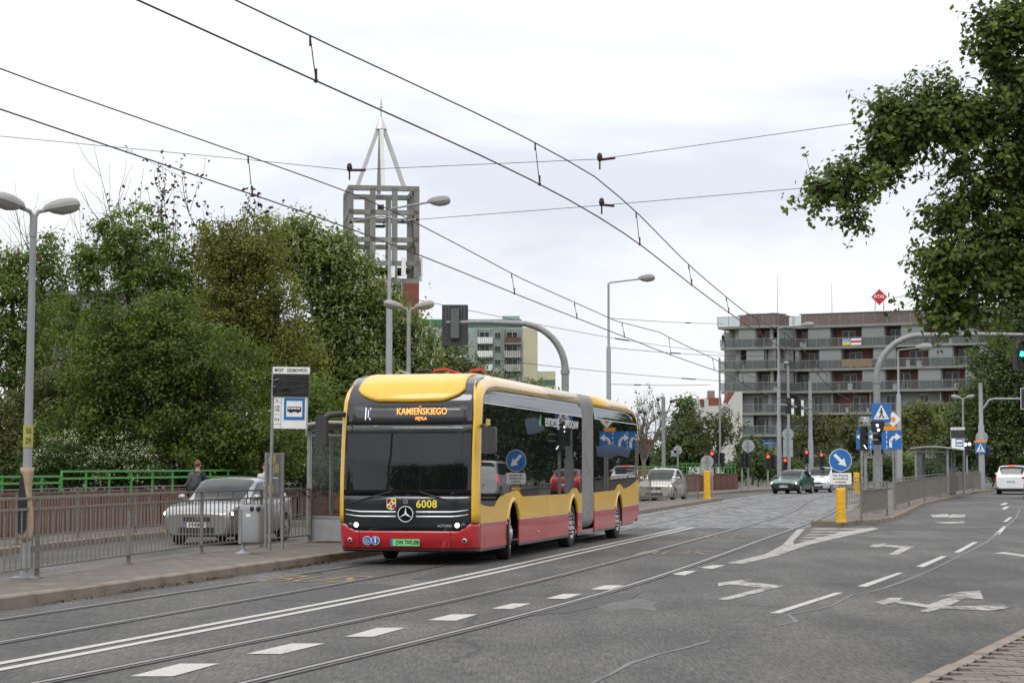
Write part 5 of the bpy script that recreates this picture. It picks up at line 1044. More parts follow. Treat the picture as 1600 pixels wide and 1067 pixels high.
sfl = stop_flag('bus stop pole with white name board, taped panel and blue bus sign', Vector(((422 - 800) * 37.76 / 3106, 37.76, .155)), 3.47, math.radians(-4)); sfl.rotation_euler.y = math.radians(.9)
stop_flag('second bus stop pole on the traffic island by the far shelter', gx(1484, 104, .145), 3.5, math.radians(-14), False)
# timetable case
t = thing('timetable_board', 'narrow grey timetable case on two legs beside the stop pole', 'notice board', Vector(((416 - 800) * 38.8 / 3106, 38.8, .155)), math.radians(-20)); 
for x in (0, .36): b_ = MB(); b_.box((x, 0, .93), (.045, .045, 1.86)); part('leg', b_, M_gal, t)
b_ = MB(); b_.box((.18, 0, 1.40), (.36, .06, .90)); part('case', b_, M_rail, t); b_ = MB(); b_.box((.18, -.034, 1.41), (.28, .008, .80)); gl = part('poster_panel', b_, mat('faded poster grey', (.09, .09, .09), .3, 0, .3, 9), t)
for (x, z, w, h, c_) in ((.17, 1.72, .08, .14, (.30, .25, .06)), (.09, 1.70, .06, .12, (.25, .25, .26)), (.24, 1.55, .09, .16, (.25, .21, .06)), (.13, 1.5, .1, .14, (.22, .22, .24)), (.11, 1.15, .12, .16, (.32, .26, .05)), (.25, 1.2, .08, .22, (.13, .13, .14)), (.2, 1.36, .15, .025, (.5, .48, .4))):
    b_ = MB(); b_.box((x + .01, -.04, z), (w, .004, h)); part('timetable_sheet', b_, mat('sheet%.2f%.2f' % (x, z), c_, .4), gl)
# litter bin
M_bin = mat('bin grey enamel', (.28, .285, .295), .5, 0, .12, 5, dirt=.2)
t = thing('litter_bin', 'grey steel litter bin on a pedestal next to the stop pole', 'litter bin', Vector(((381 - 800) * 36.1 / 3106, 36.1, .155)), math.radians(-12))
b_ = MB(); b_.lathe([(.15, 0), (.15, .02), (.06, .05), (.035, .08), (.035, 1.0)], n=16); part('pedestal', b_, M_bin, t, 40)
b_ = MB(); R_ = []
for z, s_ in ((.20, .86), (.215, .95), (.24, 1), (.80, 1), (.85, .97), (.88, .9)): R_.append([(x * s_ + .14, y * s_ + .06, z) for x, y in rrect(.40, .34, .08, 4)])
n_ = len(R_[0]); b_.add([p for r in R_ for p in r], [(i * n_ + k, i * n_ + (k + 1) % n_, (i + 1) * n_ + (k + 1) % n_, (i + 1) * n_ + k) for i in range(5) for k in range(n_)] + [tuple(range(n_ - 1, -1, -1)), tuple(5 * n_ + k for k in range(n_))])
part('body', b_, M_bin, t, 40); b_ = MB()
for x in (.12, .24): b_.ball((x + .08, -.1, .82), (.045, .05, .05), 10)
part('opening', b_, M_black, t, 50); b_ = MB(); b_.box((.13, -.112, .70), (.09, .006, .055)); part('sticker', b_, M_white, t)
b_ = MB(); b_.box((-.02, -.115, .5), (.05, .012, .62)); part('hinge_strip', b_, M_gal, t)
# shelter
M_shglass = mat('shelter glass', (.10, .115, .11), .06, 0, .1, 3)
def shelter(label, o, rz, L, D, h, panes=4):
    t = thing('bus_shelter', label, 'bus shelter', o, rz)
    for x in (0, D):
        for y in (0, L): b_ = MB(); b_.box((x, y, h / 2), (.07, .07, h)); part('post', b_, M_gal, t)
    for (ax0, ay0, bx0, by0) in ((0, 0, D, 0), (0, L, D, L), (0, 0, 0, L)):
        n = 1 if ay0 == by0 else panes
        for i in range(n):
            a = Vector((lerp(ax0, bx0, i / n), lerp(ay0, by0, i / n), 0)); b = Vector((lerp(ax0, bx0, (i + 1) / n), lerp(ay0, by0, (i + 1) / n), 0)); d = (b - a).normalized() * .05
            b_ = MB(); b_.bar(a + d + Vector((0, 0, .26)), b - d + Vector((0, 0, .26)), .03, .46); part('kick_panel', b_, M_bin, t)
            for z in (.53, h - .1): b_ = MB(); b_.bar(a + d + Vector((0, 0, z)), b - d + Vector((0, 0, z)), .05, .05); part('rail', b_, M_gal, t)
            for e in (a + d, b - d): b_ = MB(); b_.bar(e + Vector((0, 0, .05)), e + Vector((0, 0, h)), .045); part('mullion', b_, M_gal, t)
            b_ = MB(); b_.bar(a + d * 1.5 + Vector((0, 0, (h + .45) / 2)), b - d * 1.5 + Vector((0, 0, (h + .45) / 2)), .008, h - .66); g_ = part('pane', b_, M_pane, t)
    b_ = MB(); rr = []
    for y in lin(-.25, L + .25, 10): rr.append([(x, y, h + .10 + .10 * math.sin(math.pi * (x + .3) / (D + .6))) for x in lin(-.25, D + .45, 8)])
    b_.grid(rr); ro = part('roof', b_, M_conc, t, 40); m_ = ro.modifiers.new('t', 'SOLIDIFY'); m_.thickness = .07
    b_ = MB(); b_.box((.35, L / 2, .45), (.35, L * .7, .05)); part('bench', b_, M_rail, t); return t
mp_ = bpy.data.materials.new('clear shelter pane'); mp_.use_nodes = True; N_ = mp_.node_tree.nodes; N_.clear(); o_ = N_.new('ShaderNodeOutputMaterial'); tr_ = N_.new('ShaderNodeBsdfTransparent'); tr_.inputs[0].default_value = (.90, .93, .92, 1); gl_ = N_.new('ShaderNodeBsdfGlossy'); gl_.inputs['Roughness'].default_value = .04; mx_ = N_.new('ShaderNodeMixShader'); fr_ = N_.new('ShaderNodeFresnel'); fr_.inputs[0].default_value = 1.5
ge_ = N_.new('ShaderNodeNewGeometry'); iv_ = N_.new('ShaderNodeMath'); iv_.operation = 'SUBTRACT'; iv_.inputs[0].default_value = 1; mp_.node_tree.links.new(ge_.outputs['Backfacing'], iv_.inputs[1]); mu_ = N_.new('ShaderNodeMath'); mu_.operation = 'MULTIPLY'; mp_.node_tree.links.new(fr_.outputs[0], mu_.inputs[0]); mp_.node_tree.links.new(iv_.outputs[0], mu_.inputs[1]); mp_.node_tree.links.new(mu_.outputs[0], mx_.inputs[0]); mp_.node_tree.links.new(tr_.outputs[0], mx_.inputs[1]); mp_.node_tree.links.new(gl_.outputs[0], mx_.inputs[2]); mp_.node_tree.links.new(mx_.outputs[0], o_.inputs[0]); M_pane = mp_; MATS['clear shelter pane'] = mp_
shelter('grey glazed bus shelter half hidden behind the bus front', Vector(((483 - 800) * 42.0 / 3106, 42.0, .155)), math.radians(-19), 4.6, 1.25, 2.35)
shelter('glazed bus shelter on the traffic island behind the railing', gx(1428, 100, .145), math.radians(-16), 5.5, 1.6, 2.3)
# ================================================================ OVERHEAD TRAM WIRES
def wire(parent, pts, r, m=M_wire, name='wire'): b_ = MB(); b_.tube(pts, r, 5, cap=False); return part(name, b_, m, parent, 60)
def catenary(label, fc, zc, carrier_px, y0, y1, droppers, sag_pts):
    ys_ = list(np.arange(y0, y1 + .01, 2.0)); o = Vector((fc(ys_[0]), ys_[0], zc)); t = thing('overhead_tram_wire', label, 'overhead wire', o)
    rs = lambda y: .0095 + .00011 * max(0, y - 20)
    for a in (0,):
        b_ = MB(); b_.tube([Vector((fc(y), y, zc)) - o for y in ys_], [rs(y) for y in ys_], 5, cap=False); part('contact_wire', b_, M_wire, t, 60)
    cz = lambda y: zc + interp(y, sag_pts)
    b_ = MB(); b_.tube([Vector((fc(y) - .06, y, cz(y))) - o for y in ys_], [rs(y) * .9 for y in ys_], 5, cap=False); part('carrier_wire', b_, M_wire, t, 60)
    for y in droppers:
        b_ = MB(); a = Vector((fc(y), y, zc)) - o; b = Vector((fc(y) - .06, y, cz(y))) - o; b_.cyl(a, b, .005 + .00006 * y, n=5); b_.cyl(a, a + Vector((0, 0, .12)), .014, n=5); b_.cyl(b - Vector((0, 0, .1)), b, .012, n=5); b_.ball(a, .025, 6); part('dropper', b_, M_wire, t)
    return t
CB = [(-40, -19), (0, -7.9), (10, -5.0), (16.44, -2.98), (19, -2.1), (24.4, -.2), (29.3, 1.32), (33.4, 2.14), (40.9, 3.69), (48, 5.23), (56.4, 7.1), (75, 11.4), (95, 15.3), (128, 23)]
CAa = [(-40, -20.5), (0, -10.6), (12, -7.8), (21.2, -5.46), (27.5, -3.56), (34, -1.88), (41.7, -.27), (49.8, 1.6), (68.5, 5.84), (79.4, 8.66), (95, 11.6), (128, 19.6)]
fB = XF(CB); fA = XF(CAa); ZC = 5.5
catenary('overhead tram wire pair above the right-hand track', fB, ZC, None, -36, 126, [19.4, 26.5, 33.6, 41, 48.2, 56, 64, 72, 80, 90], [(-40, .62), (-5, .62), (8, .40), (19, .44), (30, .62), (41, .42), (52, .36), (60, .5), (64, .62), (80, .4), (96, .62), (126, .5)])
catenary('overhead tram wire pair above the left-hand track', fA, ZC, None, -36, 126, [14, 27.5, 35, 43, 50, 57, 66, 76, 88], [(-40, .62), (-5, .6), (10, .42), (22, .46), (33, .62), (44, .42), (56, .38), (64, .62), (80, .4), (96, .62), (126, .5)])
def cross_span(label, ptsA, arms, r=.009):
    o = Vector(ptsA[0]); t = thing('cross_span_wire', label, 'span wire', o); wire(t, [Vector(p) - o for p in ptsA], r)
    for p, d in arms:
        p = Vector(p) - o; b_ = MB(); b_.cyl(p, p + Vector(d), .022, n=6); part('insulator_arm', b_, M_wire, t); b_ = MB(); b_.ball(p + Vector((0, 0, .04)), (.045, .045, .075), 8); part('insulator', b_, M_wire, t); b_ = MB(); b_.cyl(p - Vector((0, 0, .15)), p, .014, n=5); part('hanger', b_, M_wire, t)
    return t
Ys = 30.2
cross_span('thin span wire crossing the whole street in front of the church spire', [at(-120, 200, Ys), at(0, 213, Ys), at(400, 251, Ys), at(545, 266, Ys), at(935, 249, Ys), at(1355, 190, Ys), at(1700, 140, Ys)], [(at(546, 266, Ys), (.25, 0, .0)), (at(937, 250, Ys), (.24, 0, .03))], .005)
cross_span('lower span wire from the tram wires towards the oak', [at(655, 343, 33.5), at(940, 321, 31), at(1280, 292, 30.8), at(1600, 259, 30.5), at(1750, 243, 30.4)], [(at(940, 320, 31), (.2, 0, -.02))], .005)
t = thing('steady_arm', 'bowed pull-off tube with insulators between the left tram wires', 'wire fitting', at(547, 347, 33)); b_ = MB(); o = t.location.copy(); b_.tube([at(x, y, 33.2) - o for x, y in ((547, 347), (570, 342), (595, 338), (612, 341), (628, 346), (640, 344), (652, 342))], .014, 6); part('tube', b_, M_gal, t, 60)
b_ = MB()
for x, y in ((548, 347), (629, 346), (652, 343)): b_.ball(at(x, y, 33.2) - o, (.03, .03, .03), 8)
part('clamp', b_, M_black, t)
def far_wire(label, a, b, sag=.0, r=.012, mid=None):
    A, Bq = at(*a), at(*b); o = A.copy(); t = thing('span_wire', label, 'span wire', o); pts = [A.lerp(Bq, i / 10) - Vector((0, 0, sag * math.sin(math.pi * i / 10))) - o for i in range(11)]; wire(t, pts, r)
    if mid: 
        b_ = MB(); q = pts[mid]; b_.bar(q, q + (pts[mid + 1] - q) * .5, .06); part('insulator', b_, M_wire, t)
far_wire('slack span wire at the height of the signal board', (650, 468, 68), (1130, 552, 126), .2, .012, 5)
far_wire('span wire from the rear mast towards the apartment building', (951, 543, 93), (1216, 556, 126), .15, .014, 3)
far_wire('lowest span wire right of the rear mast', (760, 561, 93), (1216, 600, 126), .15, .014, 6)
far_wire('level span wire near the rear mast', (951, 600, 93), (1110, 601, 126), .05, .014, 2)
far_wire('upper span wire beside the rear mast', (951, 497, 93), (1130, 506, 126), .05, .014, 6)
for lbl, p in (('span wire mast beyond the left edge of the street', at(-120, 200, Ys)), ('span wire mast beyond the right edge of the street', at(1760, 140, Ys))):
    t = thing('span_wire_mast', lbl, 'mast', (p.x, p.y, .1)); b_ = MB(); b_.tube([(0, 0, -.3), (0, 0, 4), (0, 0, p.z + .4)], [.15, .13, .1], 12); part('pole', b_, M_pole, t, 40); b_ = MB(); b_.cyl((0, 0, p.z - .2), (0, 0, p.z), .14, n=12); part('band', b_, M_gal, t)
# ================================================================ PEOPLE
M_skin = mat('skin', (.42, .24, .17), .6, 0, .08, 9); M_hair = mat('short brown hair', (.10, .06, .035), .8, 0, .2, 30); M_jack = mat('navy jacket', (.012, .013, .02), .8, 0, .2, 12, .3, 40); M_trous = mat('dark trousers', (.02, .02, .022), .85, 0, .2, 12); M_coat2 = mat('light grey jacket', (.45, .44, .42), .8, 0, .12, 12, .2, 30)
def person(label, loc, rz, top_m, hair_m, h=1.78, step=.12):
    t = thing('person', label, 'person', loc, rz); k = h / 1.78
    J = {'pel': (0, 0, .95), 'waist': (0, .0, 1.1), 'chest': (0, .01, 1.33), 'neck0': (0, .015, 1.48), 'neck': (0, .0, 1.55), 'head0': (0, -.01, 1.62), 'head': (0, -.015, 1.70), 'crown': (0, 0, 1.76)}
    E = [('pel', 'waist'), ('waist', 'chest'), ('chest', 'neck0'), ('neck0', 'neck'), ('neck', 'head0'), ('head0', 'head'), ('head', 'crown')]
    Rr = {'pel': .15, 'waist': .135, 'chest': .16, 'neck0': .085, 'neck': .055, 'head0': .075, 'head': .085, 'crown': .05}
    for s_, sg in (('l', 1), ('r', -1)):
        st_ = step * sg
        J.update({s_ + 'hip': (sg * .09, 0, .9), s_ + 'knee': (sg * .1, -st_ * .6 - .02, .49), s_ + 'ank': (sg * .1, -st_ + .03, .09), s_ + 'toe': (sg * .115, -st_ - .12, .045), s_ + 'sh': (sg * .17, .01, 1.43), s_ + 'el': (sg * .24, .04 + st_ * .4, 1.15), s_ + 'wr': (sg * .235, -.06 + st_ * .8, .92), s_ + 'hand': (sg * .23, -.09 + st_, .83)})
        Rr.update({s_ + 'hip': .095, s_ + 'knee': .062, s_ + 'ank': .045, s_ + 'toe': .04, s_ + 'sh': .075, s_ + 'el': .05, s_ + 'wr': .036, s_ + 'hand': .038})
        E += [('pel', s_ + 'hip'), (s_ + 'hip', s_ + 'knee'), (s_ + 'knee', s_ + 'ank'), (s_ + 'ank', s_ + 'toe'), ('chest', s_ + 'sh'), (s_ + 'sh', s_ + 'el'), (s_ + 'el', s_ + 'wr'), (s_ + 'wr', s_ + 'hand')]
        for i, (dx, dy) in enumerate(((-.012, -.03), (-.004, -.012), (.002, .008), (.006, .026), (-.02, -.045))):
            n0 = s_ + 'f%d' % i; J[n0] = (sg * (.23 + dx), -.10 + st_ + dy * .6, .80); J[n0 + 'b'] = (sg * (.225 + dx), -.11 + st_ + dy * .7, .745 if i < 4 else .775); Rr[n0] = .011; Rr[n0 + 'b'] = .008; E += [(s_ + 'hand', n0), (n0, n0 + 'b')]
    names = list(J); me = bpy.data.meshes.new('body'); me.from_pydata([tuple(c * k for c in J[n]) for n in names], [(names.index(a), names.index(b)) for a, b in E], [])
    o = link('body', me, t); sk = o.modifiers.new('skin', 'SKIN'); sk.use_smooth_shade = True
    for i, n in enumerate(names): v = me.skin_vertices[0].data[i]; v.radius = (Rr[n] * k * (1.0 if 'chest' not in n else 1.12), Rr[n] * k * (1 if n not in ('chest', 'waist', 'pel') else .8)); v.use_root = (n == 'pel')
    ss = o.modifiers.new('sub', 'SUBSURF'); ss.levels = 1; ss.render_levels = 1
    dg = bpy.context.evaluated_depsgraph_get(); nm = bpy.data.meshes.new_from_object(o.evaluated_get(dg)); o.modifiers.clear(); o.data = nm; nm.materials.clear()
    for m in (M_skin, top_m, M_trous, M_black): nm.materials.append(m)
    for p in nm.polygons:
        z = p.center.z / k; p.use_smooth = True; p.material_index = 3 if z < .1 else 2 if z < .93 and abs(p.center.x) < .19 * k else 1 if (z > .86 and z < 1.53) else 0
    b_ = MB(); b_.ball((0, .012 * k, 1.715 * k), (.088 * k, .1 * k, .085 * k), 12); part('hair', b_, hair_m, t, 60)
    for sg in (1, -1): b_ = MB(); b_.ball((sg * .084 * k, 0, 1.66 * k), (.014, .022, .032), 8); part('ear', b_, M_skin, t, 60)
    b_ = MB(); b_.ball((0, -.1 * k, 1.655 * k), (.013, .02, .022), 8); part('nose', b_, M_skin, t, 60)
    b_ = MB()
    for sg in (1, -1): b_.ball((sg * .032 * k, -.083 * k, 1.685 * k), (.012, .008, .008), 8)
    part('eyes', b_, M_white, t, 60); b_ = MB(); b_.ball((0, -.088 * k, 1.605 * k), (.025, .008, .007), 8); part('mouth', b_, mat('lips', (.3, .12, .1), .6), t, 60); return t
yp = 50.0; pp = Vector(((309 - 800) * yp / 3106, yp, .14)); pers = person('person in a dark jacket walking away behind the silver car', pp, math.pi - .2, M_jack, mat('short red-brown hair', (.16, .075, .04), .85, 0, .2, 30), 1.76)
bp_ = thing('backpack', 'black and white patterned backpack on the person behind the silver car', 'backpack', pp + Vector((0, 0, 1.0)), math.pi - .2)
M_bpk = mat('backpack pattern', (.05, .05, .055), .7, 0, .95, 9); b_ = MB(); R_ = []
for z, s_ in ((.0, .7), (.04, .95), (.2, 1.05), (.38, 1), (.46, .8), (.48, .5)): R_.append([(x * s_, y * s_ + .24, z) for x, y in rrect(.31, .19, .06, 4)])
n_ = len(R_[0]); b_.add([p for r in R_ for p in r], [(i * n_ + k, i * n_ + (k + 1) % n_, (i + 1) * n_ + (k + 1) % n_, (i + 1) * n_ + k) for i in range(5) for k in range(n_)] + [tuple(range(n_ - 1, -1, -1)), tuple(5 * n_ + k for k in range(n_))]); part('bag', b_, M_bpk, bp_, 50)
for sg in (1, -1): b_ = MB(); b_.tube([(sg * .1, .16, .44), (sg * .12, .02, .52), (sg * .12, -.13, .44), (sg * .13, -.14, .2), (sg * .12, .14, .05)], .022, 6); part('strap', b_, M_bpk, bp_, 60)
person('person in a light jacket partly hidden by the timetable case', Vector(((415 - 800) * 53 / 3106, 53, .14)), .1, M_coat2, M_black, 1.72)
# ================================================================ BUILDINGS
M_bgrey = mat('grey render', (.19, .19, .186), .85, 0, .12, .6); M_slab = mat('balcony slab concrete', (.21, .206, .195), .8, 0, .12, .8); M_brown = mat('red-brown cladding', (.13, .055, .045), .75, 0, .15, .7); M_attic = mat('attic brown cladding', (.26, .14, .115), .75, 0, .12, .5)
M_screen = mat('metal louvre screen', (.22, .23, .23), .55, .1, .12, .35, .8, 1.2, stretch=(.1, .1, 9)); M_frame = mat('white window frame', (.36, .36, .355), .6); M_wood = mat('wooden screen', (.20, .15, .09), .8)
mb2 = bpy.data.materials.new('balcony glass'); mb2.use_nodes = True; N_ = mb2.node_tree.nodes; N_.clear(); o_ = N_.new('ShaderNodeOutputMaterial'); tr_ = N_.new('ShaderNodeBsdfTransparent'); tr_.inputs[0].default_value = (.82, .85, .85, 1); df_ = N_.new('ShaderNodeBsdfPrincipled'); df_.inputs['Base Color'].default_value = (.22, .23, .23, 1); df_.inputs['Roughness'].default_value = .15; mx_ = N_.new('ShaderNodeMixShader'); mx_.inputs[0].default_value = .15
mb2.node_tree.links.new(tr_.outputs[0], mx_.inputs[1]); mb2.node_tree.links.new(df_.outputs[0], mx_.inputs[2]); mb2.node_tree.links.new(mx_.outputs[0], o_.inputs[0]); M_bal = mb2
def block(t, m, name, c, d, R=None): b_ = MB(); b_.box(c, d, R=R); return part(name, b_, m, t)
# --- modern apartment block
YA = 266; aprt = thing('apartment_building', 'long grey modern apartment building with glass balconies and louvred screens', 'building', gx(1150, YA, 0)); O = aprt.location.copy(); O.z = 0; aprt.location.z = 0
zsl = [zat(y, YA) for y in (712, 678, 644, 609.5, 575, 541, 507.5)]
def seg(pa, Ya, pb, Yb):
    A = Vector(((pa - 800) * Ya / 3106, Ya, 0)); B = Vector(((pb - 800) * Yb / 3106, Yb, 0)); U = (B - A).normalized(); Nn = Vector((U.y, -U.x, 0))
    if Nn.y > 0: Nn = -Nn
    def u(px):     # distance along the facade of a sighting
        k = (px - 800) / 3106; return (k * A.y - A.x) / (U.x - k * U.y)
    R = Matrix((U, -Nn, Vector((0, 0, 1)))).transposed(); L = (B - A).length
    def bx(name, m, u0, u1, n0, n1, z0, z1, parent=aprt):   # n: distance in front (+) of / behind (-) the facade plane
        c = A + U * ((u0 + u1) / 2) + Nn * ((n0 + n1) / 2) - O; c.z = (z0 + z1) / 2; return block(parent, m, name, c, (abs(u1 - u0), abs(n1 - n0), abs(z1 - z0)), R)
    return u, bx, L
for si, (pa, Ya, pb, Yb, rows_) in enumerate((
    (1152, 268.5, 1217, 266, {5: [(1154.7, 1182, 's'), (1182, 1216, 'l')], 4: [(1156, 1167, 'l'), (1167, 1195.5, 's'), (1197, 1216, 'l')], 3: [(1154.7, 1182, 's'), (1182, 1216, 'l')], 2: [(1157, 1216, 'w')], 1: [(1156, 1178, 's'), (1178, 1216, 'w')], 0: [(1156, 1216, 'w')]}),
    (1217, 266, 1243, 268.5, {5: [(1220, 1243, 's')], 4: [(1217, 1230, 'l'), (1230, 1243, 's')], 3: [(1218, 1243, 's')], 2: [(1217, 1243, 'w')], 1: [(1217, 1243, 'w')], 0: [(1217, 1243, 'w')]}),
    (1243, 268.5, 1660, 253, {5: [(1243, 1264, 'l'), (1264, 1299, 's'), (1299, 1348.5, 'f'), (1348.5, 1384, 's'), (1384, 1410, 'l'), (1410, 1446, 's'), (1446, 1490, 'l'), (1490, 1530, 's'), (1530, 1575, 'l'), (1575, 1660, 's')],
       4: [(1243, 1250, 's'), (1250, 1281, 'l'), (1281, 1316, 's'), (1316, 1366, 'd'), (1366, 1402, 's'), (1402, 1453, 'l'), (1453, 1491, 's'), (1491, 1533, 'l'), (1533, 1580, 's'), (1580, 1660, 'l')],
       3: [(1243, 1265, 'l'), (1265, 1299, 's'), (1299, 1348.5, 'l'), (1348.5, 1384, 's'), (1384, 1436, 'l'), (1436, 1472, 's'), (1472, 1510, 'l'), (1510, 1560, 's'), (1560, 1660, 'l')],
       2: [(1243, 1300, 'w'), (1300, 1360, 'l'), (1360, 1470, 'w'), (1470, 1500, 'l'), (1500, 1660, 'w')], 1: [(1243, 1290, 'w'), (1290, 1340, 'l'), (1340, 1400, 's'), (1400, 1450, 'l'), (1450, 1660, 'w')], 0: [(1243, 1660, 'w')]}))):
    u, bx, L = seg(pa, Ya, pb, Yb)
    bx('wall', M_bgrey, (-.5, 1.2, 1.2)[si], L + (-1.2, -1.2, 1)[si], -10, -1.75, 0, zsl[6] - .38 - si * .01)
    bx('roof_deck', M_slab, -.2 if si else -2.6, L + .3, -9, .12, zsl[6] - .35, zsl[6] + si * .004)
    bx('attic', M_attic, (1.2, .6, .6)[si], L - (.6, .6, 0)[si], -7, -1.2, zsl[6] + .02, zsl[6] + 1.55 + si * .01); bx('attic_roof', M_slab, (1.0, .4, .4)[si], L - (.4, .4, 0)[si], -7.2, -1.0, zsl[6] + 1.565 + si * .01, zsl[6] + 1.7 + si * .01)
    ul = -2.7 if si == 0 else 0
    bx('balustrade', M_bal, ul, L, .0, .03, zsl[6] + .05, zsl[6] + 1.25)
    for q in np.arange(ul, L, 1.6): bx('baluster_post', M_gal, q, q + .06, .035, .08, zsl[6] + .003, zsl[6] + 1.35)
    bx('handrail', M_gal, ul, L, .0, .05, zsl[6] + 1.255, zsl[6] + 1.32)
    for f_ in range(6):
        z0, z1 = (zsl[f_], zsl[f_ + 1]); zc_ = z1 - .36
        if f_ < 6: bx('slab', M_slab, (-2.2 if f_ % 2 else -2.5) if si == 0 and f_ > 0 else -.2, L + .1, -1.8, .25 if f_ in (1, 2) else .12, z0 - .34, z0 - si * .006)
        if f_ > 0:
            bx('balustrade', M_bal, ul * .85, L, .06, .09, z0 + .06, z0 + 1.08); bx('handrail', M_gal, ul * .85, L, .05, .1, z0 + 1.083, z0 + 1.14)
            for q in np.arange(ul * .85, L, 1.55): bx('baluster_post', M_gal, q, q + .06, .095, .13, z0 + .003, z0 + 1.1)
            if si == 0:
                bx('column', M_slab, -.3, .45, -1.2, -.5, z0 + .003, zc_); bx('column', M_slab, -1.75, -1.55, -.2, 0, z0 + .003, zc_)
                bx('side_balustrade', M_bal, ul * .85, ul * .85 + .03, -1.8, .05, z0 + .06, z0 + 1.08)
        for (xa, xb, k) in rows_.get(f_, ()):
            a, b = u(xa), u(xb)
            if k == 's': bx('louvre_screen', M_screen, a + .05, b - .05, -.28, -.12, z0 + .03, zc_ - .02)
            elif k == 'w':
                bx('wall_panel', M_bgrey, a, b, -1.74, -1.2, z0 + .003, zc_ - .02); n = max(1, int((b - a) / 3.2))
                for i in range(n):
                    c_ = lerp(a, b, (i + .5) / n) + random.uniform(-.5, .5); w_ = random.choice((.6, .9, 1.2)); wf = bx('window', M_frame, c_ - w_, c_ + w_, -1.2, -1.14, z0 + .1, zc_ - .35); 
                    for s_ in (-.5, .5): bx('pane', M_cglass, c_ + s_ * w_ - w_ * .42, c_ + s_ * w_ + w_ * .42, -1.15, -1.12, z0 + .2, zc_ - .45, wf)
            else:
                bx('loggia_wall', M_brown, a, b, -1.74, -1.6, z0 + .003, zc_ - .02)
                for e in (a, b): bx('loggia_cheek', M_bgrey, e - .08, e + .08, -1.6, -.3, z0 + .003, zc_ - .02)
                c_ = lerp(a, b, random.uniform(.3, .7)); w_ = min(.9, (b - a) * .3); wf = bx('window', M_frame, c_ - w_, c_ + w_, -1.6, -1.54, z0 + .1, zc_ - .4)
                for s_ in (-.5, .5): bx('pane', M_cglass, c_ + s_ * w_ - w_ * .42, c_ + s_ * w_ + w_ * .42, -1.55, -1.52, z0 + .2, zc_ - .5, wf)
                if (b - a) > 3: bx('column', M_slab, a + (b - a) * .62, a + (b - a) * .62 + .45, -.8, -.4, z0 + .003, zc_ - .02) if k == 'l' and si == 0 else None
                if k == 'd': bx('reed_screen', M_wood, a + .1, b - .1, .1, .14, z0 + .1, z0 + 1.1)
                if k == 'f':
                    for x0, x1, ms in ((1318.7, 1332, ((mat('flag blue', (.20, .33, .55), .8), .5, 1), (mat('flag yellow', (.62, .50, .08), .8), 0, .5))), (1332.5, 1348, ((M_white, .68, 1), (mat('flag red', (.45, .04, .06), .8), .34, .68), (M_white, 0, .34)))):
                        f0 = None
                        for m_, za, zb in ms:
                            o2 = bx('flag_stripe', m_, u(x0), u(x1), .1, .115, z0 + .1 + za * .88, z0 + .1 + zb * .88)
                for _ in range(2):
                    c_ = random.uniform(a + .4, b - .4); bx('balcony_item', random.choice((M_white, M_wood, M_bgrey)), c_, c_ + random.uniform(.25, .6), -.6, -.3, z0 + .003, z0 + random.uniform(.4, .9))
p_ = gx(1232, 273, 0); bx_ = MB(); bx_.box(Vector((p_.x, 273, (zsl[6] - .4) / 2)) - Vector((O.x, O.y, 0)), (5.5, 5, zsl[6] - .4)); part('stair_core', bx_, M_bgrey, aprt)
person('dark figure standing on the corner balcony of the apartment building', at(1130, 541, 267.4) - Vector((0, 0, 0)), 0.5, M_jack, M_black, 1.75)
for px, yt in ((1215, 428), (1300, 442)):
    p = at(px, 490, 268); t = thing('roof_antenna', 'thin lightning rod on the roof ' + ('left of the sign' if px == 1300 else 'at the roof corner'), 'antenna', p); b_ = MB(); b_.tube([(0, 0, -.8), (0, 0, zat(yt, 268) - p.z)], [.05, .02], 6); part('rod', b_, M_gal, t); b_ = MB(); b_.box((0, 0, -.8), (.4, .4, .2)); part('foot', b_, M_slab, t)
p = at(1374, 464, 262); t = thing('rooftop_sign', 'red diamond-shaped rooftop sign with white letters', 'sign', p); b_ = MB(); k = 1.15
b_.prism([(0, k), (k, 0), (0, -k), (-k, 0)], (0, 0, 0), (1, 0, 0), (0, 0, 1), (0, .2, 0)); o_ = part('frame', b_, M_white, t); b_ = MB(); k = 1.02; b_.prism([(0, k), (k, 0), (0, -k), (-k, 0)], (0, -.02, 0), (1, 0, 0), (0, 0, 1), (0, .03, 0)); part('panel', b_, mat('sign red', (.52, .012, .02), .5), o_)
text('letters', 'ATAL', .60, M_white, o_, (0, -.03, .05), FACE, bold=.015)
for x in (-.55, .6): b_ = MB(); b_.cyl((x, .12, -.5), (x, .12, zsl[6] + 1.7 - p.z), .05, n=6); b_.cyl((x, .12, -.6), (x + .15, 1.2, zsl[6] + 1.7 - p.z), .04, n=6); part('strut', b_, M_gal, t)
# --- green panel block
YB = 400; k = YB / 3106; M_pgreen = mat('green facade render', (.20, .245, .21), .85, 0, .08, .3); M_pgrey = mat('pale green-grey render', (.30, .34, .32), .85, 0, .06, .3); M_beige = mat('beige gable render', (.47, .43, .31), .85, 0, .06, .2); M_dgreen = mat('dark green parapet', (.06, .15, .10), .85)
blk = thing('panel_block', 'pale green panel block with white balconies and beige gable end', 'building', gx(700, YB, 0)); O = blk.location.copy(); O.z = 0; blk.location.z = 0
def bb(name, m, x0, x1, y0, y1, n0, n1, parent=blk):    # sighting rectangle at the facade, n0..n1 metres in front of it
    P0_, P1_ = at(x0, y1, YB), at(x1, y0, YB); c = Vector(((P0_.x + P1_.x) / 2 - O.x, YB - (n0 + n1) / 2 - O.y, (P0_.z + P1_.z) / 2)); return block(parent, m, name, c, (P1_.x - P0_.x, abs(n1 - n0), P1_.z - P0_.z))
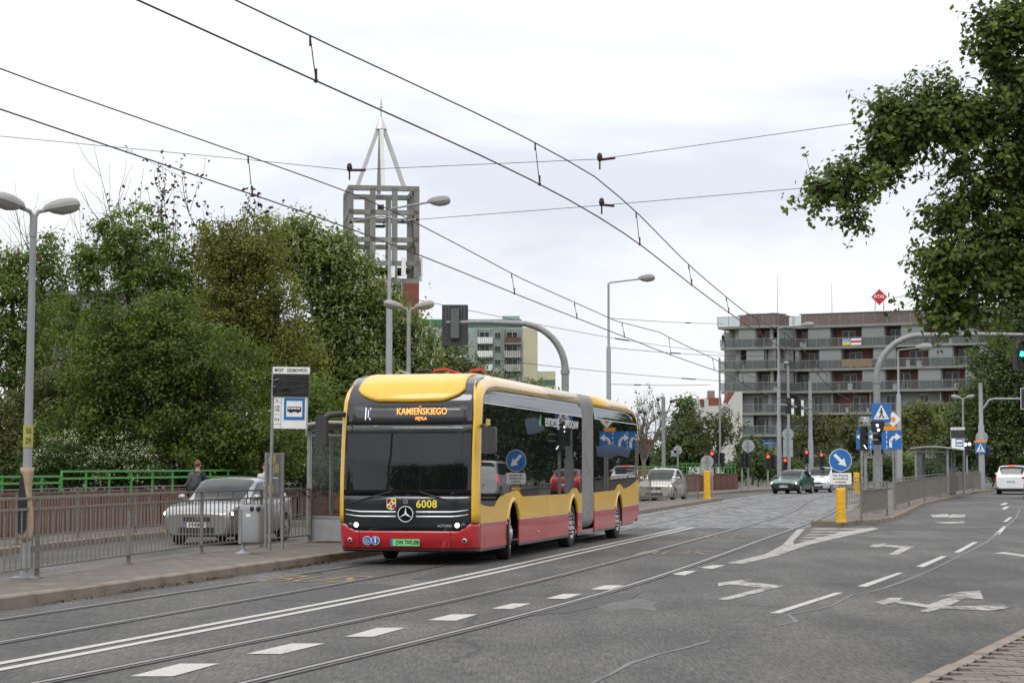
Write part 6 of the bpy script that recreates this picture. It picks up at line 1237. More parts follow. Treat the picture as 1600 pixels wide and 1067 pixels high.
bb('wall', M_pgrey, 560, 817, 508, 735, -10, 0); bb('gable_wall', M_beige, 817, 840, 512, 735, -10, .3); bb('annexe', M_beige, 840, 868, 580, 735, -8, 0); bb('annexe_band', M_dgreen, 843, 867, 593, 602, 0, .1); bb('roof_edge', M_dgreen, 560, 815, 499, 510, -9, .2); bb('roof_box', M_pgrey, 785, 812, 493, 498.5, -6, -1)
for fl_ in range(9):
    y0 = 519 + fl_ * 21.1
    if y0 > 690: break
    bb('stair_panel', M_pgreen, 769, 788, y0 - 9, y0 + 12, .003, .12)
    for xa, w in ((773, 9), (723, 9), (668, 9), (613, 9)):
        wf = bb('window', M_frame, xa, xa + w, y0, y0 + 9.5, .123, .3); bb('pane', M_cglass, xa + .6, xa + w / 2 - .3, y0 + .8, y0 + 8.8, .3, .36, wf); bb('pane', M_cglass, xa + w / 2 + .3, xa + w - .6, y0 + .8, y0 + 8.8, .3, .36, wf)
    for xa, w, m_ in ((746, 24, M_white), (788, 26, (M_brown if fl_ == 0 else M_frame)), (700, 22, M_white), (645, 22, M_white), (590, 22, M_white)):
        bb('loggia_back', M_bgrey, xa, xa + w, y0 - 4, y0 + 12, .003, .1); wf = bb('window', M_frame, xa + 3, xa + w - 5, y0 - 1, y0 + 9, .1, .2); bb('pane', M_cglass, xa + 4, xa + w / 2 - 1, y0, y0 + 8, .2, .26, wf); bb('pane', M_cglass, xa + w / 2, xa + w - 6, y0, y0 + 8, .2, .26, wf)
        bb('balcony_panel', m_, xa, xa + w, y0 + 8.5, y0 + 17.5, 1.0, 1.2); bb('balcony_floor', M_pgrey, xa, xa + w, y0 + 17.6, y0 + 19, .1, 1.25); bb('balcony_cheek', M_pgrey, xa - .6, xa, y0 - 6, y0 + 18, .1, 1.0)
        for q in lin(xa + 1, xa + w - 1, 8): bb('balcony_bar', M_pgrey if m_ is M_white else M_brown, q, q + .8, y0 + 9, y0 + 17, 1.2, 1.24)
# --- grey block behind the left trees
def plain_block(name, label, x0, x1, ytop, Y, m, depth=14, rows=4, cols=6, roofm=None):
    A, B = at(x0, ytop, Y), at(x1, ytop, Y); t = thing(name, label, 'building', ((A.x + B.x) / 2, Y + depth / 2, 0)); w = B.x - A.x
    block(t, m, 'wall', (0, 0, A.z / 2), (w, depth, A.z)); block(t, roofm or M_slab, 'roof', (0, 0, A.z + .15), (w + .4, depth + .4, .3))
    for r in range(rows):
        for c in range(cols):
            z = A.z - 1.9 - r * 2.8
            if z < 1.2: continue
            x = lerp(-w / 2, w / 2, (c + .5) / cols); wf = block(t, M_frame, 'window', (x, -depth / 2 - .02, z), (1.7, .08, 1.4)); block(wf, M_cglass, 'pane', (x, -depth / 2 - .07, z), (1.5, .04, 1.2))
    return t
plain_block('flat_roof_block', 'grey flat-roofed building glimpsed through the left trees', 40, 345, 461, 140, mat('blue grey render', (.22, .22, .235), .85, 0, .06, .4))
# --- white gabled house with red roof
M_rooft = mat('red roof tiles', (.20, .06, .04), .8, 0, .2, 1.5, .5, 3); M_wh = mat('white house render', (.50, .49, .46), .85, 0, .08, .4)
Yh = 205; hs = thing('gabled_house', 'white house with crow-step gables and red tiled roof beside the apartments', 'building', gx(1118, Yh, 0)); O = hs.location.copy(); O.z = 0; hs.location.z = 0
def hx3(x, y, n=0): p = at(x, y, Yh); return Vector((p.x - O.x, -n, p.z))
def hp(name, m, poly, n, th): b_ = MB(); P_ = [hx3(x, y, n) for x, y in poly]; b_.prism([(q.x, q.z) for q in P_], (0, -n, 0), (1, 0, 0), (0, 0, 1), (0, th, 0)); return part(name, b_, m, hs)
hp('wall', M_wh, [(1087, 740), (1087, 628), (1090, 622), (1094, 628), (1094, 636), (1101, 636), (1101, 624), (1104, 620), (1107, 626), (1107, 634), (1130, 634), (1150, 612), (1160, 612), (1160, 740)], 0, 6)
hp('roof', M_rooft, [(1093.5, 635.5), (1093.5, 623), (1101, 623), (1101, 635.5)], -.5, 4); hp('roof', M_rooft, [(1107, 634), (1105.5, 621), (1128, 621), (1128, 634)], -.5, 4); hp('chimney', mat('chimney stone', (.22, .19, .16), .85), [(1110, 621), (1110, 609), (1120, 609), (1120, 621)], -2, 1.5)
hp('gable_trim', M_bgrey, [(1112, 654), (1132, 633), (1134, 635), (1114, 656)], .1, .2); hp('roof', M_rooft, [(1134, 633), (1138, 613), (1148, 612), (1138, 628)], .02, 3)
for x, y in ((1098, 650), (1104, 672), (1122, 662), (1120, 685), (1140, 660), (1140, 684), (1098, 690)): wf = hp('window', M_frame, [(x, y), (x + 5, y), (x + 5, y + 9), (x, y + 9)], .08, .1); b_ = MB(); a_, c_ = hx3(x + .6, y + 8.4), hx3(x + 4.4, y + .6); b_.box(((a_.x + c_.x) / 2, -.1, (a_.z + c_.z) / 2), (c_.x - a_.x, .04, c_.z - a_.z)); part('pane', b_, M_cglass, wf)
plain_block('red_roof_house', 'low brick house with orange roof behind the bare tree', 985, 1022, 690, 220, M_brick, 8, 1, 3, M_rooft)
# --- church tower: open concrete frame, steel spire
Yt = 159; tw = thing('church_tower', 'church tower with open concrete frame, brick shaft and steel spire', 'church tower', gx(594, Yt, 0), math.radians(9)); tw.location.z = 0
hwt = 2.92; M_tc = mat('tower concrete', (.215, .208, .188), .85, 0, .22, 1.2, dirt=.5, stretch=(1.5, 1.5, .25)); M_tb = mat('tower brick', (.19, .062, .045), .85, 0, .2, 2.5, .3, 6); zt_ = lambda y: zat(y, Yt)
zl = [zt_(440), zt_(413), zt_(377), zt_(335), zt_(298)]
b_ = MB(); b_.box((0, 0, zl[0] / 2), (2 * hwt - .2, 2 * hwt - .2, zl[0])); part('brick_shaft', b_, M_tb, tw)
for x in lin(-hwt + .3, hwt - .3, 4):
    for y in lin(-hwt + .3, hwt - .3, 4):
        if abs(x) > hwt - .4 or abs(y) > hwt - .4: b_ = MB(); b_.box((x, y, (zl[0] + zl[4]) / 2 - .1), (.42, .42, zl[4] - zl[0] - .3)); part('column', b_, M_tc, tw)
for i, z in enumerate(zl):
    for sx_, sy_, w, d in ((0, -hwt + .3, 2 * hwt - .2, .42), (0, hwt - .3, 2 * hwt - .2, .42), (-hwt + .3, 0, .42, 2 * hwt - 1.02), (hwt - .3, 0, .42, 2 * hwt - 1.02)): b_ = MB(); b_.box((sx_, sy_, z - .19), (w, d, .38)); part('ring_beam', b_, M_tc, tw)
b_ = MB(); b_.box((0, 0, zl[1] - .6), (2 * hwt - 1.6, 2 * hwt - 1.6, .25)); part('belfry_floor', b_, M_tc, tw)
za_ = zt_(196)
for x, y in ((-2.0, 0), (2.0, 0), (0, -2.0), (0, 2.0)): b_ = MB(); b_.bar((x, y, zl[4]), (x * .06, y * .06, za_), .32); part('spire_leg', b_, mat('galvanised spire', (.50, .50, .48), .45, .3, .1, 1), tw)
b_ = MB(); b_.lathe([(.5, za_ - .35), (.32, za_ + .1), (.06, za_ + .7), (.05, zt_(155))], n=8); part('spire_tip', b_, MATS['galvanised spire'], tw)
b_ = MB(); b_.box((0, 0, zt_(168)), (.34, .06, .08)); b_.box((0, 0, zt_(163)), (.2, .06, .06)); part('cross', b_, M_gal, tw)
b_ = MB()
for x in (-.45, .45):
    for y in (-.45, .45): b_.cyl((x - .2, y, zl[2] + 1.2), (x - .2, y, zl[3] - .5), .03, n=5)
b_.box((-.2, 0, zl[2] + 1.2), (1.1, 1.1, .12)); part('lift_cage', b_, M_black, tw)
b_ = MB(); b_.box((-.1, -1, zl[3] + .35), (.5, .4, .55)); part('floodlight', b_, M_black, tw)
for x, z, h in ((1.55, zl[0] + .9, 1.5), (hwt + .1, zl[0] + .8, 1.7), (hwt + .15, zl[1] - .3, 1.5), (.7, zl[0] + .5, .9)): b_ = MB(); b_.box((x, -hwt - .12 if x < hwt else -hwt * .5, z), (.34, .2, h)); b_.cyl((x, -hwt + .05, z - h / 2), (x, -hwt + .05, z + h / 2), .04, n=5); part('phone_antenna', b_, M_white, tw)
wf = MB(); wf.box((1.05, -hwt + .08, zt_(459)), (.85, .1, 1.2)); wf = part('window', wf, M_frame, tw); b_ = MB(); b_.box((1.05, -hwt + .02, zt_(459)), (.65, .06, 1.0)); part('pane', b_, M_cglass, wf)
# ================================================================ TREES
def leafmat(name, lo, hi, trans=.3):
    m = bpy.data.materials.new(name); m.use_nodes = True; t = m.node_tree; N = t.nodes; N.clear(); out = N.new('ShaderNodeOutputMaterial')
    a = N.new('ShaderNodeAttribute'); a.attribute_name = 'tint'; r = N.new('ShaderNodeValToRGB'); r.color_ramp.elements[0].color = lo + (1,); r.color_ramp.elements[1].color = hi + (1,); t.links.new(a.outputs['Fac'], r.inputs[0])
    d = N.new('ShaderNodeBsdfPrincipled'); d.inputs['Roughness'].default_value = .55; d.inputs['Specular IOR Level'].default_value = .3; t.links.new(r.outputs[0], d.inputs['Base Color'])
    tl = N.new('ShaderNodeBsdfTranslucent'); g = N.new('ShaderNodeMixRGB'); g.blend_type = 'MULTIPLY'; g.inputs[0].default_value = 1; g.inputs[2].default_value = (1.3, 1.5, .6, 1); t.links.new(r.outputs[0], g.inputs[1]); t.links.new(g.outputs[0], tl.inputs[0])
    x = N.new('ShaderNodeMixShader'); x.inputs[0].default_value = trans; t.links.new(d.outputs[0], x.inputs[1]); t.links.new(tl.outputs[0], x.inputs[2]); t.links.new(x.outputs[0], out.inputs[0]); return m
M_bark = mat('bark', (.045, .036, .028), .9, 0, .3, 4, .6, 20); M_barkp = mat('pale bark', (.16, .14, .12), .9, 0, .25, 4)
KITE = np.array([(0, -.5), (.30, -.05), (.0, .5), (-.30, -.05)]); OAK = np.array([(0, -.5), (.12, -.22), (.24, -.2), (.2, -.02), (.36, .08), (.24, .22), (.24, .38), (0, .5), (-.24, .38), (-.24, .22), (-.36, .08), (-.2, -.02), (-.24, -.2), (-.12, -.22)])
def leaf_mesh(name, pos, size, tint, m, shape=KITE, up=.5, rng=RNG, width=1.0, bias=None):
    n = len(pos); d = rng.normal(size=(n, 3)); d /= np.linalg.norm(d, axis=1)[:, None]; nrm = rng.normal(size=(n, 3)) * (1 if bias is None else .6); nrm[:, 2] += up * 2 if bias is None else .7
    if bias is not None: nrm += bias * 1.3
   
    t = np.cross(nrm, d); t /= np.linalg.norm(t, axis=1)[:, None] + 1e-9; dd = np.cross(t, nrm); dd /= np.linalg.norm(dd, axis=1)[:, None] + 1e-9
    s = (size * rng.uniform(.65, 1.25, n))[:, None, None]; k = len(shape)
    v = pos[:, None, :] + s * (shape[None, :, 0:1] * width * t[:, None, :] + shape[None, :, 1:2] * dd[:, None, :]); v = v.reshape(-1, 3)
    me = bpy.data.meshes.new(name); me.vertices.add(n * k); me.vertices.foreach_set('co', v.astype(np.float32).ravel()); me.loops.add(n * k); me.loops.foreach_set('vertex_index', np.arange(n * k, dtype=np.int32))
    me.polygons.add(n); me.polygons.foreach_set('loop_start', np.arange(0, n * k, k, dtype=np.int32)); me.polygons.foreach_set('loop_total', np.full(n, k, dtype=np.int32))
    a = me.attributes.new('tint', 'FLOAT', 'POINT'); a.data.foreach_set('value', np.repeat(tint, k).astype(np.float32)); me.materials.append(m); me.update(calc_edges=True); return me
def tree(name, label, px, Y, lobes, nclump, nleaf, size, m, trunk_r=.16, clr=.55, base=None, seed=1, shape=KITE, group=None, cat='tree', extra=None, bark=M_bark, flat=.75, top_frac=.9, hollow=2.4, limb=1.0, depthf=1.0, trunk_lean=None, droop=0.0, spray=0):
    rng = np.random.default_rng(seed); b0 = Vector(((px - 800) * Y / 3106, Y, rise(Y) - .3 if base is None else base)); t = thing(name, label, cat, b0, 0, group)
    C = []; Rr = []
    for l in lobes:
        c = at(l[0], l[1], Y) - b0; dy = l[4] if len(l) > 4 else 0; C.append((c.x, c.y + dy, c.z)); rx, rz_ = l[2] * Y / 3106, l[3] * Y / 3106; Rr.append((rx, max(rx, rz_ * .7) * depthf, rz_))
    C, Rr = np.array(C), np.array(Rr); w = Rr[:, 0] * Rr[:, 2]; w = w / w.sum(); li = rng.choice(len(C), nclump, p=w); d = rng.normal(size=(nclump, 3)); d /= np.linalg.norm(d, axis=1)[:, None]
    cc = C[li] + d * Rr[li] * (rng.uniform(0, 1, nclump) ** (1 / hollow))[:, None]
    cc[:, 2] = np.maximum(cc[:, 2], .4)
    crad = clr * rng.uniform(.6, 1.35, nclump); idx = np.repeat(np.arange(nclump), nleaf); g = rng.normal(size=(len(idx), 3)) * .5; g[:, 2] *= flat
    pos = cc[idx] + g * crad[idx][:, None]; pos[:, 2] -= droop * rng.uniform(0, 1, len(idx)) ** 2
    tw_ = None
    if spray:      # leaves sit in rosettes at the ends of short twigs
        te = np.repeat(np.arange(nclump), spray); tg = rng.normal(size=(len(te), 3)) * .62; tg[:, 2] *= flat; tend = cc[te] + tg * crad[te][:, None]; per = max(1, nleaf // spray)
        idx = np.repeat(te, per); pos = np.repeat(tend, per, 0) + rng.normal(size=(len(te) * per, 3)) * size * .55; tw_ = (te, tend)
    tint = np.clip(.5 + rng.normal(0, .20, nclump)[idx] + rng.normal(0, .17, len(idx)), 0, 1)
    bv = pos - cc[idx]; bv /= np.linalg.norm(bv, axis=1)[:, None] + 1e-6
    me = leaf_mesh('crown', pos, size, tint, m, shape, rng=rng, bias=bv); link('crown', me, t)
    # trunk and limbs
    zmax = float(cc[:, 2].max()); cen = cc.mean(0); tp = []
    tip = np.array([cen[0], cen[1], lerp(cen[2], zmax, .6)]) if trunk_lean is None else np.array(trunk_lean)
    for i in range(9):
        f_ = i / 8; tp.append(Vector((tip[0] * f_ ** 1.5 + math.sin(i * 1.7 + seed) * .08, tip[1] * f_ ** 1.5, tip[2] * f_)))
    tb = MB(); tb.tube(tp, [trunk_r * (1 - .82 * i / 8) for i in range(9)], 8); part('trunk', tb, bark, t, 60)
    lb = MB(); order = rng.permutation(nclump); nodes = {}
    lvl = {}; tpk = [tp[k].lerp(tp[min(8, k + 1)], f_) for k in range(2, 8) for f_ in (0, .5)]
    for j in sorted(range(len(C)), key=lambda q: min((Vector(C[q]) - p).length for p in tpk)):
        c = Vector(C[j]); s_, dep, best = None, 0, 1e9
        for p in tpk:
            L_ = (c - p).length * (1.25 if p.z > c.z else 1.0)
            if L_ < best: s_, dep, best = p, 0, L_
        for q, path in nodes.items():
            for p in path[4:]:
                if (c - p).length * 1.15 < best: s_, dep, best = p, lvl[q] + 1, (c - p).length * 1.15
        D_ = (c - s_).length; mid = s_.lerp(c, .5) + Vector((rng.normal(0, .10 * D_), rng.normal(0, .10 * D_), .10 * D_)); r0 = max(.012, trunk_r * .42 * .62 ** dep)
        path = [p + Vector(rng.normal(0, .02 * D_, 3)) * (0 < i < 8) for i, p in enumerate(bez(s_, mid, c, 9))]; lb.tube(path, [r0 * (1 - .6 * i / 8) for i in range(9)], 6, cap=False); nodes[j] = path; lvl[j] = dep
    for j in order[:int(nclump * min(1, limb))]:
        c = Vector(cc[j]); P2 = nodes[li[j]]; s_ = P2[int(rng.integers(4, 9))]; mid = s_.lerp(c, .5) + Vector(rng.normal(0, .12, 3)) * (c - s_).length; r0 = trunk_r * .075; lb.tube(bez(s_, mid, c, 5), [r0, r0 * .8, r0 * .6, r0 * .4, r0 * .15], 4, cap=False)
    if tw_ is not None:
        tb2 = MB()
        for q, e in zip(*tw_): a_ = Vector(cc[q]); e = Vector(e); tb2.tube([a_, a_.lerp(e, .5) + Vector((0, 0, -.03)), e], [.007, .005, .003], 3, cap=False)
        part('twigs', tb2, bark, t, None, fix=False)
    part('limbs', lb, bark, t, 60, fix=False)
    if extra: extra(t, cc, C, Rr, rng)
    return t
LM_mid = leafmat('mid green leaves', (.042, .072, .012), (.155, .215, .038), .36); LM_olive = leafmat('olive young leaves', (.085, .088, .015), (.185, .19, .038), .36); LM_chest = leafmat('chestnut leaves', (.045, .070, .012), (.17, .21, .045), .33); LM_oak = leafmat('oak leaves', (.024, .044, .007), (.135, .19, .03), .38)
LM_maple = leafmat('maple leaves', (.032, .055, .010), (.125, .168, .027), .35); LM_dark = leafmat('dark shrub leaves', (.020, .038, .008), (.065, .10, .022)); LM_yel = leafmat('yellowish spring leaves', (.070, .080, .018), (.15, .16, .04)); LM_pale = leafmat('pale willow leaves', (.07, .085, .035), (.15, .165, .075)); LM_far = leafmat('far green leaves', (.04, .065, .018), (.095, .135, .04)); LM_bud = leafmat('dark reddish buds', (.035, .02, .012), (.075, .05, .02)); LM_samara = leafmat('red brown seed bunches', (.10, .035, .018), (.20, .08, .04)); LM_flow = leafmat('cream blossom', (.38, .36, .27), (.62, .60, .50)); LM_brown = leafmat('brownish young leaves', (.046, .050, .016), (.115, .118, .036))
def candles(t, cc, C, Rr, rng):
    n = 520; fr = np.argsort(cc[:, 1])[:len(cc) * 2 // 3]; idx = rng.choice(fr, n); p = cc[idx] + rng.normal(size=(n, 3)) * [.4, .2, .35]; p[:, 1] -= .55; p[:, 2] += .2; q = np.repeat(p, 9, 0); q[:, 2] += np.tile(np.linspace(0, .24, 9), n); q += rng.normal(size=q.shape) * np.tile(np.linspace(.055, .012, 9), n)[:, None]
    tag(link('blossom', leaf_mesh('blossom', q, .085, rng.uniform(.2, .9, len(q)), LM_flow, rng=rng), t), kind='stuff')
def samaras(t, cc, C, Rr, rng):
    n = 90; idx = rng.integers(0, len(cc), n); p = cc[idx] + rng.normal(size=(n, 3)) * .3; p[:, 1] -= .8; q = np.repeat(p, 14, 0) + rng.normal(size=(n * 14, 3)) * [.05, .05, .13]
    tag(link('seed_bunches', leaf_mesh('seeds', q, .09, rng.uniform(0, 1, len(q)), LM_samara, rng=rng), t), kind='stuff')
def flowers(t, cc, C, Rr, rng):
    n = 60; idx = rng.integers(0, len(cc), n); p = cc[idx] + rng.normal(size=(n, 3)) * .22; p[:, 1] -= .35; p[:, 2] += .15; q = np.repeat(p, 14, 0) + rng.normal(size=(n * 14, 3)) * [.10, .08, .05]
    tag(link('blossom', leaf_mesh('flowers', q, .055, rng.uniform(.1, 1, len(q)), LM_flow, rng=rng), t), kind='stuff')
LOWB = -3.0; GL = 'trees on the river bank left of the bridge'
tree('deciduous_tree', 'left edge tree with red-brown seed bunches behind the twin lamp', 20, 66, [(40, 470, 70, 80), (5, 420, 45, 50), (78, 425, 36, 60), (30, 560, 90, 100), (50, 660, 90, 90), (-60, 500, 80, 120)], 350, 80, .135, LM_mid, .26, .46, LOWB, 3, extra=samaras, group=GL)
tree('deciduous_tree', 'airy round-topped tree with sky gaps near the upper left', 215, 73, [(165, 385, 46, 55), (215, 378, 48, 58), (262, 415, 42, 48), (140, 425, 32, 34), (200, 440, 75, 26), (200, 540, 95, 75), (130, 500, 50, 60), (280, 480, 45, 50)], 300, 80, .14, LM_mid, .26, .42, LOWB, 5, group=GL)
tree('deciduous_tree', 'broad dark green maple filling the bank behind the silver car', 275, 60, [(255, 560, 100, 90), (330, 610, 110, 110), (175, 610, 95, 95), (300, 690, 140, 60), (120, 690, 90, 55), (250, 500, 60, 45), (170, 520, 50, 45), (420, 700, 80, 55)], 800, 90, .115, LM_maple, .26, .44, LOWB, 8, group=GL)
tree('deciduous_tree', 'olive spring tree in the middle of the left bank', 385, 69, [(345, 400, 45, 55), (400, 400, 55, 62), (365, 480, 65, 80), (425, 500, 55, 100), (450, 610, 65, 110), (390, 570, 60, 90)], 620, 85, .115, LM_olive, .22, .45, LOWB, 11, group=GL)
tree('chestnut_tree', 'horse chestnut with cream flower candles left of the church tower', 520, 82, [(500, 405, 58, 62), (455, 385, 45, 50), (545, 440, 45, 70), (575, 490, 32, 60), (520, 540, 65, 110), (560, 600, 50, 110), (490, 620, 50, 90)], 640, 80, .18, LM_chest, .28, .7, LOWB, 14, extra=candles, group=GL)
tree('deciduous_tree', 'lower chestnut behind the shelter and bus front', 590, 84, [(600, 520, 48, 75), (630, 540, 38, 62), (600, 630, 70, 90), (655, 590, 42, 60)], 400, 75, .18, LM_chest, .22, .7, LOWB, 15, extra=candles, group=GL)
tree('understorey_tree', 'dark understorey foliage behind the green railing at far left', 60, 63, [(0, 690, 80, 60), (80, 640, 70, 60), (120, 600, 60, 60), (60, 720, 90, 40)], 240, 60, .15, LM_brown, .12, .5, LOWB, 17, group=GL)
tree('understorey_tree', 'dark understorey foliage below the stop sign', 470, 64, [(440, 690, 60, 55), (490, 650, 50, 70), (520, 700, 50, 50), (400, 720, 60, 30)], 240, 60, .15, LM_mid, .12, .5, LOWB, 18, group=GL)
tree('understorey_tree', 'dark understorey foliage behind the green railing near the walking person', 260, 61.5, [(190, 735, 70, 28), (270, 738, 70, 30), (350, 738, 60, 30), (100, 742, 60, 26), (20, 742, 60, 26), (430, 742, 60, 26), (510, 742, 50, 26)], 300, 60, .13, LM_dark, .12, .5, LOWB, 19, group=GL)
for i, (px, lb_, l) in enumerate(((110, 'hawthorn shrub with white blossom beside the wrapped lamp post', [(100, 715, 45, 26), (150, 722, 38, 20), (60, 725, 35, 18)]), (190, 'hawthorn shrub spilling white blossom over the green rail', [(185, 725, 40, 20), (205, 710, 20, 14), (230, 735, 30, 10)]))):
    tree('flowering_shrub', lb_, px, 57, l, 110, 60, .09, LM_dark, .05, .3, -1.5, 21 + i, extra=flowers, cat='shrub')
tree('willow_tree', 'pale green willow between the lamp mast and the panel block', 690, 125, [(690, 565, 40, 45), (655, 540, 26, 50), (728, 580, 26, 28), (690, 620, 50, 45), (640, 560, 25, 50)], 260, 55, .26, LM_pale, .25, .8, -1, 25, droop=1.2)
tree('deciduous_tree', 'low tree top showing just above the bus roof', 800, 170, [(775, 603, 34, 22), (815, 612, 34, 18), (850, 625, 30, 16), (800, 650, 60, 30)], 130, 50, .32, LM_pale, .18, .9, -1, 26)
def twig_tree(name, label, px, Y, ytop, spread, seed, m, leafm=None, nleaf=0, base=LOWB, stems=7, size=.12, r0=.07, cat='tree', depth=4):
    rng = np.random.default_rng(seed); b0 = Vector(((px - 800) * Y / 3106, Y, base)); t = thing(name, label, cat, b0); Ht = zat(ytop, Y) - base; tb = MB(); tips = []
    def grow(p, d, L, r, dep):
        n = 4; pts = [p]
        for i in range(n): d = (d + Vector(rng.normal(0, .10, 3)) + Vector((0, 0, .06))).normalized(); pts.append(pts[-1] + d * (L / n))
        tb.tube(pts, [r * (1 - .55 * i / n) for i in range(n + 1)], 4, cap=False)
        if dep == 0: tips.extend(pts[1:]); return
        for k in range(3 if dep > 1 else 4):
            i = int(rng.integers(1, n + 1)); nd = (d + Vector(rng.normal(0, .55, 3)) * spread).normalized(); nd.z = abs(nd.z) * .9 + .1; grow(pts[i], nd.normalized(), L * rng.uniform(.5, .75), r * .5, dep - 1)
        tips.append(pts[-1])
    st0 = Vector((0, 0, Ht * .35)); tr = MB(); tr.tube([Vector((0, 0, 0)), Vector((.05, 0, Ht * .2)), st0], [r0 * 1.8, r0 * 1.5, r0 * 1.3], 8); part('trunk', tr, m, t, 60)
    for k in range(stems): a = 2 * math.pi * k / stems; grow(st0 - Vector((0, 0, rng.uniform(0, Ht * .1))), Vector((math.cos(a) * .35 * spread, math.sin(a) * .35 * spread, 1)).normalized(), Ht * .36 * rng.uniform(.85, 1.15), r0 * .8, depth - 1)
    zmx = float(np.percentile([p.z for p in tips], 99.5)) * (.96 if depth else 1); s_ = Ht / zmx; tb.v = [(v[0], v[1], v[2] * s_) for v in tb.v]; part('branches', tb, m, t, 60, fix=False)
    if leafm is not None and nleaf:
        P_ = np.array([(p.x, p.y, p.z * s_) for p in tips]); idx = rng.integers(0, len(P_), nleaf); q = P_[idx] + rng.normal(size=(nleaf, 3)) * .12; link('crown', leaf_mesh('crown', q, size, rng.uniform(0, 1, nleaf), leafm, rng=rng), t)
    return t
twig_tree('budding_tree', 'sparse budding tree with dark upright twigs against the sky', 310, 84, 298, .75, 31, M_bark, LM_bud, 6500, stems=18, size=.24, r0=.13)
twig_tree('bare_tree', 'bare thin-twigged tree top above the airy tree', 214, 80, 285, .5, 32, M_barkp, stems=8, r0=.11)
twig_tree('bare_tree', 'bare twigs rising behind the twin lamp at the left edge', 10, 74, 345, .9, 33, M_bark, stems=8, r0=.085)
twig_tree('bare_tree', 'pale leafless tree right of the bus beyond the parapet', 1006, 165, 612, .9, 34, M_barkp, LM_pale, 500, -.5, 9, .22, .12)
twig_tree('budding_tree', 'thin brown tree in front of the white gabled house', 1115, 150, 645, 1.1, 35, M_bark, LM_brown, 2600, 0, 9, .22, .09)
tree('conifer_like_tree', 'tall dark green tree left of the white gabled house', 1072, 172, [(1072, 640, 14, 26), (1070, 665, 22, 24), (1062, 690, 34, 26), (1080, 700, 34, 28), (1050, 715, 30, 20)], 240, 50, .34, LM_far, .2, .8, -.2, 41)
G2 = 'young trees in front of the apartment building'
for i, (px, lbl, l) in enumerate(((1175, 'dark bushy tree at the foot of the building corner', [(1172, 706, 18, 20), (1190, 716, 16, 16)]), (1268, 'sparse brownish tree behind the signal crossbar', [(1265, 660, 26, 24), (1290, 672, 26, 26), (1245, 690, 26, 24), (1280, 700, 32, 24)]), (1330, 'brownish young tree behind the BUS signal', [(1318, 665, 24, 20), (1335, 690, 28, 24), (1310, 705, 24, 20)]), (1430, 'yellow-green young tree behind the far shelter', [(1435, 642, 24, 14), (1415, 660, 26, 16), (1455, 662, 24, 18), (1430, 690, 34, 20)]), (1478, 'olive tree between the shelter and the far bus stop', [(1478, 650, 24, 18), (1470, 680, 30, 26), (1495, 700, 24, 20)]))):
    tree('young_tree', lbl, px, 185 + 6 * i, l, (120, 60, 60, 90, 110)[i], 45, .34, (LM_far, LM_brown, LM_brown, LM_yel, LM_yel)[i], .13, .8, .3, 50 + i, group=G2)
tree('deciduous_tree', 'large green tree behind the red signal at the right edge', 1575, 152, [(1560, 560, 45, 42), (1600, 510, 46, 45), (1545, 620, 50, 45), (1595, 620, 50, 60), (1570, 690, 60, 45), (1520, 650, 30, 35), (1630, 600, 50, 120), (1600, 480, 25, 20)], 560, 60, .26, LM_far, .3, .8, .2, 60)
tree('deciduous_tree', 'green tree left of the mast with the red signal', 1505, 160, [(1505, 650, 26, 26), (1500, 700, 40, 30), (1525, 690, 34, 36)], 200, 55, .27, LM_far, .2, .8, .2, 61)
HEDGE = ((1150, 30, 'at the end of the far brick parapet'), (1185, 26, 'between the round sign back and the thick mast'), (1215, 26, 'at the foot of the thick mast'), (1245, 28, 'right behind the dark green car'), (1275, 28, 'behind the small silver city car'), (1310, 30, 'behind the round keep-right sign'), (1345, 30, 'behind the BUS signal post'), (1380, 30, 'behind the curved gantry pole'), (1415, 32, 'behind the left end of the far shelter'), (1450, 30, 'behind the right end of the far shelter'), (1550, 34, 'left of the white estate car'), (1590, 34, 'directly ahead of the white estate car'))
for i, (px, w, lbl) in enumerate(HEDGE):
    tree('hedge_shrub', 'low green shrub ' + lbl, px, 149 + (i % 3) * 4, [(px, 732 - (i % 3) * 4, w * .7, 13), (px + 8, 738, w * .6, 10)], 60, 50, .2, (LM_far, LM_dark, LM_mid)[i % 3], .06, .5, .2, 70 + i, cat='shrub', group='low shrubs along the far junction')
OAKL = [(1285, 300, 24, 22), (1325, 285, 38, 34), (1372, 265, 42, 36), (1400, 215, 40, 40), (1385, 165, 22, 26), (1430, 190, 45, 40), (1465, 135, 38, 22), (1495, 180, 45, 42), (1555, 70, 34, 55), (1600, 40, 40, 60), (1590, 130, 45, 60), (1555, 200, 45, 45), (1500, 250, 30, 22), (1590, 260, 50, 60), (1530, 310, 40, 34), (1475, 345, 36, 30), (1585, 350, 55, 50), (1530, 385, 50, 40), (1472, 400, 28, 24), (1492, 430, 46, 36), (1456, 450, 20, 16), (1560, 440, 50, 34), (1466, 487, 28, 18), (1500, 480, 45, 24), (1595, 420, 36, 36), (1545, 490, 14, 14), (1680, 150, 90, 160), (1700, 380, 80, 110), (1800, 60, 110, 180), (1330, 345, 16, 10), (1560, 520, 12, 12), (1545, 15, 18, 20)]
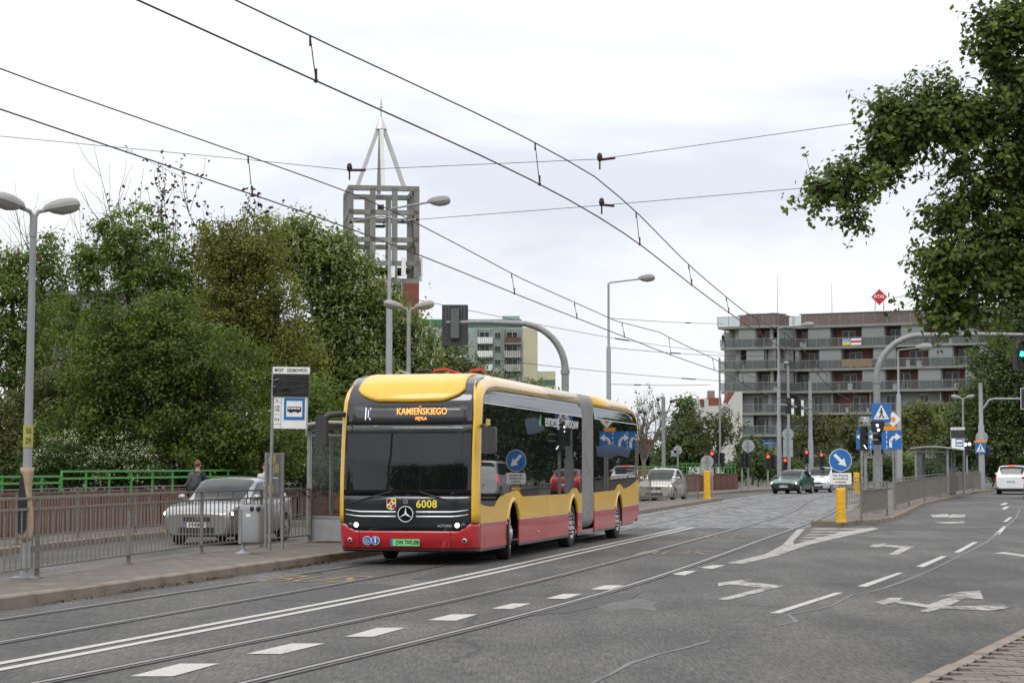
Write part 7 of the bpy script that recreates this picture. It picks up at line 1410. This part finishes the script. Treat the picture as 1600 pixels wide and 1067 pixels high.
tree('oak_tree', 'large oak whose leafy boughs hang into the picture at upper right', 1890, 27.5, OAKL, 1100, 54, .090, LM_oak, .26, .27, 0, 90, OAK, spray=9, depthf=.75, flat=.8, trunk_lean=(-.6, .3, 8.5), hollow=2.0, limb=.9)
for i, (px, lbl) in enumerate(((1690, 'dark street tree just beyond the right edge, mirrored in the bus windows'), (1775, 'second dark street tree beyond the right edge, mirrored in the bus windows'), (1860, 'third dark street tree beyond the right edge, mirrored in the bus windows'), (1950, 'farthest dark street tree beyond the right edge, mirrored in the bus windows'))):
    tree('street_tree', lbl, px, 150 + 4 * (i % 2), [(px, 560 + 12 * (i % 2), 50, 50), (px - 15, 640, 60, 60), (px + 20, 690, 60, 50), (px, 725, 60, 30)], 260, 50, .34, LM_dark, .28, 1.0, .2, 120 + i, group='street trees beyond the right edge')
# ---------------------------------------------------------------- the street behind the viewer, seen mirrored in the windscreen
gB, _, _ = gantry('signal gantry behind the viewer, mirrored in the windscreen', 883, 65, 505, 697); gB.location = (-14.8, 8, .1); gB.rotation_euler = (0, 0, math.pi + .5)
for i, (x, y, sc_, lbl) in enumerate(((-27, -13, 1.5, 'round tree behind the viewer, right in the windscreen reflection'), (-25, -32, 2.1, 'tall tree behind the viewer, centre of the windscreen reflection'), (-40, -6, 1.2, 'small tree behind the viewer beside the left parapet'))):
    o = tree('deciduous_tree', lbl, 800, 60, [(800, 560, 150, 110), (720, 620, 110, 80), (880, 610, 120, 90)], 160, 40, .4, LM_mid, .25, 1.1, 0, 95 + i); o.location = (x, y, 0); o.scale = (sc_,) * 3

# weeds, grit and leaf litter gathered along the platform kerb
n_ = 2600; yy = RNG.uniform(16, 40, n_); yy = yy[(np.sin(yy * 2.3) + np.sin(yy * .9 + 1) + RNG.normal(0, .6, n_)) > .2]; q = np.stack([np.array([xK1(v) for v in yy]) + .04 + np.abs(RNG.normal(0, .07, len(yy))), yy, np.full(len(yy), .014) + np.abs(RNG.normal(0, .012, len(yy)))], 1)
o = link('kerb_litter', leaf_mesh('kerb_litter', q, .045, RNG.uniform(0, 1, len(q)), leafmat('litter', (.035, .022, .012), (.11, .08, .04), 0), up=.9)); tag(o, 'brown leaf litter and weeds along the platform kerb', 'litter', kind='stuff')
